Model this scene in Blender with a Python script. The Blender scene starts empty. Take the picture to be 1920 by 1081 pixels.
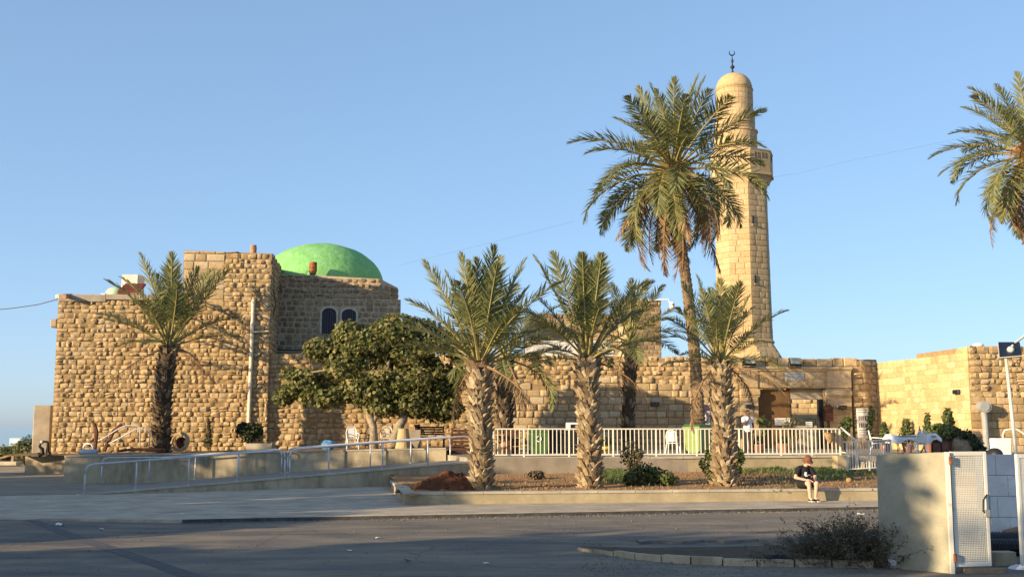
import bpy, math, random
import numpy as np
from mathutils import Vector, Matrix, noise
S = bpy.context.scene
C = S.collection
PI = math.pi
R = math.radians
# ---------------------------------------------------------------- camera, sky, sun, exposure
FPX = 2100.0
TH = math.atan(260 / FPX)
EYE = 2.1
cam = bpy.data.cameras.new('camera')
cam.sensor_width = 36
cam.lens = 36 * FPX / 1920
cam.clip_end = 60000
cam.clip_start = 0.1
camo = bpy.data.objects.new('camera', cam)
C.objects.link(camo)
camo.location = (0, 0, EYE)
camo.rotation_euler = (PI / 2 + TH, 0, 0)
S.camera = camo
SUN_EL, SUN_AZ = R(13.0), R(56.0)          # azimuth measured from -Y towards -X
TOSUN = Vector((-math.sin(SUN_AZ) * math.cos(SUN_EL), -math.cos(SUN_AZ) * math.cos(SUN_EL), math.sin(SUN_EL)))
W = bpy.data.worlds.new('World')
S.world = W
W.use_nodes = True
wn = W.node_tree
sky = wn.nodes.new('ShaderNodeTexSky')
sky.sky_type = 'NISHITA'
sky.sun_disc = False
sky.sun_elevation = SUN_EL
sky.sun_rotation = math.atan2(TOSUN.x, TOSUN.y)
sky.altitude = 0
sky.air_density = 0.6
sky.dust_density = 1.0
sky.ozone_density = 4.0
bg = wn.nodes['Background']
bg.inputs['Strength'].default_value = 0.15
gam = wn.nodes.new('ShaderNodeGamma')          # hazy evening air: the whole sky evened out alike
gam.inputs[1].default_value = 0.5
hsv = wn.nodes.new('ShaderNodeHueSaturation')
hsv.inputs['Saturation'].default_value = 1.14
hsv.inputs['Value'].default_value = 1.47
wn.links.new(sky.outputs[0], gam.inputs[0])
wn.links.new(gam.outputs[0], hsv.inputs['Color'])
wn.links.new(hsv.outputs[0], bg.inputs[0])
sl_ = bpy.data.lights.new('sun', 'SUN')
sl_.energy = 4.4
sl_.angle = R(0.5)
sl_.color = (1.0, 0.76, 0.455)
so = bpy.data.objects.new('sun', sl_)
C.objects.link(so)
so.rotation_euler = TOSUN.to_track_quat('Z', 'Y').to_euler()
so.location = (-30, -20, 40)
S.view_settings.view_transform = 'Standard'
S.view_settings.look = 'None'
S.view_settings.gamma = 1
S.view_settings.exposure = 1.12
S.view_settings.use_curve_mapping = False

rng = random.Random(7)
def rr(a, b): return rng.uniform(a, b)

# ---------------------------------------------------------------- measuring: picture direction + distance -> place
def slope(py): return math.tan(TH + math.atan((540.5 - py) / FPX))
def P(px, py, Y):
    v = (540.5 - py) / FPX
    yd = math.cos(TH) - v * math.sin(TH)
    zd = math.sin(TH) + v * math.cos(TH)
    return Vector(((px - 960) / FPX * Y / yd, Y, EYE + Y * zd / yd))
def G(px, py, z): return P(px, py, (z - EYE) / slope(py))
def L(px, py, fn):
    X = 0.0
    for _ in range(12):
        p = P(px, py, fn(X)); X = p.x
    return p

# ---------------------------------------------------------------- materials
def nmat(name): 
    m = bpy.data.materials.new(name); m.use_nodes = True
    nt = m.node_tree
    return m, nt, nt.nodes['Principled BSDF']
def node(nt, t, **kw):
    n = nt.nodes.new(t)
    for k, v in kw.items(): setattr(n, k, v)
    return n
def ramp(nt, fac, stops, interp='LINEAR'):
    r = node(nt, 'ShaderNodeValToRGB')
    e = r.color_ramp.elements
    r.color_ramp.interpolation = interp
    while len(e) < len(stops): e.new(0.5)
    for i, (p, c) in enumerate(stops):
        e[i].position = p; e[i].color = (*c, 1) if len(c) == 3 else c
    nt.links.new(fac, r.inputs[0])
    return r.outputs[0]
def mixc(nt, a, b, fac, mode='MIX'):
    m = node(nt, 'ShaderNodeMix', data_type='RGBA', blend_type=mode)
    for s, v in ((m.inputs[0], fac), (m.inputs[6], a), (m.inputs[7], b)):
        if hasattr(v, 'is_linked'): nt.links.new(v, s)
        else: s.default_value = (*v, 1) if isinstance(v, (tuple, list)) else v
    return m.outputs[2]
def tnoise(nt, scale, detail=4, rough=.6, vec=None, dist=0):
    n = node(nt, 'ShaderNodeTexNoise')
    n.inputs['Scale'].default_value = scale; n.inputs['Detail'].default_value = detail
    n.inputs['Roughness'].default_value = rough; n.inputs['Distortion'].default_value = dist
    if vec is None:
        g = node(nt, 'ShaderNodeNewGeometry'); vec = g.outputs['Position']
    nt.links.new(vec, n.inputs['Vector'])
    return n.outputs['Fac']
def pos(nt, sx=1, sy=1, sz=1):
    g = node(nt, 'ShaderNodeNewGeometry'); m = node(nt, 'ShaderNodeMapping')
    m.inputs['Scale'].default_value = (sx, sy, sz)
    nt.links.new(g.outputs['Position'], m.inputs[0])
    return m.outputs[0]
def bump(nt, b, h, strength, dist=.02):
    n = node(nt, 'ShaderNodeBump'); n.inputs['Strength'].default_value = strength; n.inputs['Distance'].default_value = dist
    nt.links.new(h, n.inputs['Height']); nt.links.new(n.outputs[0], b.inputs['Normal'])
def simple(name, col, rough=.6, metal=0, var=.12, scale=6, bmp=0, bscale=40, spec=.3):
    m, nt, b = nmat(name)
    f = tnoise(nt, scale)
    lo = tuple(max(0, c * (1 - var * 1.6)) for c in col); hi = tuple(min(1, c * (1 + var * 1.2)) for c in col)
    nt.links.new(ramp(nt, f, [(.3, lo), (.7, hi)]), b.inputs['Base Color'])
    b.inputs['Roughness'].default_value = rough; b.inputs['Metallic'].default_value = metal
    b.inputs['Specular IOR Level'].default_value = spec
    if bmp: bump(nt, b, tnoise(nt, bscale), bmp)
    return m
def rnd(nt):
    o = node(nt, 'ShaderNodeObjectInfo'); g = node(nt, 'ShaderNodeNewGeometry')
    a = node(nt, 'ShaderNodeMath', operation='ADD'); f = node(nt, 'ShaderNodeMath', operation='FRACT')
    nt.links.new(o.outputs['Random'], a.inputs[0]); nt.links.new(g.outputs['Random Per Island'], a.inputs[1])
    nt.links.new(a.outputs[0], f.inputs[0])
    return f.outputs[0]
def stone_mat(name, stops, stain=(.12, .09, .06), stain_amt=.35, bmp=.9, pit=26):
    stops = [(p, tuple(min(.75, x * 1.17) for x in c)) for p, c in stops]
    m, nt, b = nmat(name)
    c = ramp(nt, rnd(nt), stops)
    f = tnoise(nt, 9, 6, .7)
    c = mixc(nt, c, ramp(nt, f, [(.25, (.45, .42, .38)), (.55, (1, 1, 1)), (.8, (1.15, 1.12, 1.05))]), .75, 'MULTIPLY')
    f2 = tnoise(nt, .55, 5, .65)
    fr = ramp(nt, f2, [(.48, (0, 0, 0)), (.72, (stain_amt,) * 3)])
    c = mixc(nt, c, stain, fr)
    nt.links.new(c, b.inputs['Base Color'])
    b.inputs['Roughness'].default_value = .92; b.inputs['Specular IOR Level'].default_value = .12
    bump(nt, b, tnoise(nt, pit, 7, .75), bmp, .03)
    return m
M = {}
M['rough'] = stone_mat('rough_sandstone', [(0, (.33, .23, .12)), (.3, (.41, .295, .16)), (.6, (.47, .345, .19)), (.85, (.53, .405, .24)), (1, (.40, .32, .21))], stain_amt=.28)
M['ashlar'] = stone_mat('cut_sandstone', [(0, (.34, .25, .145)), (.4, (.41, .305, .175)), (.8, (.47, .36, .215)), (1, (.50, .41, .28))], bmp=.5)
M['pale'] = stone_mat('pale_minaret_stone', [(0, (.395, .29, .16)), (.5, (.435, .325, .185)), (1, (.475, .365, .22))], stain_amt=.10, bmp=.3, pit=14)
M['bright'] = stone_mat('yellow_sandstone', [(0, (.40, .285, .15)), (.4, (.465, .34, .18)), (.8, (.52, .39, .215)), (1, (.54, .43, .26))], stain_amt=.12, bmp=.5)
M['grey_stone'] = stone_mat('dark_weathered_stone', [(0, (.21, .16, .10)), (.4, (.31, .235, .15)), (.75, (.38, .295, .19)), (1, (.27, .185, .11))], stain=(.07, .055, .045), stain_amt=.5)
def mortar_mat(name, col):
    col = tuple(min(.75, x * 1.15) for x in col)
    m, nt, b = nmat(name)
    f = tnoise(nt, 5, 6, .7)
    nt.links.new(ramp(nt, f, [(.3, tuple(c * .6 for c in col)), (.7, col)]), b.inputs['Base Color'])
    b.inputs['Roughness'].default_value = .95; b.inputs['Specular IOR Level'].default_value = .1
    bump(nt, b, tnoise(nt, 40, 6, .7), .8, .03)
    return m
M['mortar'] = mortar_mat('sandy_mortar', (.37, .26, .14))
M['mortar_pale'] = mortar_mat('pale_mortar', (.52, .425, .30))
M['mortar_bright'] = mortar_mat('yellow_mortar', (.46, .335, .18))
M['mortar_min'] = mortar_mat('minaret_mortar', (.39, .285, .165))
def concrete(name, col, stain=.5, vs=(1, 1, .25), bm=.35):
    col = tuple(min(.72, x * 1.1) for x in col)
    m, nt, b = nmat(name)
    c = ramp(nt, tnoise(nt, 1.3, 7, .65), [(.3, tuple(x * .72 for x in col)), (.7, tuple(x * 1.12 for x in col))])
    st = tnoise(nt, 1.6, 6, .7, pos(nt, *vs))
    c = mixc(nt, c, tuple(x * .33 for x in col), ramp(nt, st, [(.46, (0, 0, 0)), (.68, (stain,) * 3)]))
    c = mixc(nt, c, tuple(x * .5 for x in col), ramp(nt, tnoise(nt, 7, 8, .8), [(.55, (0, 0, 0)), (.75, (.6,) * 3)]))
    c = mixc(nt, c, ramp(nt, tnoise(nt, 60, 3), [(.3, (.75,) * 3), (.7, (1.1,) * 3)]), .5, 'MULTIPLY')
    nt.links.new(c, b.inputs['Base Color'])
    b.inputs['Roughness'].default_value = .9; b.inputs['Specular IOR Level'].default_value = .2
    bump(nt, b, tnoise(nt, 45, 6, .7), bm, .02)
    return m
M['concrete'] = concrete('stained_concrete', (.46, .39, .265), .75)
M['coping'] = concrete('coping_concrete', (.46, .42, .335), .25, (1, 1, 1))
M['gatewall'] = concrete('grey_rendered_wall', (.37, .35, .26), .18, (1, 1, .6), .6)
M['planter'] = concrete('planter_render', (.40, .335, .215), .3, (1, 1, .6))
M['paving'] = concrete('pavement_concrete', (.47, .40, .305), .55, (.5, 1, 1))
M['terrace'] = concrete('terrace_paving', (.32, .28, .22), .2, (1, 1, 1))
M['plaster_grey'] = concrete('grey_plaster', (.36, .31, .24), .25, (1, 1, 1))
M['block'] = concrete('white_block_paint', (.62, .61, .60), .08, (1, 1, .6), .15)
def road_mat():
    m, nt, b = nmat('worn_asphalt')
    c = ramp(nt, tnoise(nt, .35, 6, .6, pos(nt, .45, 1, 1)), [(.3, (.12, .113, .103)), (.52, (.17, .156, .136)), (.75, (.23, .20, .16))])
    c = mixc(nt, c, ramp(nt, tnoise(nt, 70, 3, .8), [(.3, (.45,) * 3), (.7, (1.45,) * 3)]), .85, 'MULTIPLY')
    c = mixc(nt, c, ramp(nt, tnoise(nt, 14, 5, .75), [(.35, (.72,) * 3), (.65, (1.2,) * 3)]), .6, 'MULTIPLY')
    pt = node(nt, 'ShaderNodeTexVoronoi'); pt.inputs['Scale'].default_value = .16; nt.links.new(pos(nt, .6, 1.3, 1), pt.inputs['Vector'])
    c = mixc(nt, c, ramp(nt, pt.outputs['Color'], [(.2, (.74, .76, .80)), (.8, (1.15, 1.12, 1.06))]), .8, 'MULTIPLY')
    dust = ramp(nt, tnoise(nt, .8, 7, .7, pos(nt, .5, 1.4, 1)), [(.44, (0, 0, 0)), (.70, (.7,) * 3)])
    c = mixc(nt, c, (.34, .27, .18), dust)
    cr = node(nt, 'ShaderNodeTexVoronoi', feature='DISTANCE_TO_EDGE'); cr.inputs['Scale'].default_value = .35
    mp = node(nt, 'ShaderNodeMix', data_type='VECTOR')
    nt.links.new(pos(nt), mp.inputs[4])
    nz = node(nt, 'ShaderNodeTexNoise'); nz.inputs['Scale'].default_value = 1.5; nz.inputs['Detail'].default_value = 6
    nt.links.new(pos(nt), nz.inputs['Vector']); nt.links.new(nz.outputs['Color'], mp.inputs[5]); mp.inputs[0].default_value = .35
    nt.links.new(mp.outputs[1], cr.inputs['Vector'])
    c = mixc(nt, (.028, .028, .03), c, ramp(nt, cr.outputs['Distance'], [(.0, (.62,) * 3), (.006, (1,) * 3)]))
    nt.links.new(c, b.inputs['Base Color'])
    b.inputs['Roughness'].default_value = .88; b.inputs['Specular IOR Level'].default_value = .25
    bump(nt, b, tnoise(nt, 90, 4, .8), .6, .012)
    return m
M['road'] = road_mat()
def soil_mat(name, a, c_, sc=3):
    m, nt, b = nmat(name)
    c = ramp(nt, tnoise(nt, sc, 8, .7), [(.3, a), (.7, c_)])
    c = mixc(nt, c, ramp(nt, tnoise(nt, 55, 4, .8), [(.3, (.6,) * 3), (.7, (1.25,) * 3)]), .7, 'MULTIPLY')
    nt.links.new(c, b.inputs['Base Color']); b.inputs['Roughness'].default_value = .97; b.inputs['Specular IOR Level'].default_value = .08
    bump(nt, b, tnoise(nt, 35, 7, .8), 1, .05)
    return m
M['soil'] = soil_mat('red_soil', (.36, .195, .09), (.52, .32, .165))
M['mound'] = soil_mat('dark_red_soil', (.12, .05, .025), (.19, .085, .045), 6)
M['dirt'] = soil_mat('sandy_dirt', (.27, .235, .18), (.42, .37, .285), .6)
M['garden'] = soil_mat('garden_dirt', (.20, .13, .07), (.32, .22, .13), 1.2)
M['island'] = soil_mat('gritty_dirt', (.12, .10, .075), (.20, .165, .12), 2)
def leaf_mat(name, stops, trans=.35, rough=.5):
    m, nt, b = nmat(name)
    c = ramp(nt, rnd(nt), stops)
    nt.links.new(c, b.inputs['Base Color']); b.inputs['Roughness'].default_value = rough; b.inputs['Specular IOR Level'].default_value = .35
    t = node(nt, 'ShaderNodeBsdfTranslucent'); mx = node(nt, 'ShaderNodeMixShader'); mx.inputs[0].default_value = trans
    nt.links.new(c, t.inputs[0]); nt.links.new(b.outputs[0], mx.inputs[1]); nt.links.new(t.outputs[0], mx.inputs[2])
    nt.links.new(mx.outputs[0], nt.nodes['Material Output'].inputs[0])
    return m
M['palm'] = leaf_mat('palm_leaf', [(0, (.12, .14, .05)), (.4, (.165, .19, .072)), (.75, (.22, .23, .09)), (1, (.31, .285, .12))], .38)
M['palm_dead'] = leaf_mat('dry_palm_leaf', [(0, (.20, .125, .065)), (.5, (.29, .195, .105)), (1, (.37, .265, .15))], .2, .8)
M['rachis'] = simple('palm_stem', (.28, .235, .085), .6)
M['rachis_dead'] = simple('dry_palm_stem', (.24, .15, .08), .8)
M['fig'] = leaf_mat('fig_leaf', [(0, (.07, .09, .026)), (.4, (.14, .155, .045)), (.75, (.22, .215, .07)), (1, (.38, .31, .12))], .42)
M['shrub'] = leaf_mat('shrub_leaf', [(0, (.06, .09, .03)), (.6, (.11, .15, .045)), (1, (.18, .19, .06))], .35)
M['dark_shrub'] = leaf_mat('dark_shrub_leaf', [(0, (.02, .035, .015)), (.7, (.04, .06, .022)), (1, (.07, .09, .03))], .2)
M['dry_shrub'] = leaf_mat('dry_shrub_leaf', [(0, (.09, .085, .045)), (.6, (.15, .13, .065)), (1, (.22, .19, .10))], .2, .8)
M['weed'] = leaf_mat('weed_blade', [(0, (.09, .14, .04)), (.6, (.14, .20, .06)), (1, (.24, .23, .09))], .35)
M['pale_dome'] = simple('pale_green_plaster', (.42, .58, .40), .8, var=.15)
M['far_leaf'] = leaf_mat('coastal_bush_leaf', [(0, (.085, .105, .04)), (.6, (.13, .145, .05)), (1, (.19, .18, .07))], .3)
M['twig'] = simple('dry_twig', (.11, .085, .055), .9)
M['bark'] = simple('fig_bark', (.30, .245, .18), .9, var=.3, scale=8, bmp=.5)
M['trunk_bark'] = simple('tree_bark', (.18, .14, .10), .9, var=.3, bmp=.5)
M['boot'] = stone_mat('palm_leaf_base', [(0, (.16, .115, .07)), (.4, (.26, .20, .125)), (.75, (.36, .285, .185)), (1, (.44, .36, .25))], stain_amt=.2)
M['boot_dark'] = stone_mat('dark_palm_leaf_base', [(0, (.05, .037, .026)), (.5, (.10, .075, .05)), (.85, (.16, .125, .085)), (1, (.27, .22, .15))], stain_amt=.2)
M['palm_core'] = simple('palm_trunk_fibre', (.13, .085, .05), .95, var=.35, scale=14, bmp=.8, bscale=60)
M['ring_trunk'] = simple('ringed_palm_trunk', (.20, .14, .085), .95, var=.35, scale=12, bmp=.8, bscale=50)
M['white_paint'] = simple('cream_paint', (.74, .71, .60), .45, var=.05, scale=3)
M['rail_grey'] = simple('galvanised_pipe', (.55, .57, .60), .4, .3, var=.08)
M['white_plastic'] = simple('white_plastic', (.72, .73, .72), .45, var=.03)
M['white_cloth'] = simple('white_cloth', (.74, .77, .80), .8, var=.05)
M['black'] = simple('black_plastic', (.02, .02, .022), .5, var=.2)
M['dark_metal'] = simple('dark_metal', (.035, .035, .04), .45, .5, var=.2)
M['grille'] = simple('window_dark', (.018, .018, .03), .4, var=.2)
M['brown_wood'] = simple('brown_wood', (.10, .045, .025), .7, var=.4, scale=8, bmp=.3)
M['tan_wood'] = simple('tan_wood', (.33, .22, .12), .75, var=.25, scale=7, bmp=.3)
M['curtain'] = simple('brown_shutter', (.15, .085, .035), .75, var=.15, scale=2)
M['green_bin'] = simple('lime_green_plastic', (.22, .29, .10), .5, var=.08)
M['dark_green_bin'] = simple('green_plastic', (.05, .12, .04), .5, var=.15)
M['black_bin'] = simple('blue_black_plastic', (.016, .018, .028), .5, var=.15)
M['terracotta'] = simple('terracotta', (.27, .135, .095), .85, var=.2, scale=5)
M['rust'] = simple('rusty_iron', (.26, .10, .035), .85, var=.55, scale=9, bmp=.3)
M['clay'] = simple('clay_pot', (.38, .22, .13), .85, var=.2)
M['pipe_white'] = simple('weathered_white_pipe', (.75, .66, .52), .6, var=.15)
M['grey_pipe'] = simple('grey_pvc', (.30, .31, .31), .5, var=.1)
M['cable'] = simple('cable', (.06, .06, .065), .6)
M['pole'] = simple('pole_paint', (.55, .53, .47), .45, .1, var=.08)
M['solar'] = simple('solar_cells', (.012, .016, .03), .2, var=.2, spec=.6)
M['lens'] = simple('lamp_glass', (.34, .36, .30), .2, var=.1, spec=.6)
M['paper'] = simple('white_paper', (.70, .70, .69), .7, var=.04)
M['ink'] = simple('faded_ink', (.10, .09, .11), .7)
M['ink_grey'] = simple('pale_ink', (.33, .32, .33), .7)
M['purple'] = simple('dark_purple_print', (.06, .045, .085), .6)
M['plaque'] = simple('grey_marble', (.40, .42, .43), .5, var=.12, scale=20)
M['skin_light'] = simple('fair_skin', (.60, .37, .27), .55, var=.05)
M['skin_dark'] = simple('dark_skin', (.10, .048, .03), .5, var=.06)
M['black_cloth'] = simple('black_cotton', (.014, .014, .017), .85, var=.2, scale=20)
M['white_shirt'] = simple('white_cotton', (.74, .75, .78), .85, var=.04, scale=15)
M['dark_cloth'] = simple('dark_trousers', (.03, .028, .03), .85, var=.2, scale=20)
M['hat'] = simple('brown_felt', (.17, .07, .04), .85, var=.15, scale=20)
M['hair'] = simple('dark_hair', (.015, .011, .009), .7)
M['shoe'] = simple('black_canvas', (.018, .017, .018), .7)
M['rubber_white'] = simple('white_rubber', (.7, .68, .62), .6)
M['eye'] = simple('eye_dark', (.02, .015, .012), .3)
M['lip'] = simple('lip', (.36, .16, .12), .5)
M['blue_plastic'] = simple('blue_plastic_film', (.10, .26, .52), .35, var=.2, scale=14)
M['yellow_plastic'] = simple('yellow_plastic', (.55, .36, .08), .5)
M['red_tile'] = simple('red_roof_tile', (.22, .05, .035), .8, var=.3)
M['tank'] = simple('white_tank', (.62, .60, .52), .6, var=.15)
M['corrugated'] = simple('black_corrugated_pipe', (.01, .011, .016), .4, spec=.5)
M['boulder'] = stone_mat('boulder_stone', [(0, (.28, .23, .16)), (1, (.36, .30, .22))])
M['blue_tower'] = simple('hazy_blue_glass', (.42, .55, .66), .3, var=.03, scale=.1)  # fading by distant air is put into this pale blue colour
M['bust'] = simple('dark_bronze', (.02, .02, .024), .45, .3, var=.2)
def dome_mat():
    m, nt, b = nmat('green_dome_paint')
    c = ramp(nt, tnoise(nt, 1.2, 6, .65), [(.3, (.155, .40, .12)), (.55, (.195, .465, .155)), (.75, (.26, .52, .22))])
    c = mixc(nt, c, (.42, .56, .36), ramp(nt, tnoise(nt, 2.6, 8, .75, None, .8), [(.50, (0, 0, 0)), (.70, (.5,) * 3)]))
    c = mixc(nt, c, (.11, .26, .10), ramp(nt, tnoise(nt, 3.2, 7, .7, pos(nt, 1, 1, .3)), [(.58, (0, 0, 0)), (.75, (.45,) * 3)]))
    nt.links.new(c, b.inputs['Base Color']); b.inputs['Roughness'].default_value = .75; b.inputs['Specular IOR Level'].default_value = .25
    bump(nt, b, tnoise(nt, 2.2, 6, .6), .55, .12)
    return m
M['dome'] = dome_mat()
def sea_mat():
    m, nt, b = nmat('sea_water')
    b.inputs['Base Color'].default_value = (.10, .15, .17, 1); b.inputs['Roughness'].default_value = .12
    return m
M['sea'] = sea_mat()
def mesh_rust_mat():
    m, nt, b = nmat('white_gate_paint_with_rust')
    f = tnoise(nt, 3.2, 7, .7)
    c = mixc(nt, (.70, .68, .60), (.30, .15, .06), ramp(nt, f, [(.60, (0, 0, 0)), (.72, (.85,) * 3)]))
    nt.links.new(c, b.inputs['Base Color']); b.inputs['Roughness'].default_value = .55
    return m
M['gate_paint'] = mesh_rust_mat()

# ---------------------------------------------------------------- objects, parts, parents
def tag(o, label=None, cat=None, group=None, kind=None):
    if label: o['label'] = label
    if cat: o['category'] = cat
    if group: o['group'] = group
    if kind: o['kind'] = kind
    return o
def wm(o):
    return (wm(o.parent) @ o.matrix_basis) if o.parent else o.matrix_basis.copy()
def thing(name, label, cat, loc=(0, 0, 0), rz=0, group=None):
    o = bpy.data.objects.new(name, None); C.objects.link(o)
    o.empty_display_size = .2
    o.location = loc; o.rotation_euler = (0, 0, rz)
    return tag(o, label, cat, group)
def put(name, me, parent=None, mat=None):
    o = bpy.data.objects.new(name, me); C.objects.link(o)
    if parent is not None: o.parent = parent
    if mat is not None: o.matrix_basis = mat
    return o
def copy_tree(o, parent=None):
    c = o.copy(); C.objects.link(c)
    if parent is not None: c.parent = parent
    for ch in list(o.children): copy_tree(ch, c)
    return c
def mesh(name, v, f, mats, smooth=False, mi=None):
    me = bpy.data.meshes.new(name)
    me.from_pydata([tuple(x) for x in v], [], f)
    for m in (mats if isinstance(mats, (list, tuple)) else [mats]): me.materials.append(m)
    if mi is not None: me.polygons.foreach_set('material_index', mi)
    if smooth: me.polygons.foreach_set('use_smooth', [True] * len(me.polygons))
    me.update()
    return me
class MB:
    def __init__(s): s.v = []; s.f = []
    def add(s, v, f):
        n = len(s.v); s.v += [Vector(x) for x in v]; s.f += [tuple(i + n for i in q) for q in f]; return s
    def box(s, c, d, rz=0, bev=0, M4=None):
        hx, hy, hz = d[0] / 2, d[1] / 2, d[2] / 2
        b = min(bev, hx * .9, hy * .9, hz * .9)
        if b > 0:
            pts = []
            idx = {}
            for sx in (-1, 1):
                for sy in (-1, 1):
                    for sz in (-1, 1):
                        for a in range(3):
                            q = [sx * (hx - b), sy * (hy - b), sz * (hz - b)]
                            q[a] = (sx * hx, sy * hy, sz * hz)[a]
                            idx[(sx, sy, sz, a)] = len(pts); pts.append(q)
            f = []
            for a in range(3):
                o1, o2 = (a + 1) % 3, (a + 2) % 3
                for sg in (-1, 1):
                    q = []
                    for u, w in ((-1, -1), (1, -1), (1, 1), (-1, 1)):
                        k = [0, 0, 0]; k[a] = sg; k[o1] = u; k[o2] = w
                        q.append(idx[(*k, a)])
                    f.append(tuple(q if sg > 0 else q[::-1]))
            for a in range(3):      # edges along axis a
                o1, o2 = (a + 1) % 3, (a + 2) % 3
                for u in (-1, 1):
                    for w in (-1, 1):
                        k0 = [0, 0, 0]; k0[a] = -1; k0[o1] = u; k0[o2] = w
                        k1 = list(k0); k1[a] = 1
                        q = [idx[(*k0, o1)], idx[(*k1, o1)], idx[(*k1, o2)], idx[(*k0, o2)]]
                        f.append(tuple(q if u * w < 0 else q[::-1]))
            for sx in (-1, 1):
                for sy in (-1, 1):
                    for sz in (-1, 1):
                        q = [idx[(sx, sy, sz, a)] for a in range(3)]
                        f.append(tuple(q if sx * sy * sz > 0 else q[::-1]))
        else:
            pts = [(x, y, z) for x in (-hx, hx) for y in (-hy, hy) for z in (-hz, hz)]
            f = [(0, 1, 3, 2), (4, 6, 7, 5), (0, 4, 5, 1), (2, 3, 7, 6), (0, 2, 6, 4), (1, 5, 7, 3)]
        if M4 is None: M4 = Matrix.Translation(c) @ Matrix.Rotation(rz, 4, 'Z')
        return s.add([M4 @ Vector(p) for p in pts], f)
    def tube(s, pts, rad, n=8, caps=True):
        pts = [Vector(p) for p in pts]
        if not isinstance(rad, (list, tuple)): rad = [rad] * len(pts)
        k0 = len(s.v); up = None
        for i, p in enumerate(pts):
            t = (pts[min(i + 1, len(pts) - 1)] - pts[max(i - 1, 0)])
            if t.length < 1e-9: t = Vector((0, 0, 1))
            t.normalize()
            if up is None: up = t.orthogonal().normalized()
            up = (up - t * up.dot(t))
            if up.length < 1e-6: up = t.orthogonal()
            up.normalize()
            w = t.cross(up)
            for j in range(n):
                a = 2 * PI * j / n
                s.v.append(p + (up * math.cos(a) + w * math.sin(a)) * rad[i])
        for i in range(len(pts) - 1):
            for j in range(n):
                a, b = k0 + i * n + j, k0 + i * n + (j + 1) % n
                s.f.append((a, b, b + n, a + n))
        if caps:
            s.f.append(tuple(k0 + j for j in range(n))[::-1]); s.f.append(tuple(k0 + (len(pts) - 1) * n + j for j in range(n)))
        return s
    def lathe(s, prof, c=(0, 0, 0), n=24, a0=0, cap=True):
        k0 = len(s.v); c = Vector(c)
        for r, z in prof:
            for j in range(n):
                a = a0 + 2 * PI * j / n
                s.v.append(c + Vector((r * math.cos(a), r * math.sin(a), z)))
        for i in range(len(prof) - 1):
            for j in range(n):
                a, b = k0 + i * n + j, k0 + i * n + (j + 1) % n
                s.f.append((a, b, b + n, a + n))
        if cap:
            s.f.append(tuple(k0 + j for j in range(n))[::-1]); s.f.append(tuple(k0 + (len(prof) - 1) * n + j for j in range(n)))
        return s
    def ball(s, c, r, n=12, m=8):
        r = r if isinstance(r, (tuple, list)) else (r, r, r)
        k0 = len(s.v); c = Vector(c)
        for i in range(1, m):
            th = PI * i / m
            for j in range(n):
                a = 2 * PI * j / n
                s.v.append(c + Vector((r[0] * math.sin(th) * math.cos(a), r[1] * math.sin(th) * math.sin(a), r[2] * math.cos(th))))
        t = len(s.v); s.v.append(c + Vector((0, 0, r[2]))); s.v.append(c - Vector((0, 0, r[2])))
        for i in range(m - 2):
            for j in range(n):
                a, b = k0 + i * n + j, k0 + i * n + (j + 1) % n
                s.f.append((a, a + n, b + n, b))
        for j in range(n):
            s.f.append((t, k0 + j, k0 + (j + 1) % n))
            s.f.append((t + 1, k0 + (m - 2) * n + (j + 1) % n, k0 + (m - 2) * n + j))
        return s
    def prism(s, pts, z0, z1):
        n = len(pts)
        return s.add([(p[0], p[1], z0) for p in pts] + [(p[0], p[1], z1) for p in pts],
                     [tuple(range(n))[::-1], tuple(range(n, 2 * n))] + [(i, (i + 1) % n, n + (i + 1) % n, n + i) for i in range(n)])
    def build(s, name, mat, parent=None, world=True, smooth=False):
        v = s.v
        if parent is not None and world:
            inv = wm(parent).inverted(); v = [inv @ p for p in v]
        return put(name, mesh(name, v, s.f, M[mat] if isinstance(mat, str) else mat, smooth), parent)
def auto_smooth(o, deg=35):
    me = o.data
    me.polygons.foreach_set('use_smooth', [True] * len(me.polygons))
    if hasattr(me, 'set_sharp_from_angle'): me.set_sharp_from_angle(angle=R(deg))
    return o
def sheet(name, xs, ys, hf, mat, kind='structure', smooth=True):
    v = [(x, y, hf(x, y)) for y in ys for x in xs]; n = len(xs)
    f = [(j * n + i, j * n + i + 1, (j + 1) * n + i + 1, (j + 1) * n + i) for j in range(len(ys) - 1) for i in range(n - 1)]
    o = put(name, mesh(name, v, f, M[mat], smooth)); o['kind'] = kind
    return o
def lerp(a, b, t): return a + (b - a) * t
def nz(x, y=0, z=0): return noise.noise(Vector((x, y, z)))

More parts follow.
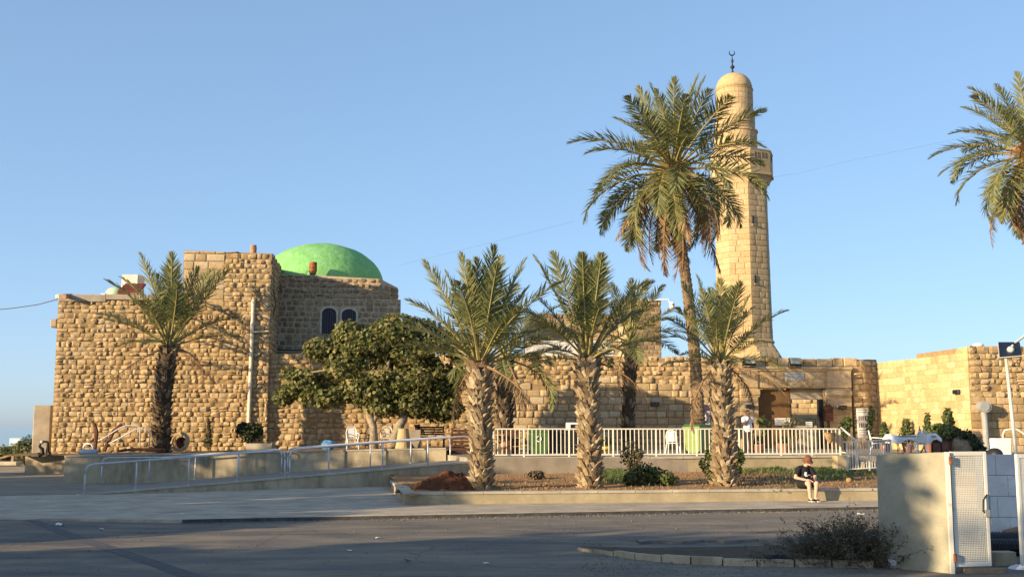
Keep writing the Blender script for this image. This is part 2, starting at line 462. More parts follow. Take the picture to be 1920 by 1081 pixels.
# ---------------------------------------------------------------- stones
def stone_variant(k, kind):
    r = random.Random(k * 31 + (0 if kind == 'rough' else 999))
    v = []; n = 4
    ins = (.0, .09) if kind == 'rough' else (.012, .03)
    sk = (r.uniform(-.08, .08), r.uniform(-.06, .06))
    cut = [(r.uniform(.03, .24) if r.random() < .7 else 0) if kind == 'rough' else .0 for _ in range(4)]
    for j in range(n):
        for i in range(n):
            x = -.5 + i / 3; z = -.5 + j / 3
            edge = i in (0, 3) or j in (0, 3); corner = i in (0, 3) and j in (0, 3)
            if kind == 'rough':
                if not edge: x += r.uniform(-.09, .09); z += r.uniform(-.09, .09)
                x += sk[0] * z; z += sk[1] * x
                if edge:
                    x *= 1 - r.uniform(*ins); z *= 1 - r.uniform(*ins)
                y = -(r.uniform(.52, .92) if edge else r.uniform(.70, 1.18))
                if corner:
                    y *= r.uniform(.6, 1.0); x *= 1 - cut[(i > 0) * 2 + (j > 0)]; z *= 1 - cut[(i > 0) * 2 + (j > 0)]
                x = max(-.5, min(.5, x)); z = max(-.5, min(.5, z))
            else:
                if edge: x *= 1 - r.uniform(*ins); z *= 1 - r.uniform(*ins)
                y = -(r.uniform(.86, .95) if edge else r.uniform(.94, 1.06))
            v.append((x, y, z))
    ring = [0, 1, 2, 3, 7, 11, 15, 14, 13, 12, 8, 4]
    k0 = len(v)
    for q in ring:
        x, y, z = v[q]; s_ = 1.05 if kind == 'rough' else 1.012
        v.append((max(-.5, min(.5, x * s_)), .1, max(-.5, min(.5, z * s_))))
    f = [(j * 4 + i, j * 4 + i + 1, (j + 1) * 4 + i + 1, (j + 1) * 4 + i) for j in range(3) for i in range(3)]
    m = len(ring)
    for a in range(m): f.append((ring[(a + 1) % m], ring[a], k0 + a, k0 + (a + 1) % m))
    return np.array(v), f
VAR = {k: [stone_variant(i, k) for i in range(24)] for k in ('rough', 'flat')}
SMESH = {}
def stone_mesh(kind, i, mat):
    key = (kind, i, mat)
    if key not in SMESH:
        v, f = VAR[kind][i]
        SMESH[key] = mesh('stone', v, f, M[mat], True)
        if kind == 'rough': SMESH[key].set_sharp_from_angle(angle=R(32))
    return SMESH[key]
def place_stones(root, items, maxp, mat, name='stone'):
    """items: (kind, 4x4 matrix world, area); the largest maxp become parts, the rest one stuff part."""
    inv = wm(root).inverted()
    items = sorted(items, key=lambda t: -t[2])
    for kind, mt, a in items[:maxp]:
        put(name, stone_mesh(kind, rng.randrange(24), mat), root, inv @ mt)
    rest = items[maxp:]
    if rest:
        vs = []; fs = []; n = 0
        for kind, mt, a in rest:
            v, f = VAR[kind][rng.randrange(24)]
            m4 = np.array(inv @ mt)
            vs.append(v @ m4[:3, :3].T + m4[:3, 3]); fs += [tuple(q + n for q in ff) for ff in f]; n += len(v)
        o = put(name + '_work', mesh(name + '_work', np.concatenate(vs).tolist(), fs, M[mat], True), root)
        if rest[0][0] == 'rough': o.data.set_sharp_from_angle(angle=R(38))
        o['kind'] = 'stuff'
def face_frame(A, B):
    u = Vector((B[0] - A[0], B[1] - A[1], 0)); Ln = u.length; u.normalize()
    nrm = Vector((u.y, -u.x, 0))
    return u, nrm, Ln
def courses(A, B, z0, top, hr, wr, kind, depth, gap=.02, skip=None, tilt=.0, out=0.0, jit=0.0, seed=1):
    r = random.Random(seed)
    u, nrm, Ln = face_frame(A, B)
    A3 = Vector((A[0], A[1], 0))
    its = []; z = z0
    tf = top if callable(top) else (lambda q: top)
    tmax = max(tf(Ln * q / 20) for q in range(21))
    while z < tmax - .06:
        h = r.uniform(*hr)
        x = -r.uniform(0, wr[0] * .5) * 0
        while x < Ln - .04:
            w = min(r.uniform(*wr), Ln - x)
            if Ln - (x + w) < wr[0] * .5: w = Ln - x
            uc, zc = x + w / 2, z + h / 2
            hh = h
            tp = tf(uc)
            if z + h > tp + h * .35: hh = tp - z
            if hh > .07 and not (skip and skip(uc, zc)):
                hs = hh - gap + r.uniform(-1, 1) * jit * .5; ws = w - gap
                d = depth * (r.uniform(.7, 1.2) if kind == 'flat' else r.choice((r.uniform(.6, .9), r.uniform(.8, 1.3), r.uniform(.8, 1.2))))
                zz = z + hh / 2 + r.uniform(-1, 1) * jit * .4
                c = A3 + u * uc + nrm * out + Vector((0, 0, zz))
                rot = Matrix((( u.x, -nrm.x, 0), (u.y, -nrm.y, 0), (0, 0, 1))).to_4x4()
                tl = Matrix.Rotation(r.uniform(-tilt, tilt), 4, 'Y') @ Matrix.Rotation(r.uniform(-tilt, tilt) * 1.5, 4, 'Z') @ Matrix.Rotation(r.uniform(-tilt, tilt), 4, 'X')
                mt = Matrix.Translation(c) @ rot @ tl @ Matrix.Diagonal((ws, d, max(.05, hs), 1))
                if kind == 'rough' and r.random() < .018: x += w; continue
                if kind == 'rough' and hs > .2 and r.random() < .12:
                    k_ = r.uniform(.35, .65)
                    for f_, o_ in ((k_, -.5 + k_ / 2), (1 - k_, k_ / 2)):
                        its.append((kind, mt @ Matrix.Translation((r.uniform(-.06, .06), 0, o_)) @ Matrix.Diagonal((r.uniform(.8, 1), 1, f_ * .94, 1)), ws * hs * f_))
                else: its.append((kind, mt, ws * hs))
            x += w
        z += h
    return its
def core_box(name, label, cat, A, B, z0, top, thick, mat, n=24, out=0.0, jag=0.0):
    """wall core from A to B with a top profile; returned object is the thing, its children are its stones"""
    u, nrm, Ln = face_frame(A, B)
    tf = top if callable(top) else (lambda q: top)
    o0 = Vector((A[0], A[1], 0))
    v = []; f = []
    for i in range(n + 1):
        q = Ln * i / n; t = tf(q) + (rr(-jag, jag) if jag else 0)
        for d in (out, -thick):
            p = u * q + nrm * d
            v += [(p.x, p.y, z0), (p.x, p.y, t)]
    for i in range(n):
        a, b = i * 4, i * 4 + 4
        f += [(a, b, b + 1, a + 1), (a + 2, a + 3, b + 3, b + 2), (a + 1, b + 1, b + 3, a + 3), (a, a + 2, b + 2, b)]
    f += [(0, 1, 3, 2), (n * 4, n * 4 + 2, n * 4 + 3, n * 4 + 1)]
    o = put(name, mesh(name, v, f, M[mat])); o.location = o0
    return tag(o, label, cat)
# ================================================================ SETTING
def hgt(x, y):
    d = max(0, y - 74) / 55
    h = -21.0 * (d * d * (3 - 2 * d) if d < 1 else 1)
    if y > 100 and x < -.47 * y - 60: h -= 6 * min(1, (-.47 * y - 60 - x) / 60)
    return h - .012
xs = [-4000, -2000, -1200, -800, -560, -400, -300, -220, -160, -120, -90, -70, -55, -45, -38, -32, -27, -22, -17, -12, -6, 0, 6, 12, 18, 25, 35, 50, 80, 150, 400, 1500]
ys = [-3000, -1000, -300, -100, -40, -15, 0, 8, 16, 24, 32, 40, 48, 56, 62, 68, 73, 78, 84, 90, 97, 105, 114, 122, 130, 150, 200, 300, 500, 900, 1500]
sheet('ground', xs, ys, hgt, 'dirt')
sea = put('sea', mesh('sea', [(-40000, 120, -23), (20000, 120, -23), (20000, 50000, -23), (-40000, 50000, -23)], [(0, 1, 2, 3)], M['sea'])); sea['kind'] = 'structure'

# road: one asphalt sheet, its far edge along the kerb
SW = .10                                   # pavement level
kL, kR = G(330, 980, .0), G(1650, 954.5, .0)
def kerb_y(x): return kL.y + (x - kL.x) * (kR.y - kL.y) / (kR.x - kL.x)
rxs = [-80, -50, -30, -20, -14, -10, -7.4, -4, 0, 4, 8, 12, 20, 40, 90]
v = []; f = []
for x in rxs:
    yy = kerb_y(x) - .01 if x > -7.5 else kerb_y(-7.4) + (-7.4 - x) * .22
    for y in (-30, 0, 10, 18, yy - .02): v.append((x, y, 0.0))
for i in range(len(rxs) - 1):
    for j in range(4): f.append((i * 5 + j, (i + 1) * 5 + j, (i + 1) * 5 + j + 1, i * 5 + j + 1))
road = put('road', mesh('road', v, f, M['road'])); road['kind'] = 'structure'
# dark strip curving across the road, lower left
pts = [G(-60, 935, 0), G(0, 951, 0), G(60, 975, 0), G(120, 998, 0), G(190, 1022, 0), G(280, 1052, 0), G(345, 1074, 0), G(420, 1100, 0)]
v = []; f = []
for i, p in enumerate(pts):
    w = .07 + .03 * math.sin(i * 2.1)
    v += [(p.x - .14, p.y - w, .004), (p.x + .14, p.y + w * .6, .004)]
for i in range(len(pts) - 1): f.append((2 * i, 2 * i + 2, 2 * i + 3, 2 * i + 1))
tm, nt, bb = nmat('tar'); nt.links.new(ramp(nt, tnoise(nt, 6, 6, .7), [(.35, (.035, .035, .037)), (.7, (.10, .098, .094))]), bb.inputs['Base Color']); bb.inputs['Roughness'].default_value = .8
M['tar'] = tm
tj = put('road_joint', mesh('road_joint', v, f, tm)); tj['kind'] = 'structure'

# pavement with a low kerb, fading into the lot on the left
PWL, PWR = G(760, 945, SW), G(1645, 937, SW)       # foot of the planter wall
def plan_y(x): return PWL.y + (x - PWL.x) * (PWR.y - PWL.y) / (PWR.x - PWL.x)
RL, RR = G(180, 925, SW * .4), P(880, 862, 39.9)    # ramp front line
RFY0, RFY1 = 35.6, 39.9
def ramp_y(x): return lerp(RFY0, RFY1, (x + 13.2) / (13.2 - 1.5))
v = []; f = []
xs2 = [-16, -13.5, -11, -9, -7.4, -5, -2.5, 0, 3, 6, 9, 11.5, 14, 20]
for x in xs2:
    h = SW * max(0, min(1, (x + 13) / 7))
    ky = kerb_y(x) if x > -7.4 else kerb_y(-7.4) + (-7.4 - x) * .22
    yb = max(ramp_y(min(x, -1.5)), plan_y(x) + 1.5) + .3
    for q, y in enumerate((ky, ky + .02, ky + .14, lerp(ky, yb, .4), lerp(ky, yb, .7), yb)):
        v.append((x, y, -.05 if q == 0 else max(h, .006) * (.92 if q == 1 else 1)))
for i in range(len(xs2) - 1):
    for j in range(5): f.append((i * 6 + j, (i + 1) * 6 + j, (i + 1) * 6 + j + 1, i * 6 + j + 1))
gu = MB()  # dark strip along kerb foot and face: painted kerb shade plus asphalt gap
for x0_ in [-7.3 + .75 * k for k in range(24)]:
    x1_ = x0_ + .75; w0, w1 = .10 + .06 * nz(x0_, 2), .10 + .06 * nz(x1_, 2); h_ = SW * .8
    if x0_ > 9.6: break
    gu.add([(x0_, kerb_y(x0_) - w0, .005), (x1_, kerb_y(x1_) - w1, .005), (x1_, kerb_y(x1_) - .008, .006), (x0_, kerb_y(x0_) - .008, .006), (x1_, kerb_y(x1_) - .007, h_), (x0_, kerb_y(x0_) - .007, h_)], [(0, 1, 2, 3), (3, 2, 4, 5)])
kerb_shade_and_tar = gu.build('gutter', 'tar'); kerb_shade_and_tar['kind'] = 'structure'
pv = put('pavement', mesh('pavement', v, f, M['paving'])); pv['kind'] = 'structure'
# ---------------- planter: wall with coping slabs, soil behind
def strip_wall(name, label, A, B, z0, zt0, zt1, thick, mat, cop=None, cop_h=.07, over=.03, nslab=10, cat='wall', gap=.012):
    u, nrm, Ln = face_frame(A, B)
    o = core_box(name, label, cat, A, B, z0, lambda q: lerp(zt0, zt1, q / Ln) - cop_h, thick, mat, n=30)
    if cop:
        for i in range(nslab):
            a, b = Ln * i / nslab + gap / 2, Ln * (i + 1) / nslab - gap / 2
            za, zb = lerp(zt0, zt1, a / Ln), lerp(zt0, zt1, b / Ln)
            j1 = rr(-.004, .004)
            vs = []
            for q, zz in ((a, za), (b, zb)):
                for d in (over + j1, -thick - .01):
                    p = u * q + nrm * d
                    vs += [(p.x, p.y, zz - cop_h + .003), (p.x, p.y, zz + j1)]
            put('coping_slab', mesh('coping_slab', vs, [(0, 4, 5, 1), (2, 3, 7, 6), (1, 5, 7, 3), (0, 2, 6, 4), (0, 1, 3, 2), (4, 6, 7, 5)], M[cop]), o)
    return o
PT = P(760, 922, PWL.y).z
A, B = (PWL.x, PWL.y), (14.5, plan_y(14.5))
strip_wall('planter_wall', 'long low rendered seat wall with pale coping along the pavement, red soil behind', A, B, -.1, PT, PT + .02, .30, 'planter', 'coping', .07, .03, 17)
bk = G(733, 917, SW)
strip_wall('planter_end_wall', 'short slanting end of the low planter wall beside the ramp', (bk.x, bk.y), (A[0] - .012, A[1] + .012), -.1, PT - .02, PT, .26, 'planter', 'coping', .07, .03, 3)
TWY0, TWY1 = 40.75, 42.85            # terrace wall line (X -1.5 .. 12.9)
def terr_y(x): return lerp(TWY0, TWY1, (x - .1) / 12.4)
def soil_h(x, y):
    t = min(1, max(0, (y - plan_y(x)) / 9))
    return PT - .05 + t * .10 + .04 * nz(x * .8, y * .8) + .03 * nz(x * 2.6, y * 2.6, 4)
xsS = [-4.4 + .3 * i for i in range(int(20.5 / .3))]
v = []; f = []
nS = 26
for x in xsS:
    y0 = plan_y(x) + .28 if x > PWL.x + .3 else lerp(bk.y, PWL.y, (x - bk.x) / (PWL.x - bk.x)) + .3
    y1 = terr_y(x) + .1 if x > -1.4 else ramp_y(x) + .1
    for j in range(nS):
        y = lerp(y0, y1, j / (nS - 1)); v.append((x, y, soil_h(x, y)))
for i in range(len(xsS) - 1):
    for j in range(nS - 1): f.append((i * nS + j, (i + 1) * nS + j, (i + 1) * nS + j + 1, i * nS + j + 1))
so_ = put('planter_soil', mesh('planter_soil', v, f, M['soil'], True)); so_['kind'] = 'structure'

# ---------------- ramp
RX0, RX1 = -13.3, -1.45
def ramp_z(x): return .03 + .86 * min(1, max(0, (x - RX0) / (RX1 - RX0)))
A, B = (RX0, ramp_y(RX0)), (RX1, ramp_y(RX1))
rw = strip_wall('ramp_wall', 'stained concrete front wall of the long access ramp', A, B, -.15, .035, .90, .22, 'concrete', 'coping', .05, .035, 16)
def back_y(x): return lerp(43.2, 44.6, (x + 17) / 14.4)
xsr = [RX0 - .6 + i * .495 for i in range(26)]
v = []; f = []
for x in xsr:
    y0, y1 = ramp_y(x) + .21, back_y(x) + .1
    for j in range(6): v.append((x, lerp(y0, y1, j / 5), ramp_z(x) + (0.0 if x > RX0 else -.03)))
for i in range(len(xsr) - 1):
    for j in range(5): f.append((i * 6 + j, (i + 1) * 6 + j, (i + 1) * 6 + j + 1, i * 6 + j + 1))
def tile_mat():
    m, nt, b = nmat('ramp_tiles')
    br = node(nt, 'ShaderNodeTexBrick'); br.inputs['Scale'].default_value = 2.6; br.inputs['Mortar Size'].default_value = .03
    br.inputs['Color1'].default_value = (.25, .225, .19, 1); br.inputs['Color2'].default_value = (.30, .27, .225, 1); br.inputs['Mortar'].default_value = (.12, .11, .10, 1)
    nt.links.new(pos(nt), br.inputs['Vector'])
    nt.links.new(br.outputs['Color'], b.inputs['Base Color']); b.inputs['Roughness'].default_value = .9
    return m
M['tiles'] = tile_mat()
rp = put('ramp_path', mesh('ramp_path', v, f, M['tiles'])); rp['kind'] = 'structure'

# ---------------- retaining wall of the garden behind the ramp and its lower continuation on the left
A, B = (-17.05, back_y(-17.05)), (-2.6, back_y(-2.6))
strip_wall('garden_wall', 'long weathered concrete retaining wall behind the ramp handrails', A, B, -.2, 1.03, 1.30, .25, 'concrete', 'coping', .06, .03, 18)
strip_wall('garden_wall_return', 'left end face of the garden retaining wall turning back to the mosque', (-17.02, 51.2), (-17.08, 43.24), -.2, 1.0, 1.03, .25, 'concrete', 'coping', .06, .03, 8)
lw0, lw1 = G(46, 886, 0), P(128, 888, 51.4)
strip_wall('low_garden_wall', 'low concrete wall running left from the retaining wall corner', (lw0.x, lw0.y), (-17.35, 51.1), -.3, P(46, 855, lw0.y).z, P(126, 852, 51.1).z, .25, 'concrete', 'coping', .05, .02, 6)
# garden ground up to the old walls
def gard_z(x): return lerp(.93, 1.26, min(1, max(0, (x + 21) / 18)))
xsg = [-23 + i * .6 for i in range(36)]
v = []; f = []
for x in xsg:
    y0 = back_y(x) + .2 if x > -16.9 else 51.5
    for j in range(10):
        y = lerp(y0, 58, j / 9); v.append((x, y, gard_z(x) - .05 + .03 * nz(x, y) - (.06 if j == 0 else 0)))
for i in range(len(xsg) - 1):
    if xsg[i] > -2.7: continue
    for j in range(9): f.append((i * 10 + j, (i + 1) * 10 + j, (i + 1) * 10 + j + 1, i * 10 + j + 1))
gg = put('garden_ground', mesh('garden_ground', v, f, M['garden'], True)); gg['kind'] = 'structure'
# terrace in front of the gate
TZ = 1.04
A, B = (RX1 + .05, terr_y(RX1 + .05)), (12.75, terr_y(12.75))
strip_wall('terrace_wall', 'cracked low wall carrying the white railing behind the planter soil', A, B, -.1, TZ - .01, TZ + .02, .28, 'planter', 'coping', .09, .06, 22)
mb = MB().prism([(-2.55, back_y(-2.55) + .1), (RX1, ramp_y(RX1) + .25), (12.75, terr_y(12.75) + .25), (13.0, terr_y(13) + .3), (13.3, 43.4), (32, 44.5), (32, 64), (-2.55, 62)], .3, TZ - .02)
t_ = mb.build('terrace', 'terrace'); t_['kind'] = 'structure'
mb = MB().prism([(12.95, 39.2), (32, 39.9), (32, 44.45), (13.32, 43.35)], -.1, .56)
t_ = mb.build('lower_terrace', 'terrace'); t_['kind'] = 'structure'
mb = MB().prism([(13.3, 42.4), (32, 43.3), (32, 44.3), (13.35, 43.3)], .57, .80)
t_ = mb.build('terrace_steps', 'terrace'); t_['kind'] = 'structure'
# rendered end pier below the stairs rail
p0 = P(1573, 880, 41.4)
tag(MB().box((p0.x + .1, 41.6, .75), (.42, .5, .66), .1, .03).build('end_pier', 'planter'), 'stubby cream pier at the end of the white railing', 'pier')

# ================================================================ OLD MOSQUE WALLS
SLOPE = .12
def fyT(x): return 52.85 + (x + 21.8) * SLOPE           # tower face
def fyW(x): return fyT(x) + .30                         # long wall face, set back
ANG = math.atan(SLOPE)
TX0, TX1 = -21.55, -11.72
bx = L(345, 468, fyT).x                                  # left edge of the raised block
ztL = P(112, 551, fyT(TX0)).z; ztB = P(345, 468, fyT(bx)).z; ztB2 = P(505, 474, fyT(TX1)).z
Lt = (TX1 - TX0) / math.cos(ANG); ub = (bx - TX0) / math.cos(ANG)
def tower_top(q):
    if q < ub: return ztL - .02 * q
    return lerp(ztB, ztB2, (q - ub) / (Lt - ub))
A, B = (TX0, fyT(TX0)), (TX1, fyT(TX1))
# the tower body is a box plus a raised block, built as one core mesh
tower = None
def tower_core():
    u, nrm, Ln = face_frame(A, B)
    cols = [0, ub * .3, ub * .7, ub - .001, ub, lerp(ub, Ln, .5), Ln]
    dep = 9.0
    v = []; f = []
    for q in cols:
        t = tower_top(q if q != ub else ub + .001)
        for d in (.002, -dep):
            p = u * q + nrm * d
            v += [(p.x, p.y, -.3), (p.x, p.y, t - .03)]
    n = len(cols)
    for i in range(n - 1):
        a, b = i * 4, i * 4 + 4
        f += [(a, b, b + 1, a + 1), (a + 2, a + 3, b + 3, b + 2), (a + 1, b + 1, b + 3, a + 3)]
    f += [(0, 1, 3, 2), ((n - 1) * 4, (n - 1) * 4 + 2, (n - 1) * 4 + 3, (n - 1) * 4 + 1)]
    o = put('stone_tower', mesh('stone_tower', v, f, M['mortar'])); o.location = (A[0], A[1], 0)
    return tag(o, 'broad sandstone tower of rough blocks with a raised right end, left of the green dome', 'tower')
tower = tower_core()
ash_x0, ash_x1 = ub, ub + 1.95
its = courses(A, B, .75, tower_top, (.17, .28), (.20, .50), 'rough', .13, .018, skip=lambda q, z: (ash_x0 < q < ash_x1 and z > ztL - .55), tilt=.10, out=-.045, jit=.035, seed=3)
place_stones(tower, its, 300, 'rough')
u_, n_, l_ = face_frame(A, B)
A2 = Vector((A[0], A[1], 0)) + u_ * ash_x0; B2 = Vector((A[0], A[1], 0)) + u_ * ash_x1
its = courses((A2.x, A2.y), (B2.x, B2.y), ztL - .55, lambda q: ztB - .05, (.36, .50), (.45, .8), 'flat', .05, .045, out=-.01, seed=4)
place_stones(tower, its, 40, 'ashlar', 'cut_stone')
# right flank of the tower (seen as a sliver) 
A3 = Vector((B[0], B[1], 0)); B3 = A3 - n_ * 4.5
its = courses((A3.x, A3.y), (B3.x, B3.y), 5.6, ztB2, (.22, .32), (.3, .55), 'rough', .12, .03, tilt=.06, out=-.05, seed=5)
place_stones(tower, its, 60, 'rough')
# top cap stones on the raised block
# plaster band at the top left
vb = []
pb = MB()
for q0, q1, h in ((0.02, 2.2, .34), (2.2, ub - .02, .26)):
    c = Vector((A[0], A[1], 0)) + u_ * (q0 + q1) / 2 + n_ * .06
    pb.box((c.x, c.y, ztL - h / 2 - .02 + .015 * q0), (q1 - q0 - .004, .12, h), ANG, .02)
pb.build('plaster_band', 'plaster_grey', tower)
# rear pillar at the left corner
pp0, pp1 = P(80, 768, 55.0), P(80, 850, 55.0)
mb = MB()
c = P(80, 810, 55.4)
mb.box((c.x + .02, 55.5, 1.3), (.82, .9, (pp0.z - .2) * 1.0 + 1.0), ANG, .04)
tag(mb.build('wall_buttress', 'plaster_grey'), 'plain grey plastered buttress at the left corner of the stone tower', 'buttress')

# ---------------------------------------------------------------- long boundary wall
WX0, WX1 = TX1 - .1, L(1386, 700, fyW).x
zW = P(990, 665, fyW(.8)).z
Lw = (WX1 - WX0) / math.cos(ANG)
def wall_top(q): return zW + .05 * math.sin(q * .9) + .04 * nz(q * 1.7, 3)
A, B = (WX0, fyW(WX0)), (WX1, fyW(WX1))
bwall = core_box('boundary_wall', 'long golden wall of squared old stones between the tower and the gate', 'wall', A, B, .5, lambda q: wall_top(q) - .06, .8, 'mortar', n=60, jag=.02, out=.006)
qs = (L(950, 740, fyW).x - WX0)
flat_zone = lambda q, z: q > qs + .3 * math.sin(z * 3) and z < zW - 1.35 + .25 * math.sin(q * .8)
its = courses(A, B, .95, wall_top, (.20, .31), (.24, .54), 'rough', .13, .018, skip=flat_zone, tilt=.10, out=-.045, jit=.05, seed=11)
its2 = courses(A, B, .95, lambda q: zW - 1.0, (.28, .36), (.40, .80), 'flat', .06, .028, skip=lambda q, z: not flat_zone(q, z), out=0, jit=.012, seed=12)
place_stones(bwall, its, 200, 'rough')
place_stones(bwall, its2, 100, 'ashlar', 'cut_stone')

# ---------------------------------------------------------------- domed hall
def fyD(x): return 58.0 + (x + 12) * SLOPE
DX0, DX1 = -12.6, L(751, 600, fyD).x
zl = P(650, 560, fyD(-9)).z
A, B = (DX0, fyD(DX0)), (DX1, fyD(DX1))
hall = core_box('domed_hall', 'grey stone hall with two arched windows under a bright green dome', 'hall', A, B, 1, zl, 9, 'mortar_pale', n=4)
LD = (DX1 - DX0) / math.cos(ANG)
wins = []
for x0, x1, y0, y1 in ((604, 631, 577, 625), (641, 668, 579, 627)):
    a, b = L(x0, y0, fyD), L(x1, y0, fyD)
    wins.append(((a.x - DX0) / math.cos(ANG), (b.x - DX0) / math.cos(ANG), L(x0, y1, fyD).z, a.z))
def in_win(q, z):
    for a, b, z0, z1 in wins:
        if a - .17 < q < b + .17 and z0 - .12 < z < z1 + .12: return True
    return False
its = courses(A, B, 5.0, zl - .02, (.22, .32), (.24, .50), 'rough', .035, .07, skip=in_win, tilt=.03, jit=.06, seed=21)
# octagonal upper storey, chamfered on the right
uD, nD, _ = face_frame(A, B)
def oct_pt(q, d): 
    p = Vector((A[0], A[1], 0)) + uD * q - nD * d; return (p.x, p.y)
cx = (L(713, 540, fyD).x - DX0) / math.cos(ANG)
zo0 = P(520, 511, fyD(-12)).z; zo1 = P(712, 522, fyD(-7.2)).z
O = [oct_pt(0, .12), oct_pt(cx, .12), oct_pt(LD - .12, 2.1), oct_pt(LD - .12, 7), oct_pt(cx, 8.8), oct_pt(0, 8.8)]
vv = [(*p, zl - .3) for p in O] + [(p[0], p[1], z) for p, z in zip(O, (zo0, zo1, zo1 - .22, zo1 - .22, zo1 - .1, zo0))]
inv = wm(hall).inverted()
o = put('upper_storey', mesh('upper_storey', [inv @ Vector(p) for p in vv], [(i, (i + 1) % 6, 6 + (i + 1) % 6, 6 + i) for i in range(6)] + [tuple(range(6, 12))], M['mortar_pale']), hall)
its += courses(O[0], O[1], zl - .02, lambda q: lerp(zo0, zo1, q / cx) - .05, (.22, .30), (.25, .5), 'rough', .11, .05, tilt=.06, out=-.02, jit=.05, seed=22)
its += courses(O[1], O[2], zl - .02, zo1 - .25, (.24, .32), (.3, .55), 'flat', .06, .06, tilt=.02, seed=23)
place_stones(hall, its, 300, 'grey_stone')
# windows
M['bar_blue'] = simple('window_bar_paint', (.10, .10, .14), .5)
M['frame_pale'] = mortar_mat('window_surround', (.66, .58, .45))
for a, b, z0, z1 in wins:
    w = b - a; r_ = w / 2; zs = z1 - r_ * .75
    prof = [(a, z0), (b, z0)] + [((a + b) / 2 + r_ * math.cos(t), zs + r_ * .75 * math.sin(t)) for t in [PI * k / 10 for k in range(11)]]
    def to3(q, z, d): 
        p = Vector((A[0], A[1], z)) + uD * q + nD * d; return p
    n = len(prof)
    inv = wm(hall).inverted()
    pane = put('window', mesh('window', [inv @ to3(q, z, .012) for q, z in prof], [tuple(range(n))], M['grille']), hall)
    grow = lambda k: [((a + b) / 2 + (q - (a + b) / 2) * (1 + k / w * 2), z0 + (z - z0) * (1 + k / (z1 - z0))) for q, z in prof]
    g2 = grow(.10)
    vs = [to3(q, z, .075) for q, z in prof] + [to3(q, z, .075) for q, z in g2] + [to3(q, z, 0) for q, z in prof]
    fr = put('window_frame', mesh('window_frame', [inv @ p for p in vs], [(i, i + n, (i + 1) % n + n, (i + 1) % n) for i in range(0, n)] + [(i, (i + 1) % n, (i + 1) % n + 2 * n, i + 2 * n) for i in range(n)], M['frame_pale']), pane)
    for k in range(6):
        q = a + w * (k + .5) / 6
        zt = zs + r_ * .75 * math.sqrt(max(0, 1 - ((q - (a + b) / 2) / r_) ** 2)) - .01
        m_ = MB(); m_.tube([to3(q, z0, .05), to3(q, zt, .05)], .016, 5); m_.build('window_bar', 'bar_blue', pane)
# dome
dc = P(605, 480, 62.6); DR = 116 / FPX * 62.6
zt_ = P(602, 457, 62.6).z; zb_ = zt_ - 80 / FPX * 62.6
prof = [(DR, zb_ - .5)] + [(DR * math.cos(t), zb_ + (zt_ - zb_ - .03) * math.sin(t)) for t in [PI / 2 * k / 21 for k in range(21)]] + [(.25, zt_ - .01), (.01, zt_ + .03)]
mb = MB(); mb.lathe(prof, (dc.x, 62.6, 0), 64)
for p in mb.v:
    k = .035 * nz(p.x * .9, p.y * .9, p.z * .9) + .015 * nz(p.x * 3, p.y * 3, p.z * 3)
    d = Vector((p.x - dc.x, p.y - 62.6, (p.z - zb_))); 
    if d.length > .1: p += d.normalized() * k
mb.build('dome', 'dome', hall, smooth=True)
# rusty vent drum standing on the parapet
q = P(587, 505, 58.6)
t = thing('rusty_chimney', 'rusty round chimney pipe on the parapet in front of the green dome', 'chimney', (q.x, 58.6, zo0 - .12))
zz = zo0 - .12
mb = MB().lathe([(.17, .0), (.17, .12), (.205, .14), (.205, .62), (.185, .64), (.185, .50)], (q.x, 58.6, zz + .12), 14); mb.build('barrel', 'rust', t, smooth=False)
MB().tube([(q.x - .02, 58.35, zz + .10), (q.x - .02, 58.75, zz + .14)], [.11, .11], 12).build('elbow', 'black', t)
MB().tube([(q.x - .3, 58.5, zz - .02), (q.x - .36, 58.5, zz + .22), (q.x - .2, 58.5, zz + .3), (q.x - .12, 58.5, zz + .1)], .018, 6).build('bracket', 'dark_metal', t)

# ---------------------------------------------------------------- minaret
MY = 65.0
def mz(py): return P(1390, py, MY).z
def mx(px, py): return P(px, py, MY).x
minaret = thing('minaret', 'tall octagonal sandstone minaret with a gallery, round top and crescent', 'minaret', (mx(1402, 700), MY, 1.0))
def octo(cx_, r_, z, a0=R(4)):
    return [Vector((cx_ + r_ * math.sin(a0 + R(45) * k), MY - r_ * math.cos(a0 + R(45) * k), z)) for k in range(8)]
def loft(name, rings, mat, root=minaret, cap=True, smooth=False):
    mb = MB(); n = len(rings[0])
    mb.v = [p for r_ in rings for p in r_]
    for i in range(len(rings) - 1):
        for j in range(n): mb.f.append((i * n + j, i * n + (j + 1) % n, (i + 1) * n + (j + 1) % n, (i + 1) * n + j))
    if cap: mb.f += [tuple(range(n))[::-1], tuple((len(rings) - 1) * n + j for j in range(n))]
    return mb.build(name, mat, root, smooth=smooth)
sc_ = MY / FPX
zS0, zS1 = mz(642), mz(352)
R0, R1 = 53.5 * sc_, 50.0 * sc_
c0, c1 = mx(1397, 642), mx(1389, 352)
loft('pedestal', [octo(mx(1411, 668) , 58 * sc_, 1.0), octo(mx(1411, 668), 58 * sc_, mz(672)), octo(c0, R0 + .02, zS0 - .06)], 'mortar_min')
loft('base_moulding', [octo(c0, R0 + .02, zS0 - .08), octo(c0, R0 + .1, zS0 - .02), octo(c0, R0 + .1, zS0 + .08), octo(c0, R0, zS0 + .14)], 'pale')
loft('shaft', [octo(c0, R0 - .03, zS0), octo(c1, R1 - .03, zS1)], 'mortar_min')
its = []
r_ = random.Random(5)
